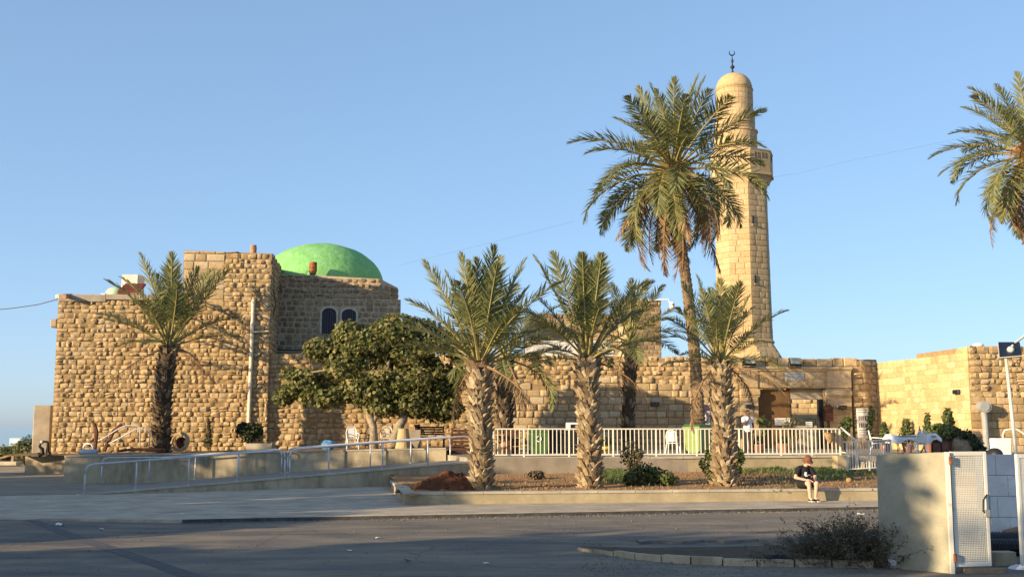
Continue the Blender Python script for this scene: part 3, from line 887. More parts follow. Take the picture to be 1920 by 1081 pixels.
def face_blocks(lo, hi, rows, wr, depth, gap):
    """blocks on the quad between two lower corners lo and two upper corners hi"""
    out = []
    for i in range(rows):
        t0, t1 = i / rows, (i + 1) / rows
        a0_, b0_ = lo[0].lerp(hi[0], (t0 + t1) / 2), lo[1].lerp(hi[1], (t0 + t1) / 2)
        up = (lo[0].lerp(hi[0], t1) - lo[0].lerp(hi[0], t0) + lo[1].lerp(hi[1], t1) - lo[1].lerp(hi[1], t0)) / 2
        h = up.length; u = b0_ - a0_; Ln = u.length; u.normalize()
        nrm = u.cross(up).normalized(); up2 = nrm.cross(u)
        x = 0
        while x < Ln - .01:
            w = r_.uniform(*wr)
            if Ln - x - w < wr[0] * .6: w = Ln - x
            c = a0_ + u * (x + w / 2) - nrm * .03
            rot = Matrix(((u.x, -nrm.x, up2.x), (u.y, -nrm.y, up2.y), (u.z, -nrm.z, up2.z))).to_4x4()
            out.append(('flat', Matrix.Translation(c) @ rot @ Matrix.Diagonal((w - gap, depth * r_.uniform(.9, 1.15), h - gap, 1)), w * h))
            x += w
    return out
vis = (0, 6, 7, 1)          # faces turned towards the road
slits = [(1411, 413), (1415, 524)]
lo, hi = octo(c0, R0, zS0 + .14), octo(c1, R1, zS1)
for k in vis: its += face_blocks((lo[k], lo[(k + 1) % 8]), (hi[k], hi[(k + 1) % 8]), 27, (.36, .75), .045, .018)
lo2, hi2 = octo(mx(1411, 668), 58 * sc_, mz(672)), octo(c0, R0 + .02, zS0 - .08)
for k in vis: its += face_blocks((lo2[k], lo2[(k + 1) % 8]), (hi2[k], hi2[(k + 1) % 8]), 3, (.36, .7), .045, .016)
place_stones(minaret, its, 300, 'pale', 'stone_block')
fn = (lo[1] - lo[0]).cross(Vector((0, 0, 1))).normalized()
for px, py in slits:
    c = P(px, py, MY - R1 * math.cos(R(26)) * 1.0)
    t_ = (c.z - lo[0].z) / (hi[0].z - lo[0].z)
    m0 = lo[0].lerp(hi[0], t_); m1 = lo[1].lerp(hi[1], t_)
    m_ = m0 + (m1 - m0) * ((c.x - m0.x) / (m1.x - m0.x)); 
    a_ = math.atan2(fn.x, -fn.y)
    MB().box(m_ + fn * .01, (.085, .09, .50), a_).build('slit_window', 'grille', minaret)
    MB().box(m_ + fn * .06 + Vector((.02, 0, -.27)), (.22, .12, .05), a_, .01).build('slit_sill', 'pale', minaret)
# corbel, gallery, parapet
zG0, zG1, zG2 = mz(346), mz(318), mz(293)
cg = mx(1391, 320); RG = 60.5 * sc_
loft('gallery_corbel', [octo(c1, R1, zS1 - .02), octo(c1, R1 + .05, zS1), octo(c1, R1 + .07, zS1 + .12), octo(cg, RG - .22, zG0 - .02), octo(cg, RG - .18, zG0 + .12), octo(cg, RG - .05, zG0 + .3)], 'pale')
loft('gallery_floor', [octo(cg, RG + .04, zG0 + .3), octo(cg, RG + .04, zG0 + .44)], 'pale')
oc0, oc1 = octo(cg, RG, 0), octo(cg, RG - .16, 0)
zp0, zp1 = zG0 + .45, zG2
for k in range(8):
    a, b = oc0[k], oc0[(k + 1) % 8]
    for h_, (t0, t1) in enumerate(((0.012, .488), (.512, .988))):
        pa, pb_ = a.lerp(b, t0), a.lerp(b, t1)
        qa, qb = oc1[k].lerp(oc1[(k + 1) % 8], t0), oc1[k].lerp(oc1[(k + 1) % 8], t1)
        MB().prism([(pa.x, pa.y), (pb_.x, pb_.y), (qb.x, qb.y), (qa.x, qa.y)], zp0, zp1).build('parapet_panel', 'pale', minaret)
    nn = (b - a).cross(Vector((0, 0, 1))).normalized()
    for t in (.25, .41, .62, .78):
        c = a.lerp(b, t) + nn * .004
        MB().box((c.x, c.y, zp1 - .30), (.05, .03, .34), math.atan2(nn.x, -nn.y)).build('parapet_slot', 'grille', minaret)
loft('gallery_rail', [octo(cg, RG + .03, zp1 + .002), octo(cg, RG + .03, zp1 + .08)], 'pale')
# drum in three steps, made of curved courses
def ring_seg(r0, z0, z1, a0, a1, cx_):
    mb = MB(); n = 3
    for i in range(n + 1):
        a = lerp(a0, a1, i / n)
        for rr_ in (r0, r0 - .08):
            for z in (z0, z1): mb.v.append(Vector((cx_ + rr_ * math.sin(a), MY - rr_ * math.cos(a), z)))
    for i in range(n):
        a, b = i * 4, i * 4 + 4
        mb.f += [(a, b, b + 1, a + 1), (a + 1, b + 1, b + 3, a + 3), (a, a + 2, b + 2, b)]
    mb.f += [(0, 1, 3, 2), (n * 4, n * 4 + 2, n * 4 + 3, n * 4 + 1)]
    return mb
cd = mx(1379.5, 270); ct = mx(1376.5, 180)
steps = [(zp1 - .6, mz(252), 40.5, cd), (mz(248), mz(212), 37.8, lerp(cd, ct, .5)), (mz(212), mz(171), 35.3, ct)]
for z0, z1, rp_, cc in steps:
    rr_ = rp_ * sc_
    MB().lathe([(rr_ - .03, z0 - .05), (rr_ - .03, z1)], (cc, MY, 0), 32).build('drum_core', 'mortar_min', minaret, smooth=False)
    rows = max(2, round((z1 - z0) / .36))
    for i in range(rows):
        off = r_.uniform(0, 1)
        for k in range(11):
            a0, a1 = 2 * PI * (k + off) / 11, 2 * PI * (k + off + 1) / 11
            am = (a0 + a1) / 2
            am = (am + PI) % (2 * PI) - PI
            if abs(am) > 2.0: continue
            g = .008 / rr_
            ring_seg(rr_ + r_.uniform(-.004, .006), lerp(z0, z1, i / rows) + .008, lerp(z0, z1, (i + 1) / rows) - .006, a0 + g, a1 - g, cc).build('drum_stone', 'pale', minaret, smooth=False)
def mould(z, rp_, cc, h=.09, o_=.07):
    rr_ = rp_ * sc_
    MB().lathe([(rr_ - .05, z - h), (rr_ + o_, z - h * .4), (rr_ + o_, z + h * .5), (rr_ - .05, z + h)], (cc, MY, 0), 32).build('drum_moulding', 'pale', minaret, smooth=False)
mould(mz(250), 40.3, cd); mould(mz(171), 35.2, ct, .06, .04)
z0, z1 = mz(169), mz(138); rr_ = 34.8 * sc_
prof = [(rr_ * math.cos(t) ** .9 if t < PI / 2 else .02, z0 + (z1 - z0) * math.sin(t)) for t in [PI / 2 * k / 11 for k in range(12)]]
prof[-1] = (.03, z1)
MB().lathe(prof, (ct, MY, 0), 32).build('cap_dome', 'pale', minaret, smooth=True)
# finial
fin = MB().lathe([(.16, z1 - .05), (.05, z1 + .14), (.05, z1 + .28), (.13, z1 + .36), (.13, z1 + .44), (.045, z1 + .5), (.04, z1 + .68), (.10, z1 + .76), (.04, z1 + .86), (.022, z1 + 1.0), (.022, z1 + 1.12)], (ct - .06, MY, 0), 10).build('finial', 'dark_metal', minaret, smooth=True)
cz = z1 + 1.31
cres = MB()
pts = []; rads = []
for k in range(15):
    a = R(130) + R(280) * k / 14
    pts.append((ct - .07 + .16 * math.cos(a), MY, cz - .03 + .16 * math.sin(a))); rads.append(.012 + .03 * math.sin(PI * k / 14))
cres.tube(pts, rads, 6).build('crescent', 'dark_metal', fin)
# bell horns at the base moulding
c = P(1446, 641, MY - .5)
hs = thing('loudspeaker', 'small dark loudspeaker on the right foot of the minaret', 'loudspeaker', c)
MB().box(c, (.16, .2, .2), .5, .02).build('speaker_body', 'dark_metal', hs)
MB().tube([c + Vector((-.12, -.1, .06)), c + Vector((-.26, -.3, .07))], [.05, .12], 10).build('speaker_horn', 'black', hs)

# ---------------------------------------------------------------- turret and white walls behind the long wall
ty = 66.0
a, b = P(1178, 640, ty), P(1241, 640, ty)
A, B = (a.x, ty), (b.x, ty + .3)
ztur = P(1230, 562, ty).z
tur = core_box('stone_turret', 'square stone turret rising behind the long wall left of the tall palm', 'turret', A, B, 1, ztur, 3, 'mortar_pale', n=3)
its = courses(A, B, 4.5, ztur - .3, (.22, .3), (.3, .55), 'flat', .05, .04, tilt=.02, seed=41) + courses(A, B, ztur - .3, ztur + .04, (.3, .34), (.4, .7), 'flat', .16, .02, seed=42)
place_stones(tur, its, 200, 'grey_stone')
a, b = P(985, 650, 62), P(1150, 650, 62.4)
zlo = P(1080, 638, 62).z
tag(MB().box(((a.x + b.x) / 2, 62.3, (zlo + 1) / 2), (b.x - a.x, .6, zlo - 1), .02, .03).build('back_building', 'block'), 'low white rendered building just showing above the long wall behind the palms', 'building')
a, b = P(992, 600, 68), P(1185, 600, 68)
z2 = P(1080, 588, 68).z
bb_ = core_box('rear_stone_block', 'brown stone block far back behind the palm crowns', 'building', (a.x, 68), (b.x, 68.4), 1, z2, 4, 'mortar_pale', n=3)
place_stones(bb_, courses((a.x, 68), (b.x, 68.4), 6.6, z2, (.26, .34), (.4, .7), 'flat', .05, .04, seed=43), 150, 'grey_stone')
# ================================================================ GATEHOUSE
gx0 = L(1386, 700, fyW)
gate = thing('gatehouse', 'plain cut stone gateway with cornice, plaque and wide dark doorway', 'gatehouse', (gx0.x, fyW(gx0.x) - .12, TZ), ANG)
def gl(px, py):
    p = L(px, py, lambda x: fyW(x) - .12)
    return (p.x - gx0.x) / math.cos(ANG), p.z - TZ
gm = wm(gate)
def gbox(name, x0, x1, y0, y1, z0, z1, mat, bev=.01, parent=None):
    M4 = gm @ Matrix.Translation(((x0 + x1) / 2, (y0 + y1) / 2, (z0 + z1) / 2))
    return MB().box((0, 0, 0), (x1 - x0, y1 - y0, z1 - z0), bev=bev, M4=M4).build(name, mat, parent or gate)
xl, xa, xm, xb, xr = 0.0, gl(1422, 740)[0], gl(1487, 760)[0], gl(1550, 740)[0], gl(1597, 740)[0]
zc, zo, zk, ztop = gl(1400, 689)[1], gl(1450, 727)[1], gl(1400, 741)[1], gl(1450, 670)[1]
gbox('left_pier', xl, xa, 0, 1.3, -.3, zo - .003, 'ashlar')
gbox('right_pier', xb, xr, 0, 1.3, -.3, zo - .003, 'ashlar')
gbox('lintel', xl, xr, 0.03, 1.3, zo, zc - .08, 'ashlar', .03)
for a, b in ((xl - .02, xa + .10), (xb - .10, xr + .02)):
    gbox('capital_band', a, b, -.10, 0.3, zk, zk + .30, 'ashlar', .05)
    gbox('capital_foot', a + .03, b - .03, -.05, .3, zk - .09, zk - .004, 'ashlar', .03)
gbox('pilaster_strip', xl, xa - .02, -.05, .2, zo + .02, zc - .12, 'ashlar', .02)
gbox('pilaster_strip', xb + .05, xr, -.05, .2, zo + .02, zc - .12, 'ashlar', .02)
gbox('cornice', xl - .14, xr + .06, -.16, 1.3, zc - .078, zc + .08, 'ashlar', .04)
gbox('cornice_fillet', xl - .08, xr + .02, -.08, 1.3, zc - .16, zc - .082, 'ashlar', .02)
# uneven parapet blocks
x = xl - .3
while x < xr + .3:
    w = rr(.5, .95)
    gbox('parapet_block', x + .01, x + w - .012, .05 + rr(-.02, .02), .8, zc + .084, ztop + rr(-.05, .03), 'rough', .05)
    x += w
# flat stone facing on piers and lintel
its = []
for (x0, x1, z0, z1, d) in ((xl + .02, xa - .02, 0, zk - .1, -.0), (xb + .02, xr - .02, 0, zk - .1, -.0), (xa + .1, xb - .1, zo + .05, zc - .2, .03)):
    z = z0
    while z < z1 - .05:
        h = min(.42, z1 - z) if z1 - z > .6 else z1 - z
        x = x0
        while x < x1 - .02:
            w = rr(.5, 1.0)
            if x1 - x - w < .35: w = x1 - x
            its.append(('flat', gm @ Matrix.Translation((x + w / 2, d + .004, z + h / 2)) @ Matrix.Diagonal((w - .012, .03, h - .012, 1)), w * h)); x += w
        z += h
place_stones(gate, its, 300, 'ashlar', 'facing_stone')
# doorway: brown shutter on the left, dark frame and glazed passage on the right
gbox('shutter', xa + .01, xm, .42, .50, 0, zo - .06, 'curtain')
for k in range(7):
    q = lerp(xa + .05, xm - .05, (k + .5) / 7)
    gbox('shutter_rib', q - .008, q + .008, .412, .425, 0, zo - .07, 'curtain')
gbox('passage_lintel', xm + .01, xb - .02, .45, 1.0, zo - .55, zo - .01, 'plaster_grey')
gbox('door_frame', xb - .30, xb - .03, .42, .6, 0, zo - .56, 'dark_metal')
gbox('door_frame', xm + .012, xm + .07, .40, .52, 0, zo - .56, 'dark_metal')
gbox('half_wall', xm + .10, xb - .37, .5, .6, 0, 1.15, 'plaster_grey')
# plaque
p0, p1 = gl(1473, 713), gl(1507, 698)
pl = gbox('inscription_plaque', p0[0], p1[0], -.03, .02, p0[1], p1[1], 'plaque', .01)
gbox('plaque_frame', p0[0] - .08, p1[0] + .08, .006, .04, p0[1] - .08, p1[1] + .08, 'ashlar', .01, pl)
for k in range(3):
    zz = lerp(p0[1], p1[1], (k + .7) / 3.4)
    x = p0[0] + .08
    while x < p1[0] - .1:
        w = rr(.03, .10); gbox('inscription_stroke', x, x + w, -.036, -.028, zz - rr(.01, .03), zz + rr(.01, .03), 'grey_pipe', 0, pl); x += w + rr(.02, .05)
# floodlights
def floodlight(px, py, label):
    p = L(px, py, lambda x: fyW(x) - .45)
    t = thing('floodlight', label, 'floodlight', p, ANG, 'floodlights above the gateway')
    tm = wm(t)
    q = tm @ Matrix.Rotation(R(-28), 4, 'X')
    MB().box((0, 0, 0), (.62, .16, .44), bev=.03, M4=q).build('housing', 'black', t)
    MB().box((0, 0, 0), (.54, .02, .36), M4=q @ Matrix.Translation((0, -.085, .01))).build('lamp_glass', 'lens', t)
    MB().tube([tm @ Vector(v) for v in ((-.34, .02, 0), (-.34, .1, -.28), (.34, .1, -.28), (.34, .02, 0))], .02, 6).build('bracket', 'black', t)
floodlight(1405, 677, 'black floodlight on the cornice over the left gate pier')
floodlight(1491, 678, 'black tilted floodlight over the middle of the gateway, above the plaque')
# small wall lamps
def wall_lamp(px, py, fn, label, az=ANG):
    p = L(px, py, fn) if callable(fn) else fn
    t = thing('wall_lamp', label, 'wall lamp', p, az, 'small dark box lamps on the old walls')
    q = wm(t)
    MB().box((0, 0, 0), (.44, .14, .2), bev=.03, M4=q).build('lamp_box', 'dark_metal', t)
    MB().box((0, 0, 0), (.38, .02, .12), M4=q @ Matrix.Translation((0, -.075, -.01))).build('lamp_glass', 'solar', t)
    MB().box((0, 0, 0), (.56, .05, .12), M4=q @ Matrix.Translation((0, .07, 0))).build('lamp_plate', 'grey_pipe', t)
wall_lamp(1228, 757, lambda x: fyW(x) - .16, 'small dark lamp on the long wall between the palms')
wall_lamp(1405, 761, lambda x: fyW(x) - .30, "small dark lamp on the gate pier above the standing man's head")
wall_lamp(1580, 763, lambda x: fyW(x) - .30, 'small dark lamp on the right gate pier')
# mailbox like lantern
p = L(1553, 780, lambda x: fyW(x) - .45)
t = thing('letter_box', 'brown house shaped box on a post beside the doorway', 'letter box', (p.x, p.y, TZ - .03), ANG)
q = wm(t); zb = P(1553, 790, p.y).z - TZ
MB().box((0, 0, 0), (.42, .30, .62), bev=.02, M4=q @ Matrix.Translation((0, 0, zb + .36))).build('box_body', 'brown_wood', t)
mb = MB(); h = zb + .67
mb.add([q @ Vector(v) for v in ((-.28, -.2, h), (.28, -.2, h), (0, -.2, h + .26), (-.28, .2, h), (.28, .2, h), (0, .2, h + .26))], [(0, 1, 2), (3, 5, 4), (0, 3, 4, 1), (1, 4, 5, 2), (2, 5, 3, 0)])
mb.build('box_roof', 'brown_wood', t)
MB().box((0, 0, 0), (.24, .012, .05), M4=q @ Matrix.Translation((0, -.156, zb + .52))).build('letter_slot', 'black', t)
MB().box((0, 0, 0), (.1, .1, zb + .06), M4=q @ Matrix.Translation((0, 0, (zb + .06) / 2))).build('post', 'brown_wood', t)
# signs
def sign(name, label, x0, y0, x1, y1, fn, az, rows, board='paper', head=None):
    a, b = L(x0, y1, fn), L(x1, y0, fn)
    c = (a + b) / 2; w = (b.x - a.x) / math.cos(az); h = b.z - a.z
    t = thing(name, label, 'sign', (c.x, c.y, a.z), az)
    q = wm(t) @ Matrix.Translation((0, 0, h / 2))
    MB().box((0, 0, 0), (w, .03, h), bev=.008, M4=q).build('sign_board', board, t)
    if head:
        MB().box((0, 0, 0), (w * .98, .006, h * head[1]), M4=q @ Matrix.Translation((0, -.02, h * (.5 - head[1] / 2) - .01))).build('sign_heading', head[0], t)
    for zf, hf, segs in rows:
        mb = MB()
        for s0, s1 in segs:
            mb.box((0, 0, 0), ((s1 - s0) * w, .004, hf * h), M4=q @ Matrix.Translation((((s0 + s1) / 2 - .5) * w, -.018, (zf - .5) * h)))
        mb.build('print_line', 'ink', t)
    return t
mk = random.Random(3)
def lines(n, z0, z1, hh):
    out = []
    for k in range(n):
        x = .1; segs = []
        while x < .86:
            w = mk.uniform(.04, .16); segs.append((x, min(.9, x + w))); x += w + mk.uniform(.02, .05)
        out.append((lerp(z1, z0, k / max(1, n - 1)), hh, segs))
    return out
nb = sign('notice_banner', 'tall white printed notice leaning on the shaded wall right of the gate', 1609, 764, 1629, 821, lambda x: fyW(x) - .35, ANG,
     lines(2, .86, .93, .02) + [(.66, .15, [(.14, .24), (.30, .40), (.46, .56), (.66, .80)]), (.42, .15, [(.14, .22), (.30, .42), (.50, .58), (.66, .78)])] + lines(3, .12, .26, .02))
nb.rotation_euler.x = R(-4)
a = sign('event_banner', 'white and purple banner standing behind the right palm trunk', 1313, 757, 1331, 800, lambda x: fyW(x) - 1.2, ANG, [], 'paper', ('purple', .30))
p = L(1318, 782, lambda x: fyW(x) - 1.25)
mb = MB(); mb.tube([(p.x + .22 * math.cos(k), p.y, p.z + .30 * math.sin(k)) for k in [R(200) * i / 12 - R(60) for i in range(13)]], .05, 6)
mb.build('printed_swirl', 'purple', a)
sign('paper_notice', 'white paper notice hanging low on the brown shutter', 1453, 783, 1481, 797, lambda x: fyW(x) + .24, ANG, lines(3, .25, .75, .07))
sign('small_paper_notice', 'small white notice on the half wall in the doorway', 1511, 790, 1523, 800, lambda x: fyW(x) + .34, ANG, lines(2, .35, .7, .08))
# inner courtyard wall seen through the doorway
A = (16.3, 72.0); B = (22.5, 72.3)
cw = core_box('courtyard_wall', 'sunlit yellow courtyard wall seen through the gate opening', 'wall', A, B, .2, 5.4, .5, 'mortar', n=3)
place_stones(cw, courses(A, B, .6, 5.35, (.3, .38), (.45, .85), 'flat', .04, .02, seed=51), 60, 'bright')

# ================================================================ RIGHT HAND WALLS
cxr = L(1598, 700, fyW).x; cx1 = L(1641, 700, fyW).x + .1
A, B = (cxr, fyW(cxr)), (cx1, fyW(cx1))
zr = P(1620, 674, fyW(18)).z
cwall = core_box('corner_wall', 'short shaded piece of old wall in the corner right of the gate', 'wall', A, B, .6, zr, .8, 'mortar', n=4, jag=.03)
place_stones(cwall, courses(A, B, .95, zr + .03, (.26, .36), (.35, .7), 'rough', .12, .03, tilt=.06, out=-.04, seed=61), 120, 'ashlar')
RWx, RWy = P(1816, 700, 50.0).x, 50.0
A, B = (cx1 - .05, fyW(cx1)), (RWx, RWy)
_, _, LR = face_frame(A, B)
za, zb_, zt_ = P(1641, 679, A[1]).z, P(1806, 664, 50.6).z, P(1816, 648, 50).z
rtop = lambda q: lerp(za, zb_, q / (LR - .9)) if q < LR - .95 else zt_ - .02
rwall = core_box('side_wall', 'bright sunlit yellow wall of flat stones turning towards the road', 'wall', A, B, .5, lambda q: rtop(q) - .05, 1.0, 'mortar_bright', n=40)
its = courses(A, B, .95, rtop, (.20, .36), (.22, .75), 'flat', .028, .010, out=0, tilt=.014, jit=.01, seed=62)
place_stones(rwall, its, 300, 'bright')
A, B = (RWx + .02, RWy - .02), (RWx + 6.5, RWy + .65)
ctw = core_box('corner_tower', 'rough stone corner tower at the far right behind the solar lamp', 'tower', A, B, .5, zt_ - .02, 5, 'mortar', n=20, jag=.03)
its = courses(A, B, 3.4, lambda q: zt_ + .05 * math.sin(q * 5), (.24, .36), (.28, .62), 'rough', .15, .026, out=-.04, tilt=.08, jit=.04, seed=63)
its += courses(A, B, .95, 3.4, (.32, .4), (.5, .9), 'flat', .06, .025, seed=64)
place_stones(ctw, its, 300, 'rough')
p = P(1800, 734, 50.7)
wall_lamp(0, 0, Vector((p.x - .12, 50.8, p.z)), 'small dark lamp on the bright sunlit side wall', math.atan2(-(B[0] - RWx), 0) if False else R(-76))
# plaster cap/rag on the tower top
q = P(1836, 652, 50.3)
tag(MB().ball((q.x, 50.4, zt_ + .06), (.26, .2, .1)).build('plaster_lump', 'white_cloth', smooth=True), 'white lump lying on top of the right corner tower', 'plaster')
# grey downpipe with round head on the right tower
a, b = P(1846, 762, 49.6), P(1852, 835, 49.6)
t = thing('grey_drainpipe', 'thick grey drainpipe with a round elbow on the right corner tower', 'pipe', (b.x, 49.6, 1.02))
MB().tube([(a.x, 49.7, a.z - .1), (a.x + .02, 49.7, a.z - .5), (b.x, 49.7, 1.02)], .135, 12).build('pipe', 'grey_pipe', t, smooth=False)
MB().tube([(a.x, 49.45, a.z), (a.x, 50.0, a.z)], .25, 16).build('elbow_head', 'grey_pipe', t)
MB().tube([(a.x - .02, 49.44, a.z), (a.x - .02, 49.40, a.z)], .17, 16).build('elbow_cap', 'grey_pipe', t)

# ================================================================ RAILINGS
def rail_pt(px): 
    p = L(px, 830, lambda x: lerp(41.0, 43.0, (x - .1) / 12.4)); return p.x
rail = thing('terrace_railing', 'long cream railing with many upright bars along the terrace edge', 'railing', (rail_pt(925), 41, TZ))
posts = [925, 982, 1067, 1149.5, 1230, 1306, 1386, 1464, 1522, 1575]
ry = lambda x: lerp(41.0, 43.0, (x - .1) / 12.4)
bal_me = None
RZ0, RZ1 = TZ + .07, TZ + 1.0
for i in range(len(posts) - 1):
    x0, x1 = rail_pt(posts[i]), rail_pt(posts[i + 1])
    for z, name, w in ((RZ1, 'top_rail', .05), (RZ0, 'bottom_rail', .042)):
        M4 = Matrix.Translation(((x0 + x1) / 2, (ry(x0) + ry(x1)) / 2, z)) @ Matrix.Rotation(math.atan2(ry(x1) - ry(x0), x1 - x0), 4, 'Z')
        MB().box((0, 0, 0), (math.hypot(x1 - x0, ry(x1) - ry(x0)) - .052, w, .05), bev=.006, M4=M4).build(name, 'white_paint', rail)
    n = max(3, round((x1 - x0) / .157))
    for k in range(1, n):
        x = lerp(x0, x1, k / n)
        if bal_me is None:
            o = MB().box((0, 0, 0), (.030, .030, RZ1 - RZ0 - .05)).build('baluster', 'white_paint', rail, world=False); bal_me = o.data
        else: o = put('baluster', bal_me, rail)
        o.matrix_basis = Matrix.Translation(Vector((x, ry(x), (RZ0 + RZ1) / 2)) - rail.location)
post_me = None
for i, px in enumerate(posts):
    x = rail_pt(px)
    if post_me is None:
        o = MB().box((0, 0, 0), (.055, .055, 1.03)).build('railing_post', 'white_paint', rail, world=False); post_me = o.data
    else: o = put('railing_post', post_me, rail)
    o.matrix_basis = Matrix.Translation(Vector((x, ry(x), TZ + .51)) - rail.location)
# lower railing by the steps
xL0, xL1 = P(1588, 850, 40.0).x, P(1668, 850, 40.3).x
lr = thing('steps_railing', 'short lower cream railing beside the steps, partly behind the grey wall', 'railing', (xL0, 40, .56))
zt0, zb0 = P(1590, 828, 40).z, P(1590, 879, 40).z
zt1 = P(1662, 823.5, 40.3).z
def lbar(name, x0, z0, x1, z1, w):
    MB().tube([(x0, 40 + .1 * (x0 - xL0), z0), (x1, 40 + .1 * (x1 - xL0), z1)], w, 4).build(name, 'white_paint', lr)
lbar('top_rail', xL0 - .1, zt0, xL1, zt1, .032); lbar('bottom_rail', xL0, zb0, xL1, zb0 + .08, .028)
for k in range(17):
    x = lerp(xL0, xL1, k / 16); w = .036 if k in (0, 8, 16) else .017
    lbar('railing_post' if k in (0, 8, 16) else 'baluster', x, zb0 - (.1 if k in (0, 8, 16) else 0) + .08 * k / 16, x, lerp(zt0, zt1, k / 16), w)
# sloping stair handrail
a, b = P(1577, 801, 42.9), P(1606, 826, 40.6)
sr = thing('stair_handrail', 'cream sloping handrail going down from the terrace railing to the lower one', 'handrail', (a.x, 42.9, TZ))
MB().tube([a, b], .035, 6).build('top_rail', 'white_paint', sr)
MB().tube([b, (b.x, b.y, .56)], .03, 6).build('railing_post', 'white_paint', sr)
MB().tube([a + Vector((0, 0, -.92)), b + Vector((0, 0, -.5))], .02, 6).build('bottom_rail', 'white_paint', sr)

# ramp handrails: two sections in front, two behind
def handrail(label, pxs, yfn, zfn, hgt_, inset):
    xs_ = [L(px, 880, yfn).x for px in pxs]
    t = thing('ramp_handrail', label, 'handrail', (xs_[0], yfn(xs_[0]), zfn(xs_[0])), 0, 'galvanised handrails along the ramp')
    pt = lambda x, h: Vector((x, yfn(x), zfn(x) + h))
    x0, x1 = xs_[0], xs_[-1]
    r_ = .16
    path = [pt(x0, hgt_ - .30), pt(x0 + .02, hgt_ - .14), pt(x0 + .08, hgt_ - .04), pt(x0 + .24, hgt_)]
    path += [pt(lerp(x0 + .24, x1 - .24, k / 6), hgt_) for k in range(1, 7)] + [pt(x1 - .08, hgt_ - .04), pt(x1 - .02, hgt_ - .14), pt(x1, hgt_ - .30)]
    MB().tube(path, .03, 8).build('rail_pipe', 'rail_grey', t, smooth=True)
    for k, x in enumerate(xs_):
        top = hgt_ - .30 if k in (0, len(xs_) - 1) else hgt_ - .03
        MB().tube([pt(x, -.02), pt(x, top)], .027, 8).build('post', 'rail_grey', t, smooth=True)
        MB().tube([pt(x, -.01), pt(x, .02)], .05, 8).build('post_foot', 'rail_grey', t)
fy1 = lambda x: ramp_y(x) + .12
fz = lambda x: max(.03, ramp_z(x) + .01)
handrail('front ramp handrail, lower left section', (160, 256, 354, 446, 534), fy1, fz, .90, 0)
handrail('front ramp handrail, upper section ending at the palm trunk', (543, 616, 717, 802, 883), fy1, fz, .90, 0)
fy2 = lambda x: back_y(x) - .35
handrail('rear ramp handrail, lower left section against the retaining wall', (191, 280, 366, 447, 528), fy2, fz, .92, 0)
handrail('rear ramp handrail, upper section against the retaining wall', (565 - 26, 616, 694, 770, 844), fy2, fz, .92, 0)
# handrail loops on the garden stairs by the tower
def bent(name, label, pts, mat='rail_grey', rad=.028, cat='handrail', group=None):
    t = thing(name, label, cat, pts[-1], 0, group)
    MB().tube(pts, rad, 8).build('rail_pipe', mat, t, smooth=True); return t
def pl_(Y, *pp): return [P(x, y, Y) for x, y in pp]
bent('stair_handrail', 'rear curved pipe handrail against the tower wall left of the palm', pl_(50.6, (184, 826), (192, 822), (226, 801), (236, 797.5), (256, 797), (262, 800), (263, 806), (262, 846)))
bent('stair_handrail', 'front curved pipe handrail against the tower wall left of the palm', pl_(49.6, (204, 831), (222, 822), (254, 804), (262, 803), (276, 804), (281, 809), (281, 815), (279, 846)))
# right side handrail loop
bent('pipe_handrail', 'white pipe handrail loop behind the concrete wall at far right', pl_(36, (1882, 838), (1880, 815), (1884, 806), (1893, 804), (1906, 804), (1925, 816), (1950, 832)), 'white_paint', .03)

# ================================================================ NEAR RIGHT: CONCRETE WALL, MESH GATES, BLOCK WALL, LAMP
a, b = G(1651, 1062, 0), G(1781, 1074, 0)
zg0, zg1 = P(1645, 853, a.y).z, P(1766, 848, b.y).z
gw = core_box('grey_wall', 'grey rendered concrete wall panel in the right foreground beside the mesh gate', 'wall', (a.x, a.y), (b.x, b.y), -.3, lambda q: lerp(zg0, zg1, q / .98), .22, 'gatewall', n=10, jag=.004)
def gpt(px, py, Y): return P(px, py, Y)
ga = Vector((b.x + .03, b.y - .02, 0))
gpost = thing('gate_post', 'slim white steel gate post against the grey wall', 'gate post', ga)
MB().box((ga.x, ga.y, zg1 / 2 - .05), (.055, .06, zg1 + .12)).build('post', 'gate_paint', gpost)
for z in (.22, 1.62): MB().tube([(ga.x + .04, ga.y - .03, z - .06), (ga.x + .04, ga.y - .03, z + .06)], .028, 8).build('hinge', 'rust', gpost)
def mesh_gate(name, label, c0, c1, z0, z1):
    c0, c1 = Vector(c0), Vector(c1); u = (c1 - c0); Ln = u.length; u.normalize()
    t = thing(name, label, 'gate', (c0.x, c0.y, z0), math.atan2(u.y, u.x))
    q = wm(t); H = z1 - z0
    def bx(name_, x0, x1, za_, zb__, d, mat, y=0): return MB().box((0, 0, 0), (x1 - x0, d, zb__ - za_), bev=.004, M4=q @ Matrix.Translation(((x0 + x1) / 2, y, (za_ + zb__) / 2))).build(name_, mat, t)
    bx('frame_stile', 0, .05, 0, H, .05, 'gate_paint'); bx('frame_stile', Ln - .05, Ln, 0, H, .05, 'gate_paint')
    bx('frame_rail', .052, Ln - .052, 0, .06, .05, 'gate_paint'); bx('frame_rail', .052, Ln - .052, H - .06, H, .05, 'gate_paint')
    mb = MB(); nv = int((Ln - .1) / .026); nh = int((H - .12) / .026)
    for k in range(1, nv):
        x = lerp(.05, Ln - .05, k / nv); mb.box((0, 0, 0), (.009, .006, H - .12), M4=q @ Matrix.Translation((x, -.012, H / 2)))
    for k in range(1, nh):
        z = lerp(.06, H - .06, k / nh); mb.box((0, 0, 0), (Ln - .1, .006, .011), M4=q @ Matrix.Translation((Ln / 2, -.018, z)))
    mb.build('wire_mesh', 'gate_paint', t)['kind'] = 'stuff'
    return t, q, Ln, H
gY = b.y + .02
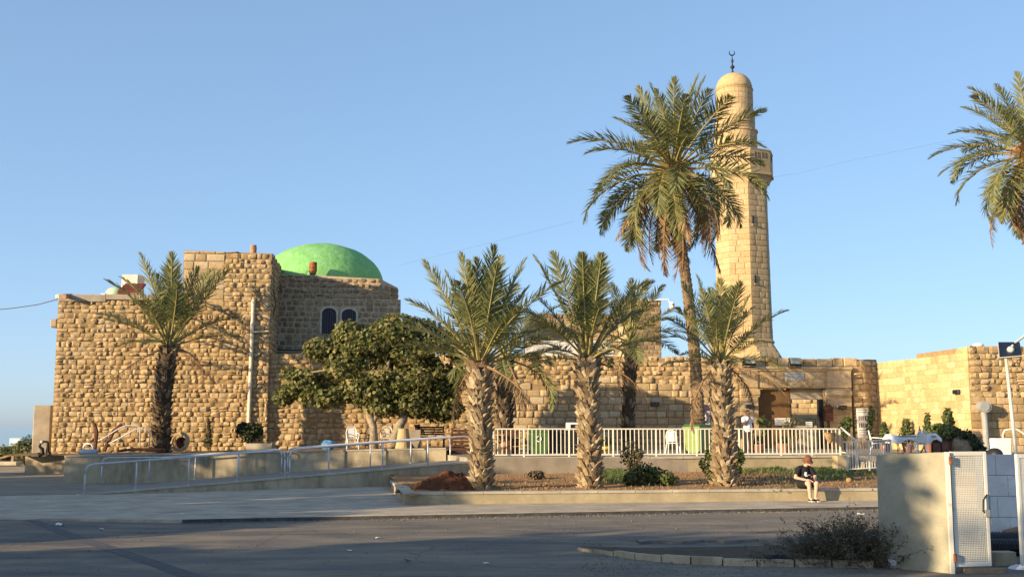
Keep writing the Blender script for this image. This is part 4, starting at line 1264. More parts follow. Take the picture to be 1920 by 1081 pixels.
g0 = P(1776, 1060, gY); g1 = P(1856, 1066, gY + .10)
mg, q, Ln, H = mesh_gate('mesh_gate', 'white wire mesh gate with rust stains next to the grey wall', (ga.x + .06, gY, .07), (P(1854, 960, gY + .1).x, gY + .12, .07), .09, P(1810, 846, gY).z)
mb = MB(); mb.tube([q @ Vector((Ln - .03, -.03, H * .62)), q @ Vector((Ln - .12, -.07, H * .57)), q @ Vector((Ln - .13, -.07, H * .48)), q @ Vector((Ln - .03, -.03, H * .44))], .012, 6); mb.build('handle_loop', 'dark_metal', mg)
MB().box((0, 0, 0), (.07, .05, .10), M4=q @ Matrix.Translation((Ln - .06, -.06, H * .46))).build('padlock', 'grey_pipe', mg)
MB().box((0, 0, 0), (.03, .03, .5), M4=q @ Matrix.Translation((Ln + .02, .0, H * .5))).build('latch_bar', 'grey_pipe', mg)
r0 = P(1909, 1000, gY + .15)
mesh_gate('right_mesh_gate', 'edge of a second white mesh gate at the right picture border', (r0.x, gY + .1, .1), (r0.x + .9, gY + .35, .1), .1, P(1912, 851, gY).z)
MB_ = MB().box((ga.x + .5, gY + .05, .03), (.62, .1, .06), .08)
tag(MB_.build('gate_sill', 'tan_wood'), 'yellowish wooden sill under the white mesh gate', 'sill')
# white block wall seen between the gates
bY = 20.2
x0, x1 = P(1838, 900, bY).x, P(1940, 900, bY).x; z0_, z1_ = P(1870, 1008, bY).z, P(1870, 851, bY).z
blw = thing('block_wall', 'white painted block wall between the two mesh gates', 'wall', (x0, bY, z0_))
MB().box(((x0 + x1) / 2, bY + .12, (z0_ + z1_) / 2 - .2), (x1 - x0 - .02, .14, z1_ - z0_ - .03 + .4)).build('wall_core', 'block', blw)
zz = z0_; i = 0
hs_ = [(.52), (.28), (.24), (.42)]
rows = 4
for k in range(rows):
    h = (z1_ - z0_) / rows
    xx = x0 - .2 * (k % 2)
    while xx < x1:
        xe = min(xx + .46, x1); xs_ = max(xx, x0)
        if xe - xs_ > .05: MB().box(((xs_ + xe) / 2, bY, z0_ + h * (k + .5)), (xe - xs_ - .006, .14, h - .006), bev=.004).build('block', 'block', blw)
        xx += .46
# corrugated black pipe bundle and rubble under it
cp = thing('corrugated_pipe', 'coil of black corrugated pipe under the white block wall', 'pipe', (P(1890, 1040, 18.9).x, 18.9, 0))
for k in range(3):
    c = P(1905, 1052 - 20 * k, 18.9 + .1 * k)
    pts = []; rd = []
    for s in range(48):
        pts.append((c.x - .55 + s * .026, c.y, max(.14, c.z))); rd.append(.135 + (.012 if s % 2 else -.008))
    MB().tube(pts, rd, 10).build('pipe_length', 'corrugated', cp, smooth=False)
c = P(1880, 1050, 17.6)
tag(MB().box((c.x, 17.6, .10), (.34, .22, .22), .1, .015).build('concrete_block', 'concrete'), 'dusty concrete block lying behind the mesh gate', 'block')
tag(MB().add([P(1876, 1001, 20.0), P(1912, 1001, 20.0), P(1912, 985, 20.0), P(1880, 993, 20.0), P(1876, 1001, 19.96), P(1912, 1001, 19.96), P(1912, 985, 19.96), P(1880, 993, 19.96)], [(4, 5, 6, 7), (0, 3, 2, 1), (0, 1, 5, 4), (3, 7, 6, 2), (0, 4, 7, 3), (1, 2, 6, 5)]).build('cardboard_sheet', 'tan_wood'), 'tan cardboard sheet leaning low on the white block wall', 'cardboard')
# white bin behind
c = P(1876, 838, 26)
mb = MB(); zz = c.z - .42
mb.lathe([(.24, .0), (.25, zz), (.235, zz + .30), (.245, zz + .62), (.22, zz + .63)], (c.x, 26, 0), 4, a0=PI / 4)
mb.build('white_crate', 'white_plastic')
o = bpy.data.objects['white_crate']; tag(o, 'tall pale plastic container standing behind the block wall', 'container')
c = P(1865, 846, 24)
tag(MB().ball((c.x, 24, c.z - .06), (.16, .2, .14)).build('black_bag', 'black', smooth=True), 'black bundle on the wall beside the pale container', 'bag')
# solar street lamp
lY = 21.5
base = P(1908, 880, lY); top = P(1886, 668, lY)
lamp = thing('solar_lamp', 'solar street lamp with a tilted dark panel on a slim leaning pole', 'street lamp', (base.x + .02, lY, 0))
MB().tube([(base.x + .10, lY, -.1), base, top + Vector((0, 0, -.02))], [.038, .036, .030], 10).build('pole', 'pole', lamp, smooth=True)
p4 = pl_(lY, (1872, 643), (1912, 643), (1902, 668.5), (1861, 672))
dv = Vector((0, -.28, 0))
pan = [p4[0] + Vector((0, .02, 0)), p4[1] + Vector((0, .02, 0)), p4[2] - Vector((0, .30, 0)), p4[3] - Vector((0, .30, 0))]
nn = (pan[1] - pan[0]).cross(pan[2] - pan[0]).normalized() * .03
mb = MB(); mb.add([p + nn for p in pan] + [p - nn for p in pan], [(0, 1, 2, 3), (7, 6, 5, 4), (0, 4, 5, 1), (1, 5, 6, 2), (2, 6, 7, 3), (3, 7, 4, 0)])
sp = mb.build('solar_panel', 'solar', lamp)
for k in range(4):
    a, b = pan[k], pan[(k + 1) % 4]; MB().tube([a, b], .014, 4).build('panel_edge', 'pole', lamp)
pc = (pan[0] + pan[1] + pan[2] + pan[3]) / 4
MB().tube([top, pc + Vector((0, -.02, -.02))], .028, 8).build('mount', 'pole', lamp)
MB().ball(pc + Vector((.0, -.05, -.0)), .07, 12, 8).build('sensor_dome', 'pole', lamp, smooth=True)
MB().tube([pc + Vector((.05, .02, .05)), P(1900, 645, lY), P(1925, 626, lY), P(1960, 600, lY)], .024, 8).build('lamp_arm', 'pole', lamp, smooth=True)
# far right lower corner rubble
tag(MB().ball(P(1915, 1072, 17.2), (.22, .2, .12)).build('white_sack', 'white_cloth', smooth=True), 'crumpled white sack in the lower right corner', 'sack')

# traffic island with kerb stones
isl = thing('traffic_island', 'dusty island edged with grey kerb stones in the right foreground', 'traffic island', G(1300, 1050, 0))
front = [G(1082, 1031, 0), G(1112, 1036, 0), G(1150, 1042, 0), G(1190, 1048, 0), G(1240, 1053, 0), G(1295, 1057, 0), G(1355, 1059.5, 0), G(1420, 1061, 0), G(1490, 1062, 0), G(1560, 1063, 0), G(1640, 1064, 0)]
rear = [G(1640, 1020, 0), G(1510, 1021, 0), G(1360, 1025, 0), G(1215, 1027, 0), G(1120, 1028, 0)]
for i in range(len(front) - 1):
    a, b = front[i], front[i + 1]
    d = (b - a).normalized(); nn = Vector((-d.y, d.x, 0))
    a2, b2 = a + d * .012, b - d * .012
    h = .055 + .055 * min(1, i / 4); h += rr(-.01, .01)
    MB().prism([(a2.x, a2.y), (b2.x, b2.y), ((b2 + nn * .13).x, (b2 + nn * .13).y), ((a2 + nn * .13).x, (a2 + nn * .13).y)], -.05, h).build('kerb_stone', 'concrete', isl)
pol = [p + Vector((0, .1, 0)) for p in front] + rear
c = sum(pol, Vector()) / len(pol)
mb = MB(); mb.add([(c.x, c.y, .09)] + [(p.x, p.y, .07 if i < len(front) else .012) for i, p in enumerate(pol)], [(0, i + 1, (i + 1) % len(pol) + 1) for i in range(len(pol))])
mb.build('island_soil', 'island', isl, smooth=True)
# broken asphalt lip behind the island
mb = MB(); pr = [G(x, 1019 - 5 * (x - 1200) / 400 + 1.5 * math.sin(x * .07), 0) for x in range(1200, 1520, 20)]
for i in range(len(pr) - 1):
    a, b = pr[i], pr[i + 1]
    mb.add([(a.x, a.y, .002), (b.x, b.y, .002), (b.x, b.y + .02, .05), (a.x, a.y + .02, .05), (a.x, a.y + .8, .006), (b.x, b.y + .8, .006)], [(0, 1, 2, 3), (3, 2, 5, 4)])
o = mb.build('road_edge', 'road'); o['kind'] = 'structure'
M['stalk'] = simple('orange_date_stalk', (.36, .19, .06), .8, var=.25)
# ================================================================ PALMS
def frond_mesh(seed, bend, mats, dead=False, pairs=62, bare=.26, lw=.0064, ll=.20):
    r = random.Random(seed)
    n = 14; pts = []; tans = []
    p = Vector((0, 0, 0)); a = 0
    for i in range(n + 1):
        t = i / n
        ang = -bend * (t ** 1.5)
        T = Vector((math.cos(ang), r.uniform(-.01, .01), math.sin(ang)))
        pts.append(p.copy()); tans.append(T); p = p + T / n
    def at(t):
        k = min(n - 1, int(t * n)); f_ = t * n - k
        return pts[k].lerp(pts[k + 1], f_), tans[k].lerp(tans[k + 1], f_).normalized()
    mb = MB()
    mb.tube([at(t)[0] for t in (0, .12, .3, .5, .7, .85, 1)], [.020, .014, .010, .0075, .0055, .0035, .0015], 5, caps=False)
    nst = len(mb.f)
    for k in range(pairs):
        t = bare + (1 - bare) * (k + .5) / pairs
        q, T = at(t)
        S_ = Vector((0, 1, 0)); N = T.cross(S_) * -1
        if N.z < 0 and abs(T.z) < .9: N = -N
        s_ = (t - bare) / (1 - bare)
        Lf = ll * (math.sin(PI * min(1, .22 + s_ * .80)) ** .6) * (1.0 if s_ < .93 else .8)
        if s_ < .1: Lf *= .5 + 5 * s_
        for sd in (-1, 1):
            if r.random() < (.10 if dead else .03): continue
            al = R(lerp(64, 28, s_) + r.uniform(-12, 12) + (-8 if dead else 0))
            di = R((28 if k % 2 else 10) + r.uniform(-14, 14)) if not dead else R(r.uniform(-75, -10))
            D = (T * math.cos(al) + (S_ * sd * math.cos(di) + N * math.sin(di)) * math.sin(al)).normalized()
            Lk = Lf * r.uniform(.85, 1.12)
            Wd = D.cross(N).normalized()
            Wd = (Wd * math.cos(r.uniform(-.6, .6)) + N * math.sin(r.uniform(-.6, .6))).normalized()
            w = lw * (r.uniform(.85, 1.15)) * (.7 if dead else 1)
            dr = Vector((0, 0, -1)) * Lk * r.uniform(.04, .16) * (2.5 if dead else 1)
            m_ = q + D * Lk * .45 + dr * .15; e = q + D * Lk + dr
            i0 = len(mb.v)
            mb.v += [q - Wd * w * .5, q + Wd * w * .5, m_ - Wd * w, m_ + Wd * w, e]
            mb.f += [(i0, i0 + 1, i0 + 3, i0 + 2), (i0 + 2, i0 + 3, i0 + 4)]
    mi = [1] * nst + [0] * (len(mb.f) - nst)
    return mesh('frond', mb.v, mb.f, [M[m] for m in mats], False, mi)
FG = {b: [frond_mesh(100 + b + s, R(b), ('palm', 'rachis')) for s in range(2)] for b in (12, 35, 60, 85, 110)}
FD = {b: [frond_mesh(500 + b + s, R(b), ('palm_dead', 'rachis_dead'), True, 60, .22, .0064, .135) for s in range(2)] for b in (30, 60, 95)}
def boot_mesh(k, bm):
    r = random.Random(k)
    w, h = .5, 1
    v = [(-.5, 0, 0), (.5, 0, 0), (.42, -.25, .45), (-.42, -.25, .45), (.22, -r.uniform(.45, .8), r.uniform(.8, 1.05)), (-.22, -r.uniform(.45, .8), r.uniform(.8, 1.05)),
         (-.45, .12, .1), (.45, .12, .1), (.3, -.02, .75), (-.3, -.02, .75), (0, -.34, .5), (0, -.12, .02)]
    f = [(0, 11, 10, 3), (11, 1, 2, 10), (3, 10, 5), (10, 4, 5), (10, 2, 4), (1, 7, 8, 2), (2, 8, 4), (4, 8, 9, 5), (3, 5, 9), (0, 3, 9, 6), (7, 6, 9, 8)]
    return mesh('leaf_base', v, f, M[bm])
BOOTS = {bm: [boot_mesh(k, bm) for k in range(6)] for bm in ('boot', 'boot_dark')}
def palm(name, label, path, rads, nf, Lf, el=(82, -5), dead=6, deadel=(-15, -70), boots=0, boot_h=.30, group='date palms', upright=1.0, seed=1, leafbase_top=True, bstuff=False, jitter=10, bmax=100, fruit=0, lowf=1.0, bm='boot'):
    BOOT = BOOTS[bm]
    r = random.Random(seed)
    base = path[0]
    t = thing(name, label, 'palm tree', base, 0, group)
    # smooth trunk path
    def cat(i, u):
        p = [path[max(0, i - 1)], path[i], path[min(len(path) - 1, i + 1)], path[min(len(path) - 1, i + 2)]]
        return .5 * ((2 * p[1]) + (p[2] - p[0]) * u + (2 * p[0] - 5 * p[1] + 4 * p[2] - p[3]) * u * u + (3 * p[1] - p[0] - 3 * p[2] + p[3]) * u ** 3)
    pts = []; rad = []
    sub = 8 if boots else 26
    for i in range(len(path) - 1):
        for k in range(sub):
            pts.append(cat(i, k / sub)); rad.append(lerp(rads[i], rads[i + 1], k / sub))
    pts.append(path[-1]); rad.append(rads[-1])
    if not boots: rad = [q * (1.06 + .06 * r.random() if k % 2 else .94) for k, q in enumerate(rad)]
    else: rad = [q * .86 for q in rad]
    tr = MB().tube(pts, rad, 14).build('trunk', 'palm_core' if boots else 'ring_trunk', t, smooth=not boots and False)
    top = path[-1]; inv = wm(t).inverted()
    if boots:
        cum = [0]
        for k in range(1, len(pts)): cum.append(cum[-1] + (pts[k] - pts[k - 1]).length)
        for k in range(boots):
            if r.random() < .06: continue
            s_ = cum[-1] * (k + .5) / boots * .985
            j = max(q for q in range(len(cum)) if cum[q] <= s_); j = min(j, len(pts) - 2)
            u = (s_ - cum[j]) / max(1e-6, cum[j + 1] - cum[j])
            c = pts[j].lerp(pts[j + 1], u); rd = lerp(rad[j], rad[j + 1], u)
            a = k * R(137.508) + r.uniform(-.12, .12)
            out = Vector((math.cos(a), math.sin(a), 0))
            wdt = 2 * PI * rd / 9.5 * r.uniform(.9, 1.2); hh = boot_h * r.uniform(.7, 1.4) * (1 + .25 * (s_ / cum[-1]))
            X = Vector((-out.y, out.x, 0)); 
            flare = r.uniform(.02, .30)
            Yv = -out
            mt = Matrix(((X.x, Yv.x, 0), (X.y, Yv.y, 0), (0, 0, 1))).to_4x4() @ Matrix.Rotation(r.uniform(-.25, .25), 4, 'Y') @ Matrix.Rotation(flare - .1, 4, 'X') @ Matrix.Diagonal((wdt, .20 * r.uniform(.7, 1.3), hh, 1))
            put('leaf_base', BOOT[r.randrange(6)], t, inv @ Matrix.Translation(c + out * (rd * .93) - Vector((0, 0, hh * .45))) @ mt)
    else:
        # short stubs below the crown
        for k in range(46):
            a = k * R(137.5); z = -.05 - .032 * k
            out = Vector((math.cos(a), math.sin(a), 0)); X = Vector((-out.y, out.x, 0)); Yv = -out
            mt = Matrix(((X.x, Yv.x, 0), (X.y, Yv.y, 0), (0, 0, 1))).to_4x4() @ Matrix.Rotation(.15, 4, 'X') @ Matrix.Diagonal((.2, .2, .34, 1))
            put('leaf_base', BOOT[k % 6], t, inv @ Matrix.Translation(top + Vector((0, 0, z)) + out * rads[-1] * .8) @ mt)
    for k in range(nf + dead):
        dd = k >= nf
        if not dd:
            u = k / max(1, nf - 1)
            e = lerp(el[0], el[1], u ** upright) + r.uniform(-jitter, jitter) * .8
            bend = lerp(8, bmax, min(1, max(0, (85 - e) / 105))) * r.uniform(.75, 1.2)
            az = k * R(137.508) + r.uniform(-.3, .3)
            Lk = Lf * r.uniform(.85, 1.08) * lerp(.92, 1.0, min(1, u * 3))
            Lk *= lerp(lowf, 1.0, min(1, max(0, math.sin(R(e))) * 1.15))
            bb_ = min(FG, key=lambda q: abs(q - bend)); me = FG[bb_][r.randrange(2)]
        else:
            e = r.uniform(*deadel); az = k * R(137.508) + r.uniform(-.5, .5)
            Lk = Lf * (r.uniform(.75, 1.1) if fruit else r.uniform(.6, 1.0))
            me = FD[(30, 60, 95)[r.randrange(3)]][r.randrange(2)]
        out = Vector((math.cos(az), math.sin(az), 0))
        st = top + out * rads[-1] * (.35 if not dd else .7) + Vector((0, 0, .18 - (.35 * (k / (nf + dead)))))
        mt = Matrix.Translation(st) @ Matrix.Rotation(az, 4, 'Z') @ Matrix.Rotation(-R(e), 4, 'Y') @ Matrix.Rotation(r.uniform(-.45, .45), 4, 'X') @ Matrix.Diagonal((Lk, Lk * r.uniform(.9, 1.15), Lk, 1))
        put('dead_frond' if dd else 'frond', me, t, inv @ mt)
    for k in range(fruit):
        az = r.uniform(0, 2 * PI); out = Vector((math.cos(az), math.sin(az), 0)); mb = MB()
        s0 = top + Vector((0, 0, .1)) + out * .15
        for j in range(26):
            o2 = out * r.uniform(.5, 1.1) + Vector((r.gauss(0, .18), r.gauss(0, .18), 0))
            mb.tube([s0, s0 + o2 * .55 + Vector((0, 0, .25)), s0 + o2 * .9 + Vector((0, 0, r.uniform(-.2, .1))), s0 + o2 * 1.0 + Vector((0, 0, r.uniform(-.75, -.2)))], [.012, .010, .008, .005], 3, caps=False)
        mb.build('fruit_stalk', 'stalk', t)
    return t
def ppath(base, *up):
    return [base] + [P(x, y, base.y + dy) for x, y, dy in up]
b0 = P(303, 847, 50.3); b0.z = gard_z(b0.x) - .1
palm('date_palm', 'dark trunked date palm standing against the stone tower at left', ppath(b0, (303, 780, 0), (308, 710, 0), (318, 645, 0)), [.40, .385, .41, .38], 24, 4.15, (88, 12), 3, (-5, -40), 300, .27, bm='boot_dark', seed=4, upright=1.25, bmax=70, lowf=.66)
b1 = P(905, 912, 31.6); b1.z = soil_h(b1.x, b1.y) - .08
palm('date_palm', 'stout scaly date palm in the planter beside the red soil heap', ppath(b1, (902, 840, 0), (899, 760, 0), (900, 676, 0)), [.31, .30, .31, .34], 30, 3.12, (88, 14), 3, (-5, -50), 300, .22, seed=9, upright=1.25, bmax=70, lowf=.66)
b2 = P(1105, 903, 32.4); b2.z = soil_h(b2.x, b2.y) - .08
palm('date_palm', 'scaly date palm in the planter left of the leafy shrub', ppath(b2, (1106, 830, 0), (1102, 750, 0), (1102, 668, 0)), [.33, .30, .31, .34], 26, 3.2, (88, 14), 2, (-10, -50), 300, .22, seed=14, upright=1.25, bmax=70, lowf=.66)
b3 = P(1357, 895, 33.4); b3.z = soil_h(b3.x, b3.y) - .08
palm('date_palm', 'scaly date palm in the planter in front of the minaret foot', ppath(b3, (1357, 820, 0), (1352, 740, 0), (1350, 676, 0)), [.34, .31, .32, .32], 24, 2.5, (86, 15), 3, (-5, -45), 300, .23, seed=23, upright=1.2, bmax=70, lowf=.66)
b4 = P(945, 850, 46.3); b4.z = TZ - .05
palm('date_palm', 'dark shaded date palm behind the railing with drooping dry fronds', ppath(b4, (946, 790, 0), (945, 740, 0), (948, 672, 0)), [.32, .31, .33, .33], 18, 3.2, (72, -10), 5, (-25, -75), 180, .3, bm='boot_dark', seed=31)
b5 = P(1180, 850, 50.3); b5.z = TZ - .05
palm('date_palm', 'thin date palm behind the railing below the tall palm with a broken dry frond', ppath(b5, (1178, 790, 0), (1180, 720, 0), (1182, 640, 0)), [.34, .28, .26, .28], 17, 3.2, (84, 8), 3, (-40, -80), 170, .3, bm='boot_dark', seed=37)
b6 = P(1314, 850, 50.8); b6.z = TZ - .05
palm('date_palm', 'very tall slender date palm rising beside the minaret with a wide crown', ppath(b6, (1310, 780, 0), (1302, 660, 0), (1287, 530, 0), (1270, 410, 0), (1262, 322, 0)), [.32, .28, .26, .245, .23, .25], 52, 4.95, (86, -34), 24, (-30, -80), 0, seed=46, upright=.85, jitter=9, fruit=7)
b7 = P(1962, 850, 40); b7.z = TZ - .05
palm('date_palm', 'tall date palm at the right picture edge, only its left fronds showing', [b7, P(1956, 640, 40), P(1948, 460, 40), P(1936, 292, 40)], [.33, .29, .28, .28], 46, 3.5, (80, -30), 16, (-45, -75), 0, seed=52, upright=.95, fruit=6)

# ================================================================ FIG TREE AND SHRUBS
def leaf_cloud(name, parent, pts_n, leafL, mat, seed, lobes=5, flat=.35):
    """pts_n: list of (position, outward normal); broad leaves"""
    r = random.Random(seed); v = []; f = []
    for p, n in pts_n:
        n = (n * .9 + Vector((r.gauss(0, .5), r.gauss(0, .5), r.gauss(.25, .4)))).normalized()
        a = n.orthogonal().normalized(); b = n.cross(a)
        th = r.uniform(0, 2 * PI); a, b = a * math.cos(th) + b * math.sin(th), b * math.cos(th) - a * math.sin(th)
        L_ = leafL * r.uniform(.6, 1.25); w = L_ * r.uniform(.38, .5)
        k = len(v)
        v += [p, p + a * L_ * .4 + b * w + n * L_ * flat * .25, p + a * L_ * 1.0 - n * L_ * flat * r.uniform(0, .8), p + a * L_ * .4 - b * w + n * L_ * flat * .25, p + a * L_ * .5]
        f += [(k, k + 1, k + 4), (k + 1, k + 2, k + 4), (k + 2, k + 3, k + 4), (k + 3, k, k + 4)] if lobes > 4 else [(k, k + 1, k + 2), (k, k + 2, k + 3)]
    inv = wm(parent).inverted() if parent else Matrix()
    o = put(name, mesh(name, [inv @ p for p in v], f, M[mat]), parent)
    return o
def ell_pts(c, rad, n, r, shell=.55):
    out = []
    for _ in range(n):
        d = Vector((r.gauss(0, 1), r.gauss(0, 1), r.gauss(0, 1))).normalized()
        s_ = shell + (1 - shell) * r.random() ** .5
        out.append((Vector((c[0] + d.x * rad[0] * s_, c[1] + d.y * rad[1] * s_, c[2] + d.z * rad[2] * s_)), d))
    return out
r = random.Random(77)
FYc = 48.6
fb = P(702, 838, 47.4); fb.z = 1.15
fig = thing('fig_tree', 'broad leafy fig tree with pale forked trunk in front of the long wall', 'tree', fb)
def fp(px, py, dy=0): return P(px, py, FYc + dy)
tr = MB()
tr.tube([fb, fp(700, 800, -1), fp(693, 778, -1), fp(690, 750, -1), fp(680, 710, -.6), fp(660, 670, -.2)], [.19, .16, .17, .12, .09, .05], 10)
tr.tube([fp(699, 792, -1), fp(708, 775, -1), fp(713, 745, -1), fp(725, 700, -.6), fp(735, 650, 0)], [.12, .11, .11, .09, .05], 9)
tr.tube([fp(690, 775, -1), fp(682, 765, -1.05), fp(680, 755, -1.1)], [.09, .07, .06], 7)
tr.tube([P(733, 838, 47.2), fp(742, 815, -1), fp(755, 785, -.9), fp(768, 745, -.5), fp(790, 690, 0), fp(815, 640, .2)], [.20, .20, .19, .15, .10, .05], 10)
tr.tube([fp(760, 770, -.9), fp(748, 740, -.8), fp(742, 700, -.4)], [.11, .08, .04], 8)
tr.tube([fp(680, 705, -.6), fp(630, 690, -.6), fp(570, 700, -.9)], [.08, .05, .02], 6)
tr.tube([fp(790, 690, 0), fp(830, 700, -.2), fp(862, 730, -.3)], [.08, .05, .02], 6)
for px, py in ((610, 650), (700, 620), (760, 620), (840, 640), (650, 740), (840, 760)):
    a = Vector(fp(lerp(715, px, .3), lerp(690, py, .3), -.4)); tr.tube([a, a.lerp(fp(px, py, -.5), .5) + Vector((0, 0, .2)), fp(px, py, -.6)], [.06, .04, .015], 5)
tr.build('trunk', 'bark', fig, smooth=True)
lobes = [(690, 650, .2, 1.9, 1.5, 1.3), (740, 625, .3, 1.7, 1.5, 1.0), (640, 690, -.1, 1.7, 1.4, 1.15), (575, 715, -.5, 1.4, 1.1, .85), (545, 730, -.7, .8, .8, .5), (800, 640, .6, 1.6, 1.4, 1.1), (845, 690, .5, 1.3, 1.3, 1.2),
         (760, 700, -.4, 1.9, 1.4, 1.3), (840, 745, .1, 1.1, 1.1, .9), (690, 735, -.8, 1.5, 1.0, .75), (620, 745, -.9, 1.1, .9, .6), (780, 755, -.6, 1.3, 1.0, .7), (870, 650, .7, .9, 1.0, .8), (660, 620, .2, 1.0, 1, .6), (560, 695, -.6, .7, .7, .5), (600, 655, -.2, .8, .8, .55), (868, 735, .4, .9, 1, .9), (830, 770, -.2, .9, .9, .5), (715, 765, -.9, .9, .8, .4), (590, 745, -.9, .8, .8, .45), (530, 745, -.8, .5, .5, .35)]
pts = []
for px, py, dy, ax, ay, az in lobes:
    c = fp(px, py, dy); pts += ell_pts(c, (ax * .92, ay, az * .9), int(1450 * ax * az ** .7), r, .35)
# clumpy gaps
pts = [q for q in pts if nz(q[0].x * .8, q[0].y * .8, q[0].z * .95) + .5 * nz(q[0].x * 2.2, q[0].y * 2.2, q[0].z * 2.4) > -.13]
leaf_cloud('foliage', fig, pts, .20, 'fig', 5, 6)['kind'] = 'stuff'
def shrub(name, label, cat, base, blobs, n, leafL, mat, stems=5, group=None, stem_mat='twig', seed=1, lobes=4, rad=.015):
    r = random.Random(seed)
    t = thing(name, label, cat, base, 0, group)
    mb = MB(); pts = []
    for k, (dx, dy, dz, ax, ay, az) in enumerate(blobs):
        c = Vector(base) + Vector((dx, dy, dz)); pts += ell_pts(c, (ax, ay, az), int(n / len(blobs)), r, .3)
        for j in range(stems):
            e = c + Vector((r.uniform(-ax, ax) * .6, r.uniform(-ay, ay) * .6, r.uniform(-.2, az) * .7))
            mb.tube([Vector(base) + Vector((r.uniform(-.04, .04), 0, 0)), Vector(base).lerp(e, .5) + Vector((0, 0, .1 * dz)), e], [rad * 1.4, rad, rad * .4], 5)
    mb.build('stem', stem_mat, t)
    leaf_cloud('foliage', t, pts, leafL, mat, seed, lobes)['kind'] = 'stuff'
    return t
c = P(467, 833, 52.3); c.z = gard_z(c.x)
shrub('garden_shrub', 'small round glossy dark green shrub at the tower corner', 'shrub', c, [(0, 0, .75, .62, .55, .45), (-.25, 0, .95, .35, .3, .3), (.3, 0, .9, .35, .3, .3)], 1500, .13, 'dark_shrub', 4, seed=2)
c = P(390, 838, 52.6); c.z = gard_z(c.x)
shrub('young_cypress', 'thin brownish young conifer beside the lying tyre', 'conifer', c, [(0, 0, .35, .22, .2, .3), (0, 0, .75, .15, .14, .35), (0, 0, 1.15, .07, .07, .3)], 900, .09, 'dry_shrub', 2, seed=3)
c = P(1205, 898, 33.6); c.z = soil_h(c.x, c.y)
shrub('planter_shrub', 'wide green leafy shrub in the planter between two palms', 'shrub', c, [(0, 0, .35, .42, .35, .35), (.35, .1, .28, .36, .3, .28), (.7, .0, .22, .3, .3, .24), (-.35, 0, .2, .25, .25, .2)], 1700, .10, 'shrub', 5, seed=6)
c = P(1190, 890, 34.2); c.z = soil_h(c.x, c.y)
shrub('spindly_shrub', 'tall spindly pale shrub growing up in front of the railing', 'shrub', c, [(-.05, 0, .55, .3, .2, .3), (-.12, 0, 1.0, .26, .2, .3), (-.25, 0, .8, .22, .2, .25), (.1, 0, .9, .2, .15, .2)], 420, .085, 'dry_shrub', 6, seed=8)
c = P(1488, 862, 44.2); c.z = TZ
shrub('terrace_plant', 'grey green bushy plant growing through the railing below the doorway', 'plant', c, [(0, 0, 1.3, .36, .3, .26), (-.22, 0, 1.1, .24, .2, .2), (.15, 0, .75, .16, .15, .25)], 330, .085, 'dry_shrub', 5, seed=10)
c = P(1382, 893, 34.6); c.z = soil_h(c.x, c.y)
shrub('palm_side_weed', 'green tall weed at the right side of the planter palm below the minaret', 'weed', c, [(0, 0, .5, .16, .15, .35), (.1, 0, .8, .14, .12, .25), (-.05, 0, 1.0, .12, .1, .2)], 520, .10, 'shrub', 4, seed=12)
c = P(1331, 888, 34.4); c.z = soil_h(c.x, c.y)
shrub('palm_side_weed', 'thin curved green weed at the left side of the planter palm below the minaret', 'weed', c, [(-.05, 0, .35, .1, .1, .3), (-.22, 0, .6, .08, .08, .2), (-.05, 0, .85, .08, .08, .2)], 240, .10, 'shrub', 2, seed=13)
c = P(1006, 892, 37); c.z = soil_h(c.x, c.y)
t = shrub('dead_plant', 'dark withered plant clump on the soil below the railing', 'plant', c, [(0, 0, .12, .28, .2, .14)], 220, .12, 'twig', 12, seed=15)
# potted row by the bright wall
def pot(c, r0, h, mat, parent):
    mb = MB(); mb.lathe([(r0 * .7, 0), (r0 * .95, h * .85), (r0 * 1.05, h * .86), (r0 * 1.05, h), (r0 * .9, h), (r0 * .85, h * .9)], c, 14); return mb.build('plant_pot', mat, parent)
for px, y0, hh, mt_, lab in ((1660, 790, 1.55, 'shrub', 'slim potted cypress, leftmost of the row by the bright wall'), (1702, 784, 1.75, 'shrub', 'wider potted conifer behind the clothed table, middle of the row by the bright wall'), (1741, 773, 1.95, 'shrub', 'tallest potted cypress of the row by the bright wall, right behind the table')):
    c = P(px, 850, 48.0); c.z = TZ
    zt = P(px, y0, 48).z - TZ
    wd = .2 if px != 1702 else .32
    t = shrub('potted_conifer', lab, 'potted conifer', c, [(0, 0, .7, wd, wd, .45), (0, 0, zt * .55, wd * 1.1, wd, zt * .28), (0, 0, zt * .8, wd * .6, wd * .6, zt * .22)], 800, .10, mt_, 2, 'potted conifers by the bright wall', seed=px)
    pot(c, .24, .42, 'terracotta', t)
c = P(1775, 850, 44.2); c.z = TZ
t = thing('potted_fern', 'big pinkish trough pot with a spreading fern and a tall shoot', 'potted plant', c)
MB().box(c + Vector((.05, 0, .36)), (1.15, .5, .5), 0, .06).build('plant_pot', 'terracotta', t)
MB().box(c + Vector((.05, 0, .60)), (1.25, .58, .08), 0, .02).build('pot_rim', 'terracotta', t)
pts = ell_pts(c + Vector((-.1, 0, .85)), (.75, .5, .35), 900, random.Random(4), .3) + ell_pts(c + Vector((.12, 0, 1.35)), (.2, .2, .45), 350, random.Random(5), .2) + ell_pts(c + Vector((.7, .1, .7)), (.5, .4, .22), 300, random.Random(5), .2)
leaf_cloud('foliage', t, pts, .16, 'shrub', 3)['kind'] = 'stuff'
MB().tube([c + Vector((0, 0, .6)), c + Vector((.1, 0, 1.6))], .025, 6).build('stem', 'twig', t)
c = P(1806, 850, 43.6); c.z = TZ
mb = MB().ball(c + Vector((0, 0, .35)), (.42, .35, .42), 14, 10)
for p in mb.v: p += (p - c) * .18 * nz(p.x * 3, p.y * 3, p.z * 3)
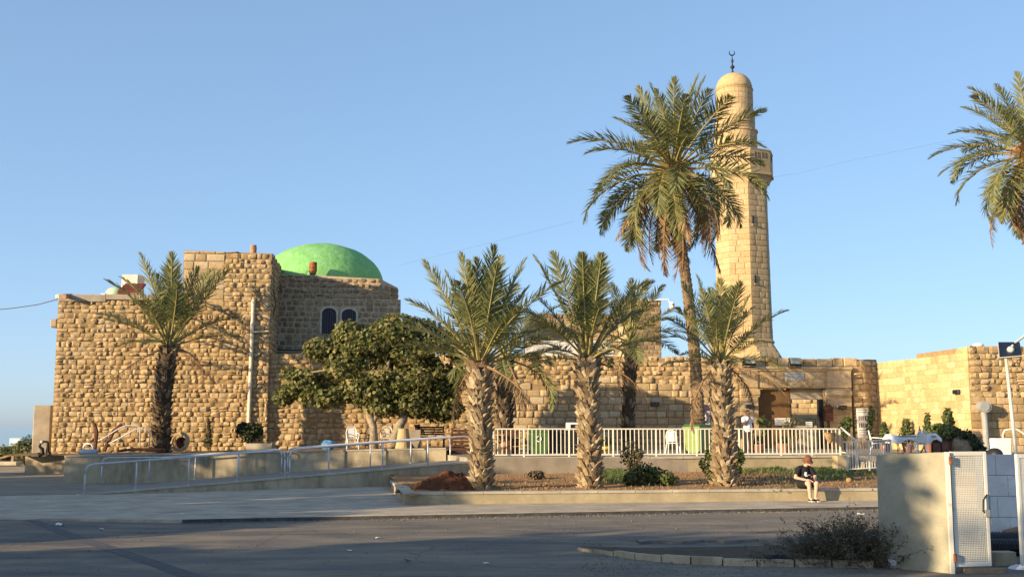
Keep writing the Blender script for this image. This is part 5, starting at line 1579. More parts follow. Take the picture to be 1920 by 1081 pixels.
tag(mb.build('boulder', 'boulder', smooth=True), 'pale round boulder beside the trough pot at the wall foot', 'boulder')
shrub('boulder_plant', 'dark low plant hanging over the boulder by the bright wall', 'plant', c + Vector((.35, -.2, 0)), [(0, 0, .45, .3, .3, .3), (-.3, 0, .75, .35, .3, .18), (.2, 0, .2, .25, .25, .25)], 700, .12, 'dark_shrub', 3, seed=21)
c = P(1632, 840, 53); c.z = TZ
shrub('wall_plant', 'dark slim plant in front of the leaning notice by the shaded corner', 'plant', c, [(0, 0, 1.0, .14, .14, .7), (.12, 0, 1.7, .12, .12, .4)], 500, .12, 'dark_shrub', 3, seed=22)
c = P(1585, 850, 46); c.z = TZ
shrub('railing_plant', 'yellow green plant beside the sloping stair handrail', 'plant', c, [(0, 0, 1.0, .2, .2, .35), (.15, 0, 1.25, .15, .15, .25)], 260, .16, 'shrub', 3, seed=24)
c = P(1432, 850, 51); c.z = TZ
shrub('gate_palm_plant', 'small green palm like plant at the left of the brown shutter', 'plant', c, [(0, 0, 1.35, .26, .2, .22), (0, 0, .9, .12, .12, .3)], 44, .26, 'shrub', 4, seed=25)
# weeds on the planter
def weeds(name, areas, n, h, mat, seed):
    r = random.Random(seed); v = []; f = []
    for _ in range(n):
        x0, x1, y0, y1 = areas[r.randrange(len(areas))]
        px, py = r.uniform(x0, x1), r.uniform(y0, y1)
        p = G(px, py, .55)
        if p.y > terr_y(p.x) - .1: p.y = terr_y(p.x) - .1 - r.random() * .4
        p.z = soil_h(p.x, p.y) - .01
        if nz(p.x * 1.5, p.y * .8, 7) < -.15: continue
        a = r.uniform(0, 2 * PI); hh = h * r.uniform(.4, 1.3); d = Vector((math.cos(a), math.sin(a), 0)); w = Vector((-d.y, d.x, 0)) * .012
        k = len(v); m_ = p + d * hh * .3 + Vector((0, 0, hh * .6)); e = p + d * hh * .8 + Vector((0, 0, hh * r.uniform(.5, 1)))
        v += [p - w, p + w, m_ - w, m_ + w, e]; f += [(k, k + 1, k + 3, k + 2), (k + 2, k + 3, k + 4)]
    o = put(name, mesh(name, v, f, M[mat])); o['kind'] = 'stuff'
weeds('weeds', [(1530, 1640, 872, 888), (1380, 1500, 868, 884), (1110, 1180, 880, 897), (1525, 1600, 876, 892)], 5200, .22, 'weed', 5)
weeds('dry_grass', [(920, 1640, 880, 908), (1380, 1520, 880, 905)], 2600, .12, 'dry_shrub', 6)
# pebbles and clods on the soil
r = random.Random(9); v = []; f = []
for _ in range(1500):
    x = r.uniform(-2.5, 13.5); y = plan_y(x) + .35 + r.random() ** 1.4 * 8
    if y > terr_y(x) - .1: continue
    s_ = r.uniform(.012, .05); c = Vector((x, y, soil_h(x, y) + s_ * .3)); k = len(v)
    v += [c + Vector(d) * s_ * r.uniform(.7, 1.2) for d in ((1, 0, 0), (0, 1, 0), (-1, 0, 0), (0, -1, 0), (0, 0, .8))]
    f += [(k, k + 1, k + 4), (k + 1, k + 2, k + 4), (k + 2, k + 3, k + 4), (k + 3, k, k + 4)]
o = put('pebbles', mesh('pebbles', v, f, M['soil'])); o['kind'] = 'stuff'
# soil heap
c = P(843, 905, 31.9)
mb = MB(); n = 44
for j in range(n):
    for i in range(n):
        x = (i / (n - 1) - .5) * 2.9; y = (j / (n - 1) - .5) * 2.6
        q = math.hypot(x / 1.25, y / 1.15)
        z = max(-.12, .56 * max(0, 1 - q) ** .8 + (.10 * nz(x * 3, y * 3, 2) + .07 * nz(x * 8, y * 8) + .035 * nz(x * 19, y * 19, 5)) * (1 if q < 1.15 else .1) - .05)
        mb.v.append(Vector((c.x + x, c.y + y + .3, soil_h(c.x + x, c.y + y) + z)))
for j in range(n - 1):
    for i in range(n - 1): mb.f.append((j * n + i, j * n + i + 1, (j + 1) * n + i + 1, (j + 1) * n + i))
tag(mb.build('soil_heap', 'mound', smooth=False), 'heap of dark red soil at the left end of the planter', 'soil heap')
# gravel and grit gathered along the kerb and the island
r = random.Random(19); v = []; f = []
for _ in range(3400):
    q = r.random()
    if q < .45: x = r.uniform(-7.3, 12); y = kerb_y(x) - abs(r.gauss(0, .28)) - .03
    elif q < .8:
        p = G(r.uniform(1090, 1660), r.gauss(1054, 14), 0); x, y = p.x, p.y
    else: x = r.uniform(-12, 7); y = r.uniform(16, 26)
    s_ = r.uniform(.006, .022) * (1.5 if r.random() < .1 else 1); c = Vector((x, y, .004)); k = len(v)
    if y > kerb_y(max(x, -7.4)) - .02: continue
    v += [c + Vector(d_) * s_ * r.uniform(.7, 1.3) for d_ in ((1, 0, 0), (0, 1, 0), (-1, 0, 0), (0, -1, 0), (0, 0, .9))]
    f += [(k, k + 1, k + 4), (k + 1, k + 2, k + 4), (k + 2, k + 3, k + 4), (k + 3, k, k + 4)]
o = put('gravel', mesh('gravel', v, f, M['road'])); o['kind'] = 'stuff'
# fallen clods
for k, (px, py, s_) in enumerate(((882, 908, .13), (1592, 903, .10), (838, 915, .07))):
    p = G(px, py, PT + .05); mb = MB().ball((p.x, p.y, p.z + s_ * .5), (s_, s_, s_ * .8), 9, 6)
    for q in mb.v: q += (q - p) * .25 * nz(q.x * 9, q.y * 9, q.z * 9)
    tag(mb.build('soil_clod', 'mound' if k != 1 else 'soil', smooth=True), ('reddish clod of earth at the foot of the planter palm by the soil heap', 'single orange clod of earth on the planter right of the seated person', 'tiny dark clod left of the scaly palm foot')[k], 'clod')
# dry thorn bush in the foreground
r = random.Random(31)
bb0 = G(1610, 1058, 0)
bush = thing('thorn_bush', 'big tangled dry grey thorn bush against the grey concrete wall', 'bush', bb0)
tw = MB()
def tri_twig(a, b, w):
    d = (b - a); o = d.orthogonal().normalized() * w; o2 = d.cross(o).normalized() * w
    k = len(tw.v); tw.v += [a + o, a - o * .5 + o2 * .8, a - o * .5 - o2 * .8, b]
    tw.f += [(k, k + 1, k + 3), (k + 1, k + 2, k + 3), (k + 2, k, k + 3)]
lv = []
for k in range(760):
    a0 = Vector((bb0.x - .03 + r.gauss(0, .34), bb0.y + r.gauss(0, .2), .0))
    lean = Vector(((a0.x - bb0.x) * 1.1 + r.gauss(0, .38), r.gauss(0, .3), r.uniform(.4, 1.0)))
    L1 = r.uniform(.3, .8) * (1.0 if r.random() < .93 else 1.35)
    p = a0
    d = lean.normalized()
    for s_ in range(4):
        q = p + d * L1 / 4 + Vector((r.gauss(0, .02), r.gauss(0, .02), 0)); tri_twig(p, q, .006 - .001 * s_)
        for j in range(5):
            dd = (d + Vector((r.gauss(0, .7), r.gauss(0, .7), r.gauss(0, .5)))).normalized()
            e = p.lerp(q, r.random()); e2 = e + dd * r.uniform(.05, .18); tri_twig(e, e2, .0028)
            if r.random() < .75: lv.append((e.lerp(e2, r.random()), dd))
            if r.random() < .4: lv.append((e.lerp(e2, r.random()), dd))
        d = (d + Vector((r.gauss(0, .12), r.gauss(0, .12), -.12))).normalized(); p = q
o = tw.build('branches', 'twig', bush); o['kind'] = 'stuff'
M['thorn'] = leaf_mat('thorn_bush_leaf', [(0, (.06, .058, .038)), (.6, (.11, .10, .062)), (1, (.20, .17, .11))], .15, .85)
leaf_cloud('foliage', bush, lv, .034, 'thorn', 8, 4)['kind'] = 'stuff'
c = G(1690, 1062, 0)
shrub('thorn_bush', 'smaller dry bush growing at the foot of the grey wall, right of the big one', 'bush', c, [(-.1, .0, .18, .26, .2, .2), (.05, 0, .1, .15, .15, .12)], 500, .05, 'thorn', 22, seed=33, rad=.004)
# far bushes and building on the left
for k, (px, py, Y, w, h, lab) in enumerate(((12, 856, 71, 1.6, 1.0, 'low green bush at the far left picture edge'), (33, 855, 72.5, 1.2, 1.15, 'green bush in front of the distant blue building'), (52, 855, 70, 1.1, 1.65, 'taller yellow green bush beside the grey buttress'), (58, 862, 64, .7, .9, 'brownish bush at the end of the sandy path, left of the low wall'))):
    c = P(px, py, Y); c.z = hgt(c.x, Y) if Y > 66 else 0
    shrub('coastal_bush', lab, 'bush', c, [(0, 0, h * .5, w * .6, w * .6, h * .5), (-w * .4, 0, h * .4, w * .4, w * .4, h * .4), (w * .45, 0, h * .55, w * .35, w * .4, h * .45)], 1600, .15, 'far_leaf' if k < 3 else 'dry_shrub', 5, 'bushes at the cliff edge', seed=60 + k)
Yb = 1200
x0, x1 = P(22, 830, Yb).x, P(45, 830, Yb).x; zt = P(30, 820.5, Yb).z
bt = thing('distant_building', 'hazy pale blue building far away behind the bushes at left', 'building', ((x0 + x1) / 2, Yb, -22))
MB().box(((x0 + x1) / 2, Yb, (zt - 30) / 2 + 2), (x1 - x0, 12, zt + 30 - 4)).build('wall', 'blue_tower', bt)
MB().box((lerp(x0, x1, .6), Yb - 6.2, zt - 3.2), ((x1 - x0) * .5, .3, 2)).build('sign_panel', 'paper', bt)
for k in range(6): MB().box(((x0 + x1) / 2, Yb - 6.06, zt - 6 - k * 3), ((x1 - x0) * .96, .1, 1.2)).build('window_band', 'lens', bt)
# low sandy kerb and wooden guard rail at the far left
gr_ = thing('guard_rail', 'low yellowish wooden rail beside the path at far left', 'rail', P(24, 862, 66))
pp = [P(-12, 862, 66), P(22, 852.5, 66), P(46, 853.5, 66)]
MB().tube([pp[0], pp[1]], .06, 6).build('rail', 'tan_wood', gr_); MB().tube([pp[1] + Vector((.07, 0, 0)), pp[2]], .05, 6).build('rail', 'tan_wood', gr_)
MB().box(P(24, 859, 66), (.14, .14, .50)).build('post', 'tan_wood', gr_)
kc = [P(-15, 868, 62), P(36, 865, 62)]
tag(MB().box((kc[0] + kc[1]) / 2 - Vector((0, 0, .05)), (kc[1].x - kc[0].x, .6, .22), 0, .04).build('sandy_kerb', 'coping'), 'pale sandy kerb at the end of the path, far left', 'kerb')

# trees beyond the left picture edge that shade the road and the ramp
def blocker(c, h, seed, lab, w=2.5):
    r = random.Random(seed)
    t = thing('roadside_tree', lab, 'tree', c, 0, 'roadside trees beyond the left edge')
    mb = MB(); mb.tube([c, c + Vector((.1, 0, h * .3)), c + Vector((0, .1, h * .8))], [.28, .22, .08], 8)
    for k in range(6):
        a = r.uniform(0, 2 * PI); mb.tube([c + Vector((0, 0, h * r.uniform(.2, .5))), c + Vector((math.cos(a) * w * .6, math.sin(a) * w * .6, h * r.uniform(.5, .8)))], [.1, .03], 5)
    mb.build('trunk', 'trunk_bark', t)
    pts = []
    for k in range(13):
        a = r.uniform(0, 2 * PI); q = r.uniform(0, .62) * w
        z = h * r.uniform(.28, .78)
        pts += ell_pts(c + Vector((math.cos(a) * q, math.sin(a) * q, z)), (w * .5, w * .5, h * .22), 420, r, .2)
    leaf_cloud('foliage', t, pts, .42, 'dark_shrub', seed, 4)['kind'] = 'stuff'
dS = Vector((-TOSUN.x, -TOSUN.y, 0)).normalized(); nS_ = Vector((-dS.y, dS.x, 0)) * -1
def ts(t, s): return dS * t + nS_ * s
BL = [(-56.2, 6.7), (-53.4, 7.0), (-50, 9.2), (-47, 9.6), (-44, 9.2), (-41, 9.8), (-38, 9.5), (-35, 9.4), (-32, 8.9), (-29.2, 8.9), (-26.5, 8.2), (-24.2, 6.4), (-20.2, 5.4), (-16.8, 7.6), (-14.5, 10, 2.1), (-12.2, 11.6, 2.3), (-8.35, 11, 1.95), (-5, 11), (-2.5, 11), (0.5, 11)]
for k, bl in enumerate(BL):
    c = ts(-15 + rr(-1.0, 1.0), bl[0]); c.z = -.05
    blocker(c, bl[1], 200 + k, 'leafy tree standing outside the picture on the left, shading the road', bl[2] if len(bl) > 2 else 2.5)
# ================================================================ FURNITURE AND SMALL THINGS
def chair(label, c, az, mat='white_plastic', lattice=False, group='plastic garden chairs'):
    t = thing('garden_chair', label, 'chair', c, az, group)
    q = wm(t)
    def bx(name, cc, d, bev=.012, rx=0): return MB().box((0, 0, 0), d, bev=bev, M4=q @ Matrix.Translation(cc) @ Matrix.Rotation(rx, 4, 'X')).build(name, mat, t)
    bx('seat', (0, 0, .43), (.46, .44, .035))
    for sx in (-1, 1):
        MB().tube([q @ Vector(v) for v in ((sx * .21, -.20, .42), (sx * .25, -.25, 0))], [.03, .022], 6).build('leg', mat, t)
        MB().tube([q @ Vector(v) for v in ((sx * .21, .18, .42), (sx * .25, .30, 0))], [.03, .022], 6).build('leg', mat, t)
        MB().tube([q @ Vector(v) for v in ((sx * .24, -.22, .42), (sx * .27, -.22, .63), (sx * .27, .0, .65), (sx * .24, .22, .66))], .022, 6).build('armrest', mat, t)
        MB().tube([q @ Vector(v) for v in ((sx * .21, .20, .44), (sx * .22, .27, .70), (sx * .17, .31, .88))], .022, 6).build('back_post', mat, t)
    MB().tube([q @ Vector(v) for v in ((-.17, .31, .88), (-.09, .325, .93), (.09, .325, .93), (.17, .31, .88))], .024, 6).build('back_top', mat, t)
    if lattice:
        mb = MB()
        for k in range(-5, 6):
            for s_ in (-1, 1):
                a0 = Vector((k * .045 - s_ * .10, .255, .52)); a1 = Vector((k * .045 + s_ * .10, .318, .89))
                if abs(a0.x) < .21 and abs(a1.x) < .19: mb.tube([q @ a0, q @ a1], .008, 4)
        mb.build('back_lattice', mat, t)
        bx('back_frame', (0, .262, .52), (.36, .03, .04))
    else:
        bx('backrest', (0, .285, .69), (.26, .02, .40), .01, -.14)
        for s_ in (-1, 1): bx('back_slat', (s_ * .17, .282, .68), (.03, .02, .36), .006, -.14)
    return t
def gpos(px, py, Y, z=None):
    p = P(px, py, Y); p.z = gard_z(p.x) if z is None else z; return p
chair('white plastic chair with its back to the wall, left of the fig trunk', gpos(660, 842, 47.6), R(15))
chair('black plastic chair half hidden behind the left fig trunk', gpos(687, 842, 48.6), R(-25), 'black')
chair('white chair with a round lattice back between the two fig trunks', gpos(725, 842, 48.8), R(5), 'white_plastic', True)
chair('white plastic chair in front of the clothed table, seen from behind', P(1720, 852, 42.2).xy.to_3d() + Vector((0, 0, TZ)), R(200))
chair('white plastic chair behind the lower railing, left of the clothed table', P(1646, 850, 44.6).xy.to_3d() + Vector((0, 0, TZ)), R(75))
chair('pale plastic chair in the shade behind the terrace railing, left of the lime bin', P(1262, 850, 45.6).xy.to_3d() + Vector((0, 0, TZ)), R(160))
# dark cast bench
c = gpos(806, 840, 48.6)
t = thing('dark_bench', 'dark ornate bench with curly arm under the fig tree, right of the conical stone block', 'bench', c, R(8)); q = wm(t)
MB().box((0, 0, 0), (1.2, .42, .05), bev=.01, M4=q @ Matrix.Translation((0, 0, .44))).build('seat', 'black', t)
for k in range(4): MB().box((0, 0, 0), (1.2, .03, .07), M4=q @ Matrix.Translation((0, .22 + .02 * k, .55 + .1 * k))).build('back_slat', 'black', t)
for sx in (-1, 1):
    MB().tube([q @ Vector((sx * .6, y, z)) for y, z in ((-.24, 0), (-.18, .2), (-.24, .42), (-.2, .62), (0, .68), (.24, .62), (.3, .9))], .03, 6).build('arm_frame', 'dark_metal', t)
    MB().tube([q @ Vector((sx * .6, y, z)) for y, z in ((.26, 0), (.2, .25), (.24, .62))], .03, 6).build('leg', 'dark_metal', t)
c = gpos(782, 835, 49.2); 
t = thing('terracotta_jar', 'narrow reddish jar standing left of the dark bench', 'jar', c)
MB().lathe([(.10, 0), (.16, .2), (.17, .6), (.12, .9), (.14, .98), (.11, .98)], c, 14).build('jar_body', 'terracotta', t, smooth=True)
MB().tube([c + Vector((.16, 0, .55)), c + Vector((.25, 0, .7)), c + Vector((.13, 0, .88))], .02, 6).build('jar_handle', 'terracotta', t)
c = gpos(756, 842, 47.0)
t = thing('stone_cone', 'pale conical stone block under the fig tree', 'stone block', c)
MB().lathe([(.34, 0), (.32, .1), (.22, .75), (.23, .82)], c, 18).build('cone', 'pale', t, smooth=False)
c = gpos(775, 838, 47.9)
tag(MB().box(c + Vector((0, 0, .38)), (.62, .4, .76), .1, .02).build('grey_box', 'plaster_grey'), 'grey upright box between the conical stone block and the dark bench', 'box')
c = gpos(615, 838, 47.2)
mb = MB().ball(c + Vector((0, 0, .17)), (.30, .24, .20), 12, 8)
for p in mb.v: p += (p - c) * .3 * nz(p.x * 7, p.y * 7, p.z * 7)
tag(mb.build('blue_bag', 'blue_plastic', smooth=False), 'crumpled blue plastic bag on the garden ground', 'bag')
# lying column drum and planks, tyre
c = gpos(496, 838, 46.6)
t = thing('column_drum', 'pale lying stone column drum near the garden wall edge', 'column drum', c)
MB().tube([c + Vector((-.75, .1, .16)), c + Vector((.28, 0, .16))], .16, 14).build('drum', 'plaster_grey', t); MB().tube([c + Vector((.30, 0, .17)), c + Vector((.34, -.003, .17))], .19, 14).build('drum_end', 'plaster_grey', t)
c = gpos(336, 845, 51.2)
t = thing('stone_ring', 'pale round millstone ring leaning on the ground behind the palm', 'stone ring', c)
mb = MB(); n = 28
ring = [( .44, -.10), (.44, .10), (.31, .12), (.31, -.10)]
for k in range(n):
    a = 2 * PI * k / n
    for rr_, y in ring: mb.v.append(c + Vector((rr_ * math.cos(a), y + .12 * math.sin(a), .42 + rr_ * math.sin(a))))
for k in range(n):
    for j in range(4): a, b = k * 4 + j, k * 4 + (j + 1) % 4; a2, b2 = ((k + 1) % n) * 4 + j, ((k + 1) % n) * 4 + (j + 1) % 4; mb.f.append((a, a2, b2, b))
mb.build('ring', 'pale', t)
mb = MB().ball(c + Vector((0, .3, .3)), (.32, .1, .32), 10, 8); mb.build('ring_core', 'brown_wood', t)
# two dark dead frond stalks standing by the tower
for pts, lab in ((pl_(51.8, (177, 846), (180, 825), (181, 808), (177, 795), (172, 789)), 'dark thin leaning dead stalk against the tower, left of the handrails'), (pl_(50.9, (195, 845), (204, 826), (213, 808), (228, 795)), 'thick dark dead palm stalk slanting right in front of the handrails')):
    t = thing('dead_stalk', lab, 'dead stalk', pts[0]); MB().tube(pts, [.10, .09, .10, .08, .05][:len(pts)], 7).build('stalk', 'brown_wood', t)
# black sculpture like frame on the low wall
pts = pl_(51.6, (73, 852), (80, 849), (79, 841), (74, 836), (77, 830), (83, 827), (90, 828))
t = thing('bent_frame', 'black bent frame sculpture standing on the low wall beside the tower corner', 'sculpture', pts[0])
MB().tube(pts, [.12, .10, .09, .06, .05, .05, .05], 7).build('left_limb', 'bust', t)
MB().tube(pl_(51.6, (92, 852), (89, 846), (90, 838), (90, 828)), [.14, .09, .07, .05], 7).build('right_limb', 'bust', t)
MB().tube(pl_(51.6, (83, 833), (88, 834)), .02, 6).build('cross_bar', 'grey_pipe', t)
MB().ball(P(79, 828, 51.6), .09).build('pale_knob', 'plaque', t)
# rubbish by the stair handrails
c = gpos(166, 846, 46.5); mb = MB().ball(c + Vector((0, 0, .08)), (.42, .25, .14), 10, 6)
for p in mb.v: p += (p - c) * .3 * nz(p.x * 5, p.y * 5, p.z * 5)
tag(mb.build('white_rubble', 'plaque'), 'small white rubble heap at the foot of the curved pipe handrails', 'rubble')
t = thing('pipe_arch', 'small low grey pipe arch left of the dark stalks', 'pipe arch', P(156, 846, 50)); MB().tube(pl_(50, (156, 846), (157, 836), (162, 831), (170, 831), (174, 836), (175, 846)), .04, 6).build('arch_pipe', 'rail_grey', t, smooth=True)
c = gpos(250, 846, 47.5); t = thing('dark_plank', 'long dark branch lying along the garden wall edge', 'branch', c); MB().tube([c + Vector((-.6, 0, .1)), c + Vector((0, 0, .16)), c + Vector((1.3, .1, .12))], [.04, .07, .09], 6).build('branch', 'brown_wood', t)
# brown slatted rack left of the railing
c = P(866, 852, 46.2); c.z = TZ - .1
t = thing('brown_rack', 'brown slatted wooden stack behind the end of the ramp handrail', 'wooden rack', c, R(6)); q = wm(t)
for k in range(7): MB().box((0, 0, 0), (.9, .06, .11), bev=.008, M4=q @ Matrix.Translation((rr(-.03, .03), rr(-.02, .02), .12 + k * .15))).build('slat', 'brown_wood', t)
for sx in (-.4, .4): MB().box((0, 0, 0), (.08, .08, 1.1), M4=q @ Matrix.Translation((sx, .08, .55))).build('rack_post', 'brown_wood', t)
# things behind the terrace railing
def wheelie(label, px, Y, mat, w, h, lid, emblem=False, az=0):
    c = P(px, 850, Y); c.z = TZ
    t = thing('wheelie_bin', label, 'bin', c, az, 'bins behind the terrace railing'); q = wm(t)
    d = w * 1.05
    v = []
    for z, s_ in ((.08, .84), (h * .88, 1.0)):
        v += [q @ Vector((sx * w / 2 * s_, sy * d / 2 * s_, z)) for sx, sy in ((-1, -1), (1, -1), (1, 1), (-1, 1))]
    mb = MB(); mb.add(v, [(3, 2, 1, 0), (0, 1, 5, 4), (1, 2, 6, 5), (2, 3, 7, 6), (3, 0, 4, 7), (4, 5, 6, 7)]); mb.build('bin_body', mat, t)
    MB().box((0, 0, 0), (w * 1.08, d * 1.08, h * .06), bev=.02, M4=q @ Matrix.Translation((0, 0, h * .91))).build('bin_rim', mat, t)
    MB().box((0, 0, 0), (w * 1.04, d * 1.0, h * .07), bev=.03, M4=q @ Matrix.Translation((0, -.02, h * .97)) @ Matrix.Rotation(.05, 4, 'X')).build('bin_lid', lid, t)
    for sx in (-1, 1): MB().tube([q @ Vector((sx * w * .42, d * .4, .09)), q @ Vector((sx * w * .5, d * .4, .09))], .09, 10).build('wheel', 'black', t)
    MB().tube([q @ Vector((-w * .4, d * .58, h * .9)), q @ Vector((w * .4, d * .58, h * .9))], .02, 6).build('bin_handle', mat, t)
    if emblem:
        mb = MB()
        for k in range(3):
            a0 = R(90 + 120 * k); pts = [q @ Vector((.10 * math.cos(a0 + R(x)), -d / 2 - .012, h * .62 + .10 * math.sin(a0 + R(x)))) for x in (0, 35, 70)]
            mb.tube(pts, [.016, .018, .03], 5)
        mb.build('recycling_mark', 'paper', t)
    return t
wheelie('dark green wheelie bin with white recycling mark behind the railing', 1010, 43.6, 'dark_green_bin', .74, 1.0, 'dark_green_bin', True)
wheelie('blue black bin right of the dark green one behind the railing', 1044, 43.9, 'black_bin', .60, 1.0, 'black_bin')
wheelie('lime green wheelie bin with dark lid behind the railing near the tall palm', 1312, 44.3, 'green_bin', .86, 1.16, 'dark_green_bin', az=R(34))
for k, (px, lab) in enumerate(((1072, 'black crate stack below the white air conditioner, behind the railing'), (960, 'dark crate stack at the left end of the railing, beside the dark palm'))):
    c = P(px, 850, 43.8); c.z = TZ
    t = thing('crate_stack', lab, 'crate stack', c, R(4), 'dark crates behind the railing'); q = wm(t)
    for j in range(3):
        for z in (.06, .17, .28): 
            MB().box((0, 0, 0), (.62, .42, .07), bev=.01, M4=q @ Matrix.Translation((0, 0, j * .32 + z))).build('crate_slat', 'black' if k == 0 else 'brown_wood', t)
        MB().box((0, 0, 0), (.58, .38, .28), M4=q @ Matrix.Translation((0, 0, j * .32 + .17))).build('crate_body', 'black' if k == 0 else 'brown_wood', t)
c = P(1078, 801, 45.5)
t = thing('air_conditioner', 'white air conditioner unit with dark grille above the black crates', 'air conditioner', (c.x, 45.5, c.z - .2)); q = wm(t)
MB().box((0, 0, 0), (.72, .4, .40), bev=.02, M4=q @ Matrix.Translation((0, 0, .2))).build('casing', 'white_plastic', t)
MB().box((0, 0, 0), (.50, .02, .22), M4=q @ Matrix.Translation((.06, -.205, .22))).build('grille', 'grille', t)
for k in range(5): MB().box((0, 0, 0), (.50, .012, .012), M4=q @ Matrix.Translation((.06, -.222, .13 + k * .045))).build('grille_bar', 'dark_metal', t)
MB().box((0, 0, 0), (.6, .36, .96), M4=q @ Matrix.Translation((0, 0.02, -.485))).build('stand', 'black', t)
for px, w, h, mat, lab in ((935, .3, .75, 'tan_wood', 'light wooden stool frame at the left end of the railing'), ):
    c = P(px, 850, 43.2); c.z = TZ; t = thing('wooden_frame', lab, 'stool', c); q = wm(t)
    for sx in (-1, 1):
        for sy in (-1, 1): MB().box((0, 0, 0), (.05, .05, h), M4=q @ Matrix.Translation((sx * w / 2, sy * .15, h / 2))).build('leg', mat, t)
    MB().box((0, 0, 0), (w + .1, .42, .05), M4=q @ Matrix.Translation((0, 0, h + .02))).build('seat', mat, t)
c = P(945, 850, 43.1); c.z = TZ; mb = MB().ball(c + Vector((0, 0, .4)), (.14, .12, .13)); tag(mb.build('pale_pot', 'clay', smooth=True), 'small pale rounded pot behind the railing beside the wooden stool', 'pot')
c = P(1137, 850, 43.2); c.z = TZ
t = thing('yellow_planter', 'small yellow flower pot behind the railing left of the spindly shrub', 'flower pot', c); pot(c, .2, .34, 'yellow_plastic', t)
leaf_cloud('foliage', t, ell_pts(c + Vector((0, 0, .5)), (.25, .2, .22), 200, random.Random(2), .2), .1, 'shrub', 4, 4)['kind'] = 'stuff'
for k, (px, hh, lab) in enumerate(((1422, .55, 'terracotta pot behind the railing right of the standing man'), (1470, .6, 'orange terracotta pot behind the railing under the grey green plant'))):
    c = P(px, 850, 45.5); c.z = TZ; t = thing('flower_pot', lab, 'flower pot', c); pot(c, .27, hh * .7, 'terracotta', t)
    leaf_cloud('foliage', t, ell_pts(c + Vector((0, 0, hh * .9)), (.2, .16, .16), 70, random.Random(k + 7), .2), .14, 'dark_shrub', 4, 4)['kind'] = 'stuff'
# basket hanging on the railing near its right end
c = P(1556, 820, 42.6); t = thing('hanging_basket', 'orange woven basket hung on the railing near its right end', 'basket', c)
MB().lathe([(.05, -.2), (.18, .02), (.24, .18), (.22, .19)], c, 12).build('basket_body', 'tan_wood', t); MB().tube([c + Vector((-.22, 0, .18)), c + Vector((0, -.02, .3)), c + Vector((.22, 0, .18))], .012, 5).build('basket_handle', 'tan_wood', t)
# clothed table
tY = 43.4; x0, x1 = P(1666, 820, tY).x, P(1750, 820, tY).x; tc = Vector(((x0 + x1) / 2, tY, TZ))
tb = thing('garden_table', 'trestle table on the terrace by the bright wall', 'table', tc)
MB().box(tc + Vector((0, 0, .72)), (x1 - x0 - .1, .85, .04)).build('tabletop', 'tan_wood', tb)
for sx in (-1, 1):
    for sy in (-1, 1): MB().tube([tc + Vector((sx * .6, sy * .36, .7)), tc + Vector((sx * .42, -sy * .36, 0))], .028, 6).build('leg', 'tan_wood', tb)
mb = MB(); nx, ny = 28, 14
for j in range(ny):
    for i in range(nx):
        u, w = i / (nx - 1), j / (ny - 1)
        x = lerp(x0 - .12, x1 + .12, u) - tc.x; y = lerp(-.66, .66, w)
        over = max(0, abs(y) - .43) + max(0, abs(x) - (x1 - x0) / 2 + .03)
        wav = .05 * math.sin(u * 23) * (1 if over > 0 else .1)
        z = .748 - over * (1.0 + .5 * math.sin(u * 9 + 1)) + wav * .6 + (.07 * math.sin(u * 6.5 + 2.2) * (1 if w < .3 else .4))
        yy = math.copysign(min(abs(y), .45 + .05 * math.sin(u * 20)), y)
        mb.v.append(tc + Vector((x, yy + (wav if over > 0 else 0), max(.3, z + .02))))
for j in range(ny - 1):
    for i in range(nx - 1): mb.f.append((j * nx + i, j * nx + i + 1, (j + 1) * nx + i + 1, (j + 1) * nx + i))
tag(mb.build('tablecloth', 'white_cloth', smooth=True), 'wavy pale cloth thrown over the garden table', 'tablecloth')
c = tc + Vector((.35, 0, .77)); t = thing('dark_bottle', 'dark bottle standing on the clothed table', 'bottle', c)
MB().lathe([(.05, 0), (.05, .2), (.02, .26), (.02, .33)], c, 10).build('bottle_body', 'dark_metal', t, smooth=True)
c = P(1757, 846, 43.0); c.z = TZ; t = thing('walking_frame', 'dark hoop frame beside the trough pot', 'frame', c)
MB().tube([c + Vector((-.17, 0, 0)), c + Vector((-.17, 0, .42)), c + Vector((-.1, 0, .5)), c + Vector((.1, 0, .5)), c + Vector((.17, 0, .42)), c + Vector((.17, 0, 0))], .035, 7).build('hoop', 'black', t, smooth=True)
# roof things on the tower
rY = 56.0
def rbox(name, lab, cat, x0, y0, x1, y1, Y, d, mat, bev=.05):
    a, b = P(x0, y1, Y), P(x1, y0, Y)
    return tag(MB().box(((a.x + b.x) / 2, Y + d / 2, (a.z + b.z) / 2 - .2), (b.x - a.x, d, b.z - a.z + .4), 0, bev).build(name, mat), lab, cat)
rbox('roof_tank', 'pale square water tank on the tower roof behind the left palm', 'water tank', 227, 514, 260, 540, 57.5, 1.0, 'tank')
a = P(212, 540, 56.2)
t = thing('roof_dome', 'small pale green plaster dome on the left tower roof', 'small dome', (a.x, 56.2, ztL))
MB().lathe([(.50, ztL - .2), (.48, a.z - .12), (.36, a.z + .02), (.18, a.z + .08), (.02, a.z + .10)], (a.x, 56.6, 0), 20).build('dome_cap', 'pale_dome', t, smooth=True)
MB().box((a.x - .45, 56.3, ztL + .05), (.3, .5, .75), 0, .06).build('dome_side', 'tank', t)
a, b = P(222, 547, 55.8), P(262, 529, 55.8)
t = thing('tile_roof', 'dark red tiled lean to roof on the tower behind the left palm', 'roof', (a.x, 55.8, ztL))
for j in range(4):
    for k in range(9):
        x = lerp(a.x, b.x, (k + .5) / 9); f_ = j / 4
        MB().tube([(x, 55.7 + .25 * j, lerp(a.z, b.z, f_) - .02), (x, 55.7 + .25 * j + .3, lerp(a.z, b.z, f_ + .25))], .085, 6).build('roof_tile', 'red_tile', t)
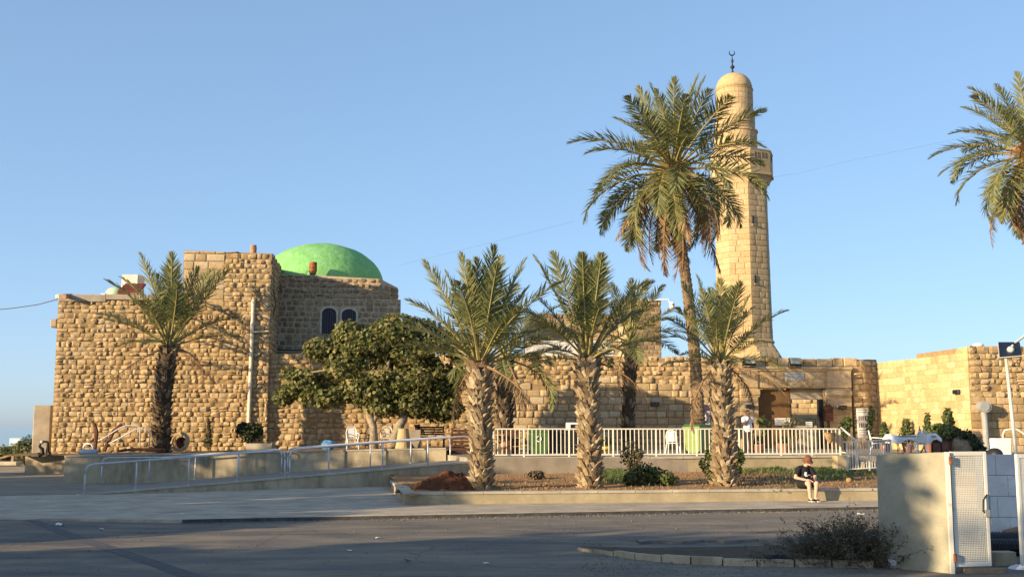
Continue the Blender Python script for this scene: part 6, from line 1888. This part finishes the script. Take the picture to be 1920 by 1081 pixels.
MB().box(((a.x + b.x) / 2, 56.4, (a.z + ztL) / 2), (b.x - a.x, .9, .3)).build('roof_base', 'brown_wood', t)
# chimney pot on the raised block
a = P(475, 470, 54.8)
t = thing('clay_chimney', 'small orange clay chimney pot on the raised tower block', 'chimney pot', (a.x, 54.8, ztB2 - .1))
MB().lathe([(.17, ztB2 - .15), (.155, a.z + .05), (.17, a.z + .06), (.15, a.z + .28), (.11, a.z + .28), (.10, a.z + .1)], (a.x, 54.8, 0), 14).build('pot_body', 'clay', t)
# downpipe on the tower
a, b = P(475, 562, fyT(-12.3) - .14), P(466, 792, fyT(-12.6) - .14)
t = thing('white_drainpipe', 'long pale drainpipe running down the right side of the stone tower', 'pipe', b)
MB().tube([a, a.lerp(b, .5), b], .085, 10).build('pipe', 'pipe_white', t, smooth=False)
for u in (.02, .35, .68): p = a.lerp(b, u); MB().tube([p + Vector((0, 0, -.04)), p + Vector((0, 0, .04))], .105, 10).build('pipe_collar', 'pipe_white', t)
p = a.lerp(b, .265); MB().tube([p, P(503, 620.5, p.y + .05)], .035, 8).build('side_branch', 'pipe_white', t)
p = P(131, 556, fyT(-20.9) - .05); MB_ = MB().tube([p + Vector((0, .2, .06)), p + Vector((-.05, -.55, -.04))], .11, 10)
tag(MB_.build('roof_spout', 'clay'), 'short clay water spout sticking out of the tower wall at top left', 'spout')
p = P(111, 556, fyT(-21.6) + .5); tag(MB().box(p, (.26, .3, .22), 0, .04).build('white_bracket', 'tank'), 'small white bracket at the top left tower corner holding a cable', 'bracket')
p = P(104, 606, 54.2); tag(MB().box(p, (.34, .5, .42), 0, .06).build('corner_corbel', 'plaster_grey'), 'grey stone corbel sticking out of the left tower edge', 'corbel')
# cables
def cable(lab, pts, rad=.018):
    t = thing('cable', lab, 'cable', pts[0]); MB().tube(pts, rad, 5).build('wire', 'cable', t, smooth=True)
cable('black cable hanging down the right flank of the tower to the long wall', pl_(54.9, (506, 512), (513, 545), (517, 572), (512, 590), (505, 597), (504, 640), (503, 656)) + pl_(53.75, (490, 662), (478, 672)), .03)
cable('thin grey cable running to the top left tower corner from the left edge', [P(-40, 583, 60), P(20, 578, 57), P(70, 571, 55), P(108, 561, 53.2)], .022)
cable('dark cable along the foot of the domed hall wall', pl_(57.8, (505, 655), (560, 656), (600, 658)), .03)
cable('faint wire crossing the sky between the dome and the tall palm', [P(750, 497, 62), P(900, 460, 60), P(1075, 415, 58)], .0035)
cable('faint wire crossing the sky to the right of the minaret', [P(1445, 333, 66), P(1500, 324, 64), P(1600, 300, 62), P(1760, 268, 60), P(1960, 225, 58)], .0035)
# surveillance camera on the turret
a = P(1222, 562, 66.2)
t = thing('surveillance_camera', 'white surveillance camera on a bent arm beside the turret top', 'camera', a)
MB().tube(pl_(66.0, (1215, 563), (1253, 561), (1255, 566), (1262, 567)), .045, 8).build('arm', 'white_plastic', t)
c = P(1260, 571, 66.0); MB().lathe([(.10, c.z + .12), (.16, c.z + .08), (.17, c.z - .1), (.12, c.z - .24), (.03, c.z - .28)], (c.x, 66.0, 0), 12).build('camera_body', 'white_plastic', t, smooth=True)
MB().ball((c.x + .04, 65.85, c.z + .0), .06).build('camera_lens', 'black', t)
# pigeon on the long wall
c = L(1267, 664, lambda x: fyW(x) + .3); c.z = zW + .06
t = thing('bird', 'small dark bird sitting on top of the long wall left of the tall palm', 'bird', c)
b_ = MB(); b_.tube([c + Vector((.16, 0, .04)), c + Vector((.06, 0, .10)), c + Vector((-.04, 0, .16)), c + Vector((-.08, 0, .24)), c + Vector((-.11, 0, .26)), c + Vector((-.16, 0, .25))], [.012, .05, .07, .045, .04, .006], 8).build('bird_body', 'dark_metal', t, smooth=True)
for s_ in (-1, 1): MB().tube([c + Vector((0, s_ * .03, .1)), c + Vector((-.01, s_ * .03, 0))], .008, 4).build('leg', 'rust', t)
# litter
r = random.Random(12)
for k, (px, py, s_, mat) in enumerate(((341, 972, .10, 'paper'), (114, 985, .16, 'paper'), (190, 993, .10, 'paper'), (708, 1009, .07, 'paper'), (912, 1057, .07, 'paper'), (1614, 965, .12, 'paper'), (1590, 962, .07, 'paper'), (764, 1053, .09, 'black'), (1668, 1062, .10, 'paper'), (656, 1033, .07, 'paper'), (147, 934, .08, 'paper'))):
    p = G(px, py, 0); a = r.uniform(0, 3)
    if mat == 'black': lab = 'dark flat scrap lying on the road near the bottom middle'
    z = .012 if p.y < kerb_y(max(p.x, -7.4)) else SW + .004
    mb = MB(); n = 4
    for j in range(n):
        for i in range(n):
            x, y = (i / 3 - .5) * s_ * 1.4, (j / 3 - .5) * s_ * .9
            mb.v.append(Vector((p.x + x * math.cos(a) - y * math.sin(a), p.y + x * math.sin(a) + y * math.cos(a), z + r.uniform(0, .35) * s_)))
    for j in range(n - 1):
        for i in range(n - 1): mb.f.append((j * n + i, j * n + i + 1, (j + 1) * n + i + 1, (j + 1) * n + i))
    o = mb.build('litter', mat)
    tag(o, 'small scrap of white litter lying on the road or pavement' if mat == 'paper' else lab, 'litter', 'scraps of litter on the road')
p = G(1456, 1047, .08); mb = MB(); n = 12
for j in range(n):
    for i in range(n):
        x, y = (i / (n - 1) - .5) * .52, (j / (n - 1) - .5) * .3; q = max(abs(x) / .26, abs(y) / .15)
        mb.v.append(Vector((p.x + x, p.y + y, .078 + max(0, (1 - q * .9)) ** .7 * (.06 + .05 * nz(x * 14, y * 14, 3)) + .02 * math.sin(x * 19) ** 2 * (1 - q))))
for j in range(n - 1):
    for i in range(n - 1): mb.f.append((j * n + i, j * n + i + 1, (j + 1) * n + i + 1, (j + 1) * n + i))
tag(mb.build('black_rag', 'black_cloth', smooth=True), 'crumpled black rag lying on the traffic island', 'rag')
p = G(1563, 1047, .06); t = thing('yellow_cup', 'crushed yellow paper cup at the foot of the thorn bush', 'cup', (p.x, p.y, .07))
MB().lathe([(.035, .07), (.055, .17), (.045, .17), (.03, .08)], (p.x, p.y, 0), 8).build('cup_body', 'yellow_plastic', t)
MB().box((p.x - .04, p.y - .02, .085), (.09, .05, .03), .6).build('cup_lid', 'tan_wood', t)
p = G(1677, 1064, 0); mb = MB().ball((p.x, p.y, .07), (.09, .07, .09), 8, 6)
for q in mb.v: q += (q - p) * .4 * nz(q.x * 20, q.y * 20, q.z * 20)
tag(mb.build('plastic_bag', 'white_plastic'), 'crumpled white plastic bag at the right foot of the thorn bush', 'bag')

# ================================================================ PEOPLE
def cone_prim(bm_v, bm_f, a, b, ra, rb, n=10):
    mb = MB(); a, b = Vector(a), Vector(b)
    d = (b - a); Ln = d.length
    pts = [a - d.normalized() * ra * .85, a - d.normalized() * ra * .5, a, a.lerp(b, .5), b, b + d.normalized() * rb * .5, b + d.normalized() * rb * .85]
    rad = [ra * .5, ra * .86, ra, (ra + rb) / 2, rb, rb * .86, rb * .5]
    mb.tube(pts, rad, n)
    k = len(bm_v); bm_v += mb.v; bm_f += [tuple(i + k for i in f) for f in mb.f]
def blob(name, caps, balls, mat, parent, voxel, q, smooth_it=4, flats=()):
    v = []; f = []
    for a, b, ra, rb in caps: cone_prim(v, f, a, b, ra, rb)
    for c, r_ in balls:
        mb = MB().ball(c, r_, 14, 10); k = len(v); v += mb.v; f += [tuple(i + k for i in ff) for ff in mb.f]
    for a, b, ra, rb in flats:
        mb = MB().tube([a, b], [ra, rb], 14); k = len(v); v += mb.v; f += [tuple(i + k for i in ff) for ff in mb.f]
    me = mesh(name + '_base', [q @ p for p in v], f, M[mat])
    tmp = bpy.data.objects.new('tmp', me); C.objects.link(tmp)
    m = tmp.modifiers.new('r', 'REMESH'); m.mode = 'VOXEL'; m.voxel_size = voxel
    s_ = tmp.modifiers.new('s', 'SMOOTH'); s_.iterations = smooth_it; s_.factor = .5
    dg = bpy.context.evaluated_depsgraph_get(); dg.update()
    out = bpy.data.meshes.new_from_object(tmp.evaluated_get(dg))
    bpy.data.objects.remove(tmp)
    out.name = name
    out.materials.clear(); out.materials.append(M[mat])
    inv = wm(parent).inverted(); out.transform(inv)
    out.polygons.foreach_set('use_smooth', [True] * len(out.polygons))
    return put(name, out, parent)
def hand(w, d, palm_n, side, curl, sc=1.0):
    """finger capsules for a hand at wrist w pointing along d; palm_n = palm normal; side = +1/-1 thumb side"""
    w, d, pn = Vector(w), Vector(d).normalized(), Vector(palm_n).normalized()
    x = d.cross(pn).normalized() * side
    caps = [(w, w + d * .05 * sc, .026, .030)]
    for k, (off, ln) in enumerate(((.030, .072), (.010, .080), (-.010, .074), (-.029, .058))):
        p = w + d * .085 * sc + x * off * sc
        caps.append((w + d * .03 * sc + x * off * .7 * sc, p, .015 * sc, .0125 * sc))
        d1 = (d + pn * curl * .6).normalized(); d2 = (d + pn * curl * 1.6).normalized()
        p1 = p + d1 * ln * .5 * sc; p2 = p1 + d2 * ln * .5 * sc
        caps += [(p, p1, .0115 * sc, .0105 * sc), (p1, p2, .0105 * sc, .009 * sc)]
    t0 = w + d * .02 * sc + x * .025 * sc; t1 = t0 + (d * .6 + x * .7 + pn * .3).normalized() * .045 * sc; t2 = t1 + (d * .9 + x * .1 + pn * .5).normalized() * .035 * sc
    caps += [(t0, t1, .015 * sc, .013 * sc), (t1, t2, .013 * sc, .010 * sc)]
    return caps
# --- seated person on the planter wall
sc_y = plan_y(P(1510, 900, PWL.y).x)
sx = P(1510, 900, sc_y).x
SEAT = PT + .02
pers = thing('person', 'seated person in brown hat, black printed T-shirt and shorts on the low wall', 'person', (sx, sc_y, SW), R(12))
q = wm(pers)
SZ = SEAT - SW
hipL, hipR = Vector((-.10, .10, SZ + .10)), Vector((.10, .10, SZ + .10))
knL, knR = Vector((-.05, -.30, SZ + .16)), Vector((.17, -.32, SZ + .15))
anL, anR = Vector((-.02, -.30, .09)), Vector((.13, -.30, .09))
shL, shR = Vector((-.19, .02, SZ + .55)), Vector((.19, .02, SZ + .54))
elL, elR = Vector((-.30, -.02, SZ + .30)), Vector((.27, -.06, SZ + .30))
wrL, wrR = Vector((-.06, -.19, SZ + .235)), Vector((.16, -.22, SZ + .26))
hd = Vector((.05, -.10, SZ + .73))
caps = [(hipL, knL, .092, .068), (hipR, knR, .092, .068), (knL, anL, .062, .042), (knR, anR, .062, .042),
        (anL, anL + Vector((0, -.12, -.05)), .040, .03), (anR, anR + Vector((.02, -.12, -.05)), .040, .03),
        (shL, elL, .055, .045), (shR, elR, .055, .045), (elL, wrL, .045, .032), (elR, wrR, .045, .032),
        (Vector((0, .12, SZ + .12)), Vector((0, .06, SZ + .52)), .13, .12), (Vector((0, .03, SZ + .56)), Vector((.03, -.04, SZ + .65)), .06, .055)]
caps += hand(wrL, (.9, -.35, .1), (0, .3, -1), -1, .7) + hand(wrR, (-.7, -.5, -.2), (0, .4, -1), 1, .7)
balls = [(hd, (.078, .098, .108)), (hd + Vector((.03, -.095, -.02)), (.014, .018, .016)), (hd + Vector((.02, -.07, -.085)), (.035, .03, .025)), (hd + Vector((-.078, .0, -.005)), (.012, .02, .03)), (hd + Vector((.082, .0, -.005)), (.012, .02, .03)),
         (Vector((0, .12, SZ + .10)), (.16, .14, .11))]
blob('body', caps, balls, 'skin_light', pers, .0095, q, 3)
blob('t_shirt', [(Vector((0, .11, SZ + .16)), Vector((0, .05, SZ + .50)), .165, .150), (Vector((-.13, .03, SZ + .545)), Vector((.13, .03, SZ + .54)), .085, .085)], [(Vector((0, .04, SZ + .18)), (.17, .16, .13)), (Vector((0, -.02, SZ + .30)), (.15, .12, .14))], 'black_cloth', pers, .014, q, 3,
     [(shL + Vector((.03, 0, .02)), shL.lerp(elL, .72), .082, .078), (shR + Vector((-.03, 0, .02)), shR.lerp(elR, .72), .082, .078)])
blob('shorts', [], [(Vector((0, .12, SZ + .11)), (.19, .17, .12))], 'black_cloth', pers, .014, q, 3,
     [(hipL + Vector((0, .05, 0)), hipL.lerp(knL, .80), .115, .098), (hipR + Vector((0, .05, 0)), hipR.lerp(knR, .80), .115, .098)])
# hat: crown and brim
mb = MB(); hc = hd + Vector((0, .012, .045))
mb.lathe([(.112, -.02), (.103, .02), (.096, .07), (.075, .105), (.02, .118)], (0, 0, 0), 20)
for p in mb.v: p.y *= 1.12
HM = q @ Matrix.Translation(hc) @ Matrix.Rotation(R(20), 4, 'X')
mb.v = [HM @ p for p in mb.v]; mb.build('hat', 'hat', pers, smooth=True)
hat_o = pers
mb = MB(); mb.lathe([(.10, .005), (.145, -.035), (.15, -.04), (.145, -.045), (.095, -.01)], (0, 0, 0), 20, cap=False)
mb.v = [HM @ Vector((p.x, p.y * 1.12, p.z)) for p in mb.v]; mb.build('hat_brim', 'hat', pers, smooth=True)
for s_ in (-1, 1):
    MB().ball(q @ (hd + Vector((.03 + s_ * .032, -.088, .01))), (.011, .008, .009), 8, 6).build('eye', 'eye', pers)
MB().ball(q @ (hd + Vector((.03, -.088, -.062))), (.024, .008, .007), 8, 6).build('mouth', 'lip', pers)
MB().ball(q @ (hd + Vector((0, .05, -.01))), (.084, .07, .08), 12, 8).build('hair', 'hair', pers, smooth=True)
# pale print on the shirt
mb = MB()
def shirt_pt(x, z):
    y = .04 - .155 * math.sqrt(max(.05, 1 - (x / .2) ** 2)) + (.0 if z > .34 else -.02)
    return q @ Vector((x, y - .012, SZ + z))
def patch(x0, x1, z0, z1):
    n = 4; k = len(mb.v)
    for i in range(n + 1): x = lerp(x0, x1, i / n); mb.v += [shirt_pt(x, z0), shirt_pt(x, z1)]
    mb.f += [(k + 2 * i, k + 2 * i + 2, k + 2 * i + 3, k + 2 * i + 1) for i in range(n)]
patch(-.075, -.01, .41, .45); patch(-.085, -.02, .365, .405); patch(-.07, .0, .335, .36)
for k in range(5): patch(.005 + .022 * k, .02 + .022 * k, .355, .378 + .01 * (k % 2))
mb.build('shirt_print', 'paper', pers)
MB().box((0, 0, 0), (.075, .008, .15), bev=.003, M4=q @ Matrix.Translation((.055, -.285, SZ + .265)) @ Matrix.Rotation(R(-50), 4, 'X')).build('phone', 'black', pers)
for an in (anL, anR):
    o = blob('shoe', [(an + Vector((0, .03, -.045)), an + Vector((0.01, -.16, -.055)), .046, .036)], [], 'shoe', pers, .01, q, 2)
    MB().box((0, 0, 0), (.085, .26, .025), bev=.01, M4=q @ Matrix.Translation(an + Vector((.005, -.07, -.0785)))).build('shoe_sole', 'rubber_white', o)
# --- standing man near the gate
mp = P(1402, 820, 48.0)
man = thing('person', 'standing dark skinned man in white T-shirt and dark trousers holding a hand to his mouth', 'person', (mp.x, 48.0, TZ), R(12))
q = wm(man)
HT = P(1402, 768, 48).z - TZ
k_ = HT / 1.78
def mv(x, y, z): return Vector((x, y, z)) * k_
hipL, hipR = mv(-.10, 0, .92), mv(.10, 0, .92); knL, knR = mv(-.11, -.02, .50), mv(.12, -.03, .50); anL, anR = mv(-.11, .02, .09), mv(.13, .0, .09)
shL, shR = mv(-.20, 0, 1.44), mv(.20, 0, 1.44); elL, elR = mv(-.22, -.16, 1.16), mv(.27, .04, 1.15); wrL, wrR = mv(.0, -.24, 1.40), mv(.26, -.04, .90)
hd = mv(.02, -.03, 1.665)
caps = [(hipL, knL, .09, .065), (hipR, knR, .09, .065), (knL, anL, .06, .042), (knR, anR, .06, .042), (anL, anL + mv(0, -.14, -.05), .04, .03), (anR, anR + mv(0, -.14, -.05), .04, .03),
        (shL, elL, .055, .045), (shR, elR, .055, .045), (elL, wrL, .045, .032), (elR, wrR, .045, .032), (mv(0, 0, .95), mv(0, 0, 1.42), .13, .12), (mv(0, 0, 1.46), mv(.01, -.02, 1.57), .06, .055)]
caps += hand(wrL, (.15, .15, .9), (.1, .9, 0), 1, .5) + hand(wrR, (.0, -.1, -1), (-1, 0, 0), 1, .3)
balls = [(hd, (.077, .097, .115)), (hd + Vector((.012, -.098, -.012)), (.015, .018, .018)), (hd + Vector((.01, -.06, -.09)), (.04, .035, .03)), (hd + Vector((-.078, .01, -.005)), (.012, .02, .03)), (hd + Vector((.078, .01, -.005)), (.012, .02, .03)), (mv(0, .02, .95), (.16, .13, .13))]
blob('body', caps, balls, 'skin_dark', man, .0095, q, 3)
blob('t_shirt', [(mv(0, 0, .99), mv(0, 0, 1.38), .165, .155), (mv(-.13, 0, 1.44), mv(.13, 0, 1.44), .085, .085)], [], 'white_shirt', man, .014, q, 3,
     [(shL + Vector((.03, 0, .02)), shL.lerp(elL, .66), .085, .082), (shR + Vector((-.03, 0, .02)), shR.lerp(elR, .66), .085, .082), (mv(0, 0, .86), mv(0, 0, 1.1), .185, .17)])
blob('trousers', [], [(mv(0, .01, .94), (.175, .145, .12))], 'dark_cloth', man, .014, q, 3,
     [(hipL, knL, .108, .085), (hipR, knR, .108, .085), (knL, anL + Vector((0, 0, -.03)), .085, .07), (knR, anR + Vector((0, 0, -.03)), .085, .07)])
mb = MB().ball(hd + Vector((0, .012, .03)), (.084, .098, .098), 16, 10); mb.v = [p for p in mb.v]
mb.v = [q @ Vector((p.x, p.y, max(p.z, hd.z + .028 + (p.y - hd.y > .02) * -.06))) for p in mb.v]; mb.build('hair', 'hair', man, smooth=True)
for s_ in (-1, 1): MB().ball(q @ (hd + Vector((.012 + s_ * .032, -.09, .018))), (.011, .008, .008), 8, 6).build('eye', 'rubber_white', man)
MB().ball(q @ (hd + Vector((.01, -.093, -.058))), (.026, .008, .008), 8, 6).build('mouth', 'lip', man)
for an in (anL, anR): blob('shoe', [(an + Vector((0, .03, -.045)), an + Vector((0, -.17, -.055)), .05, .04)], [], 'shoe', man, .01, q, 2)
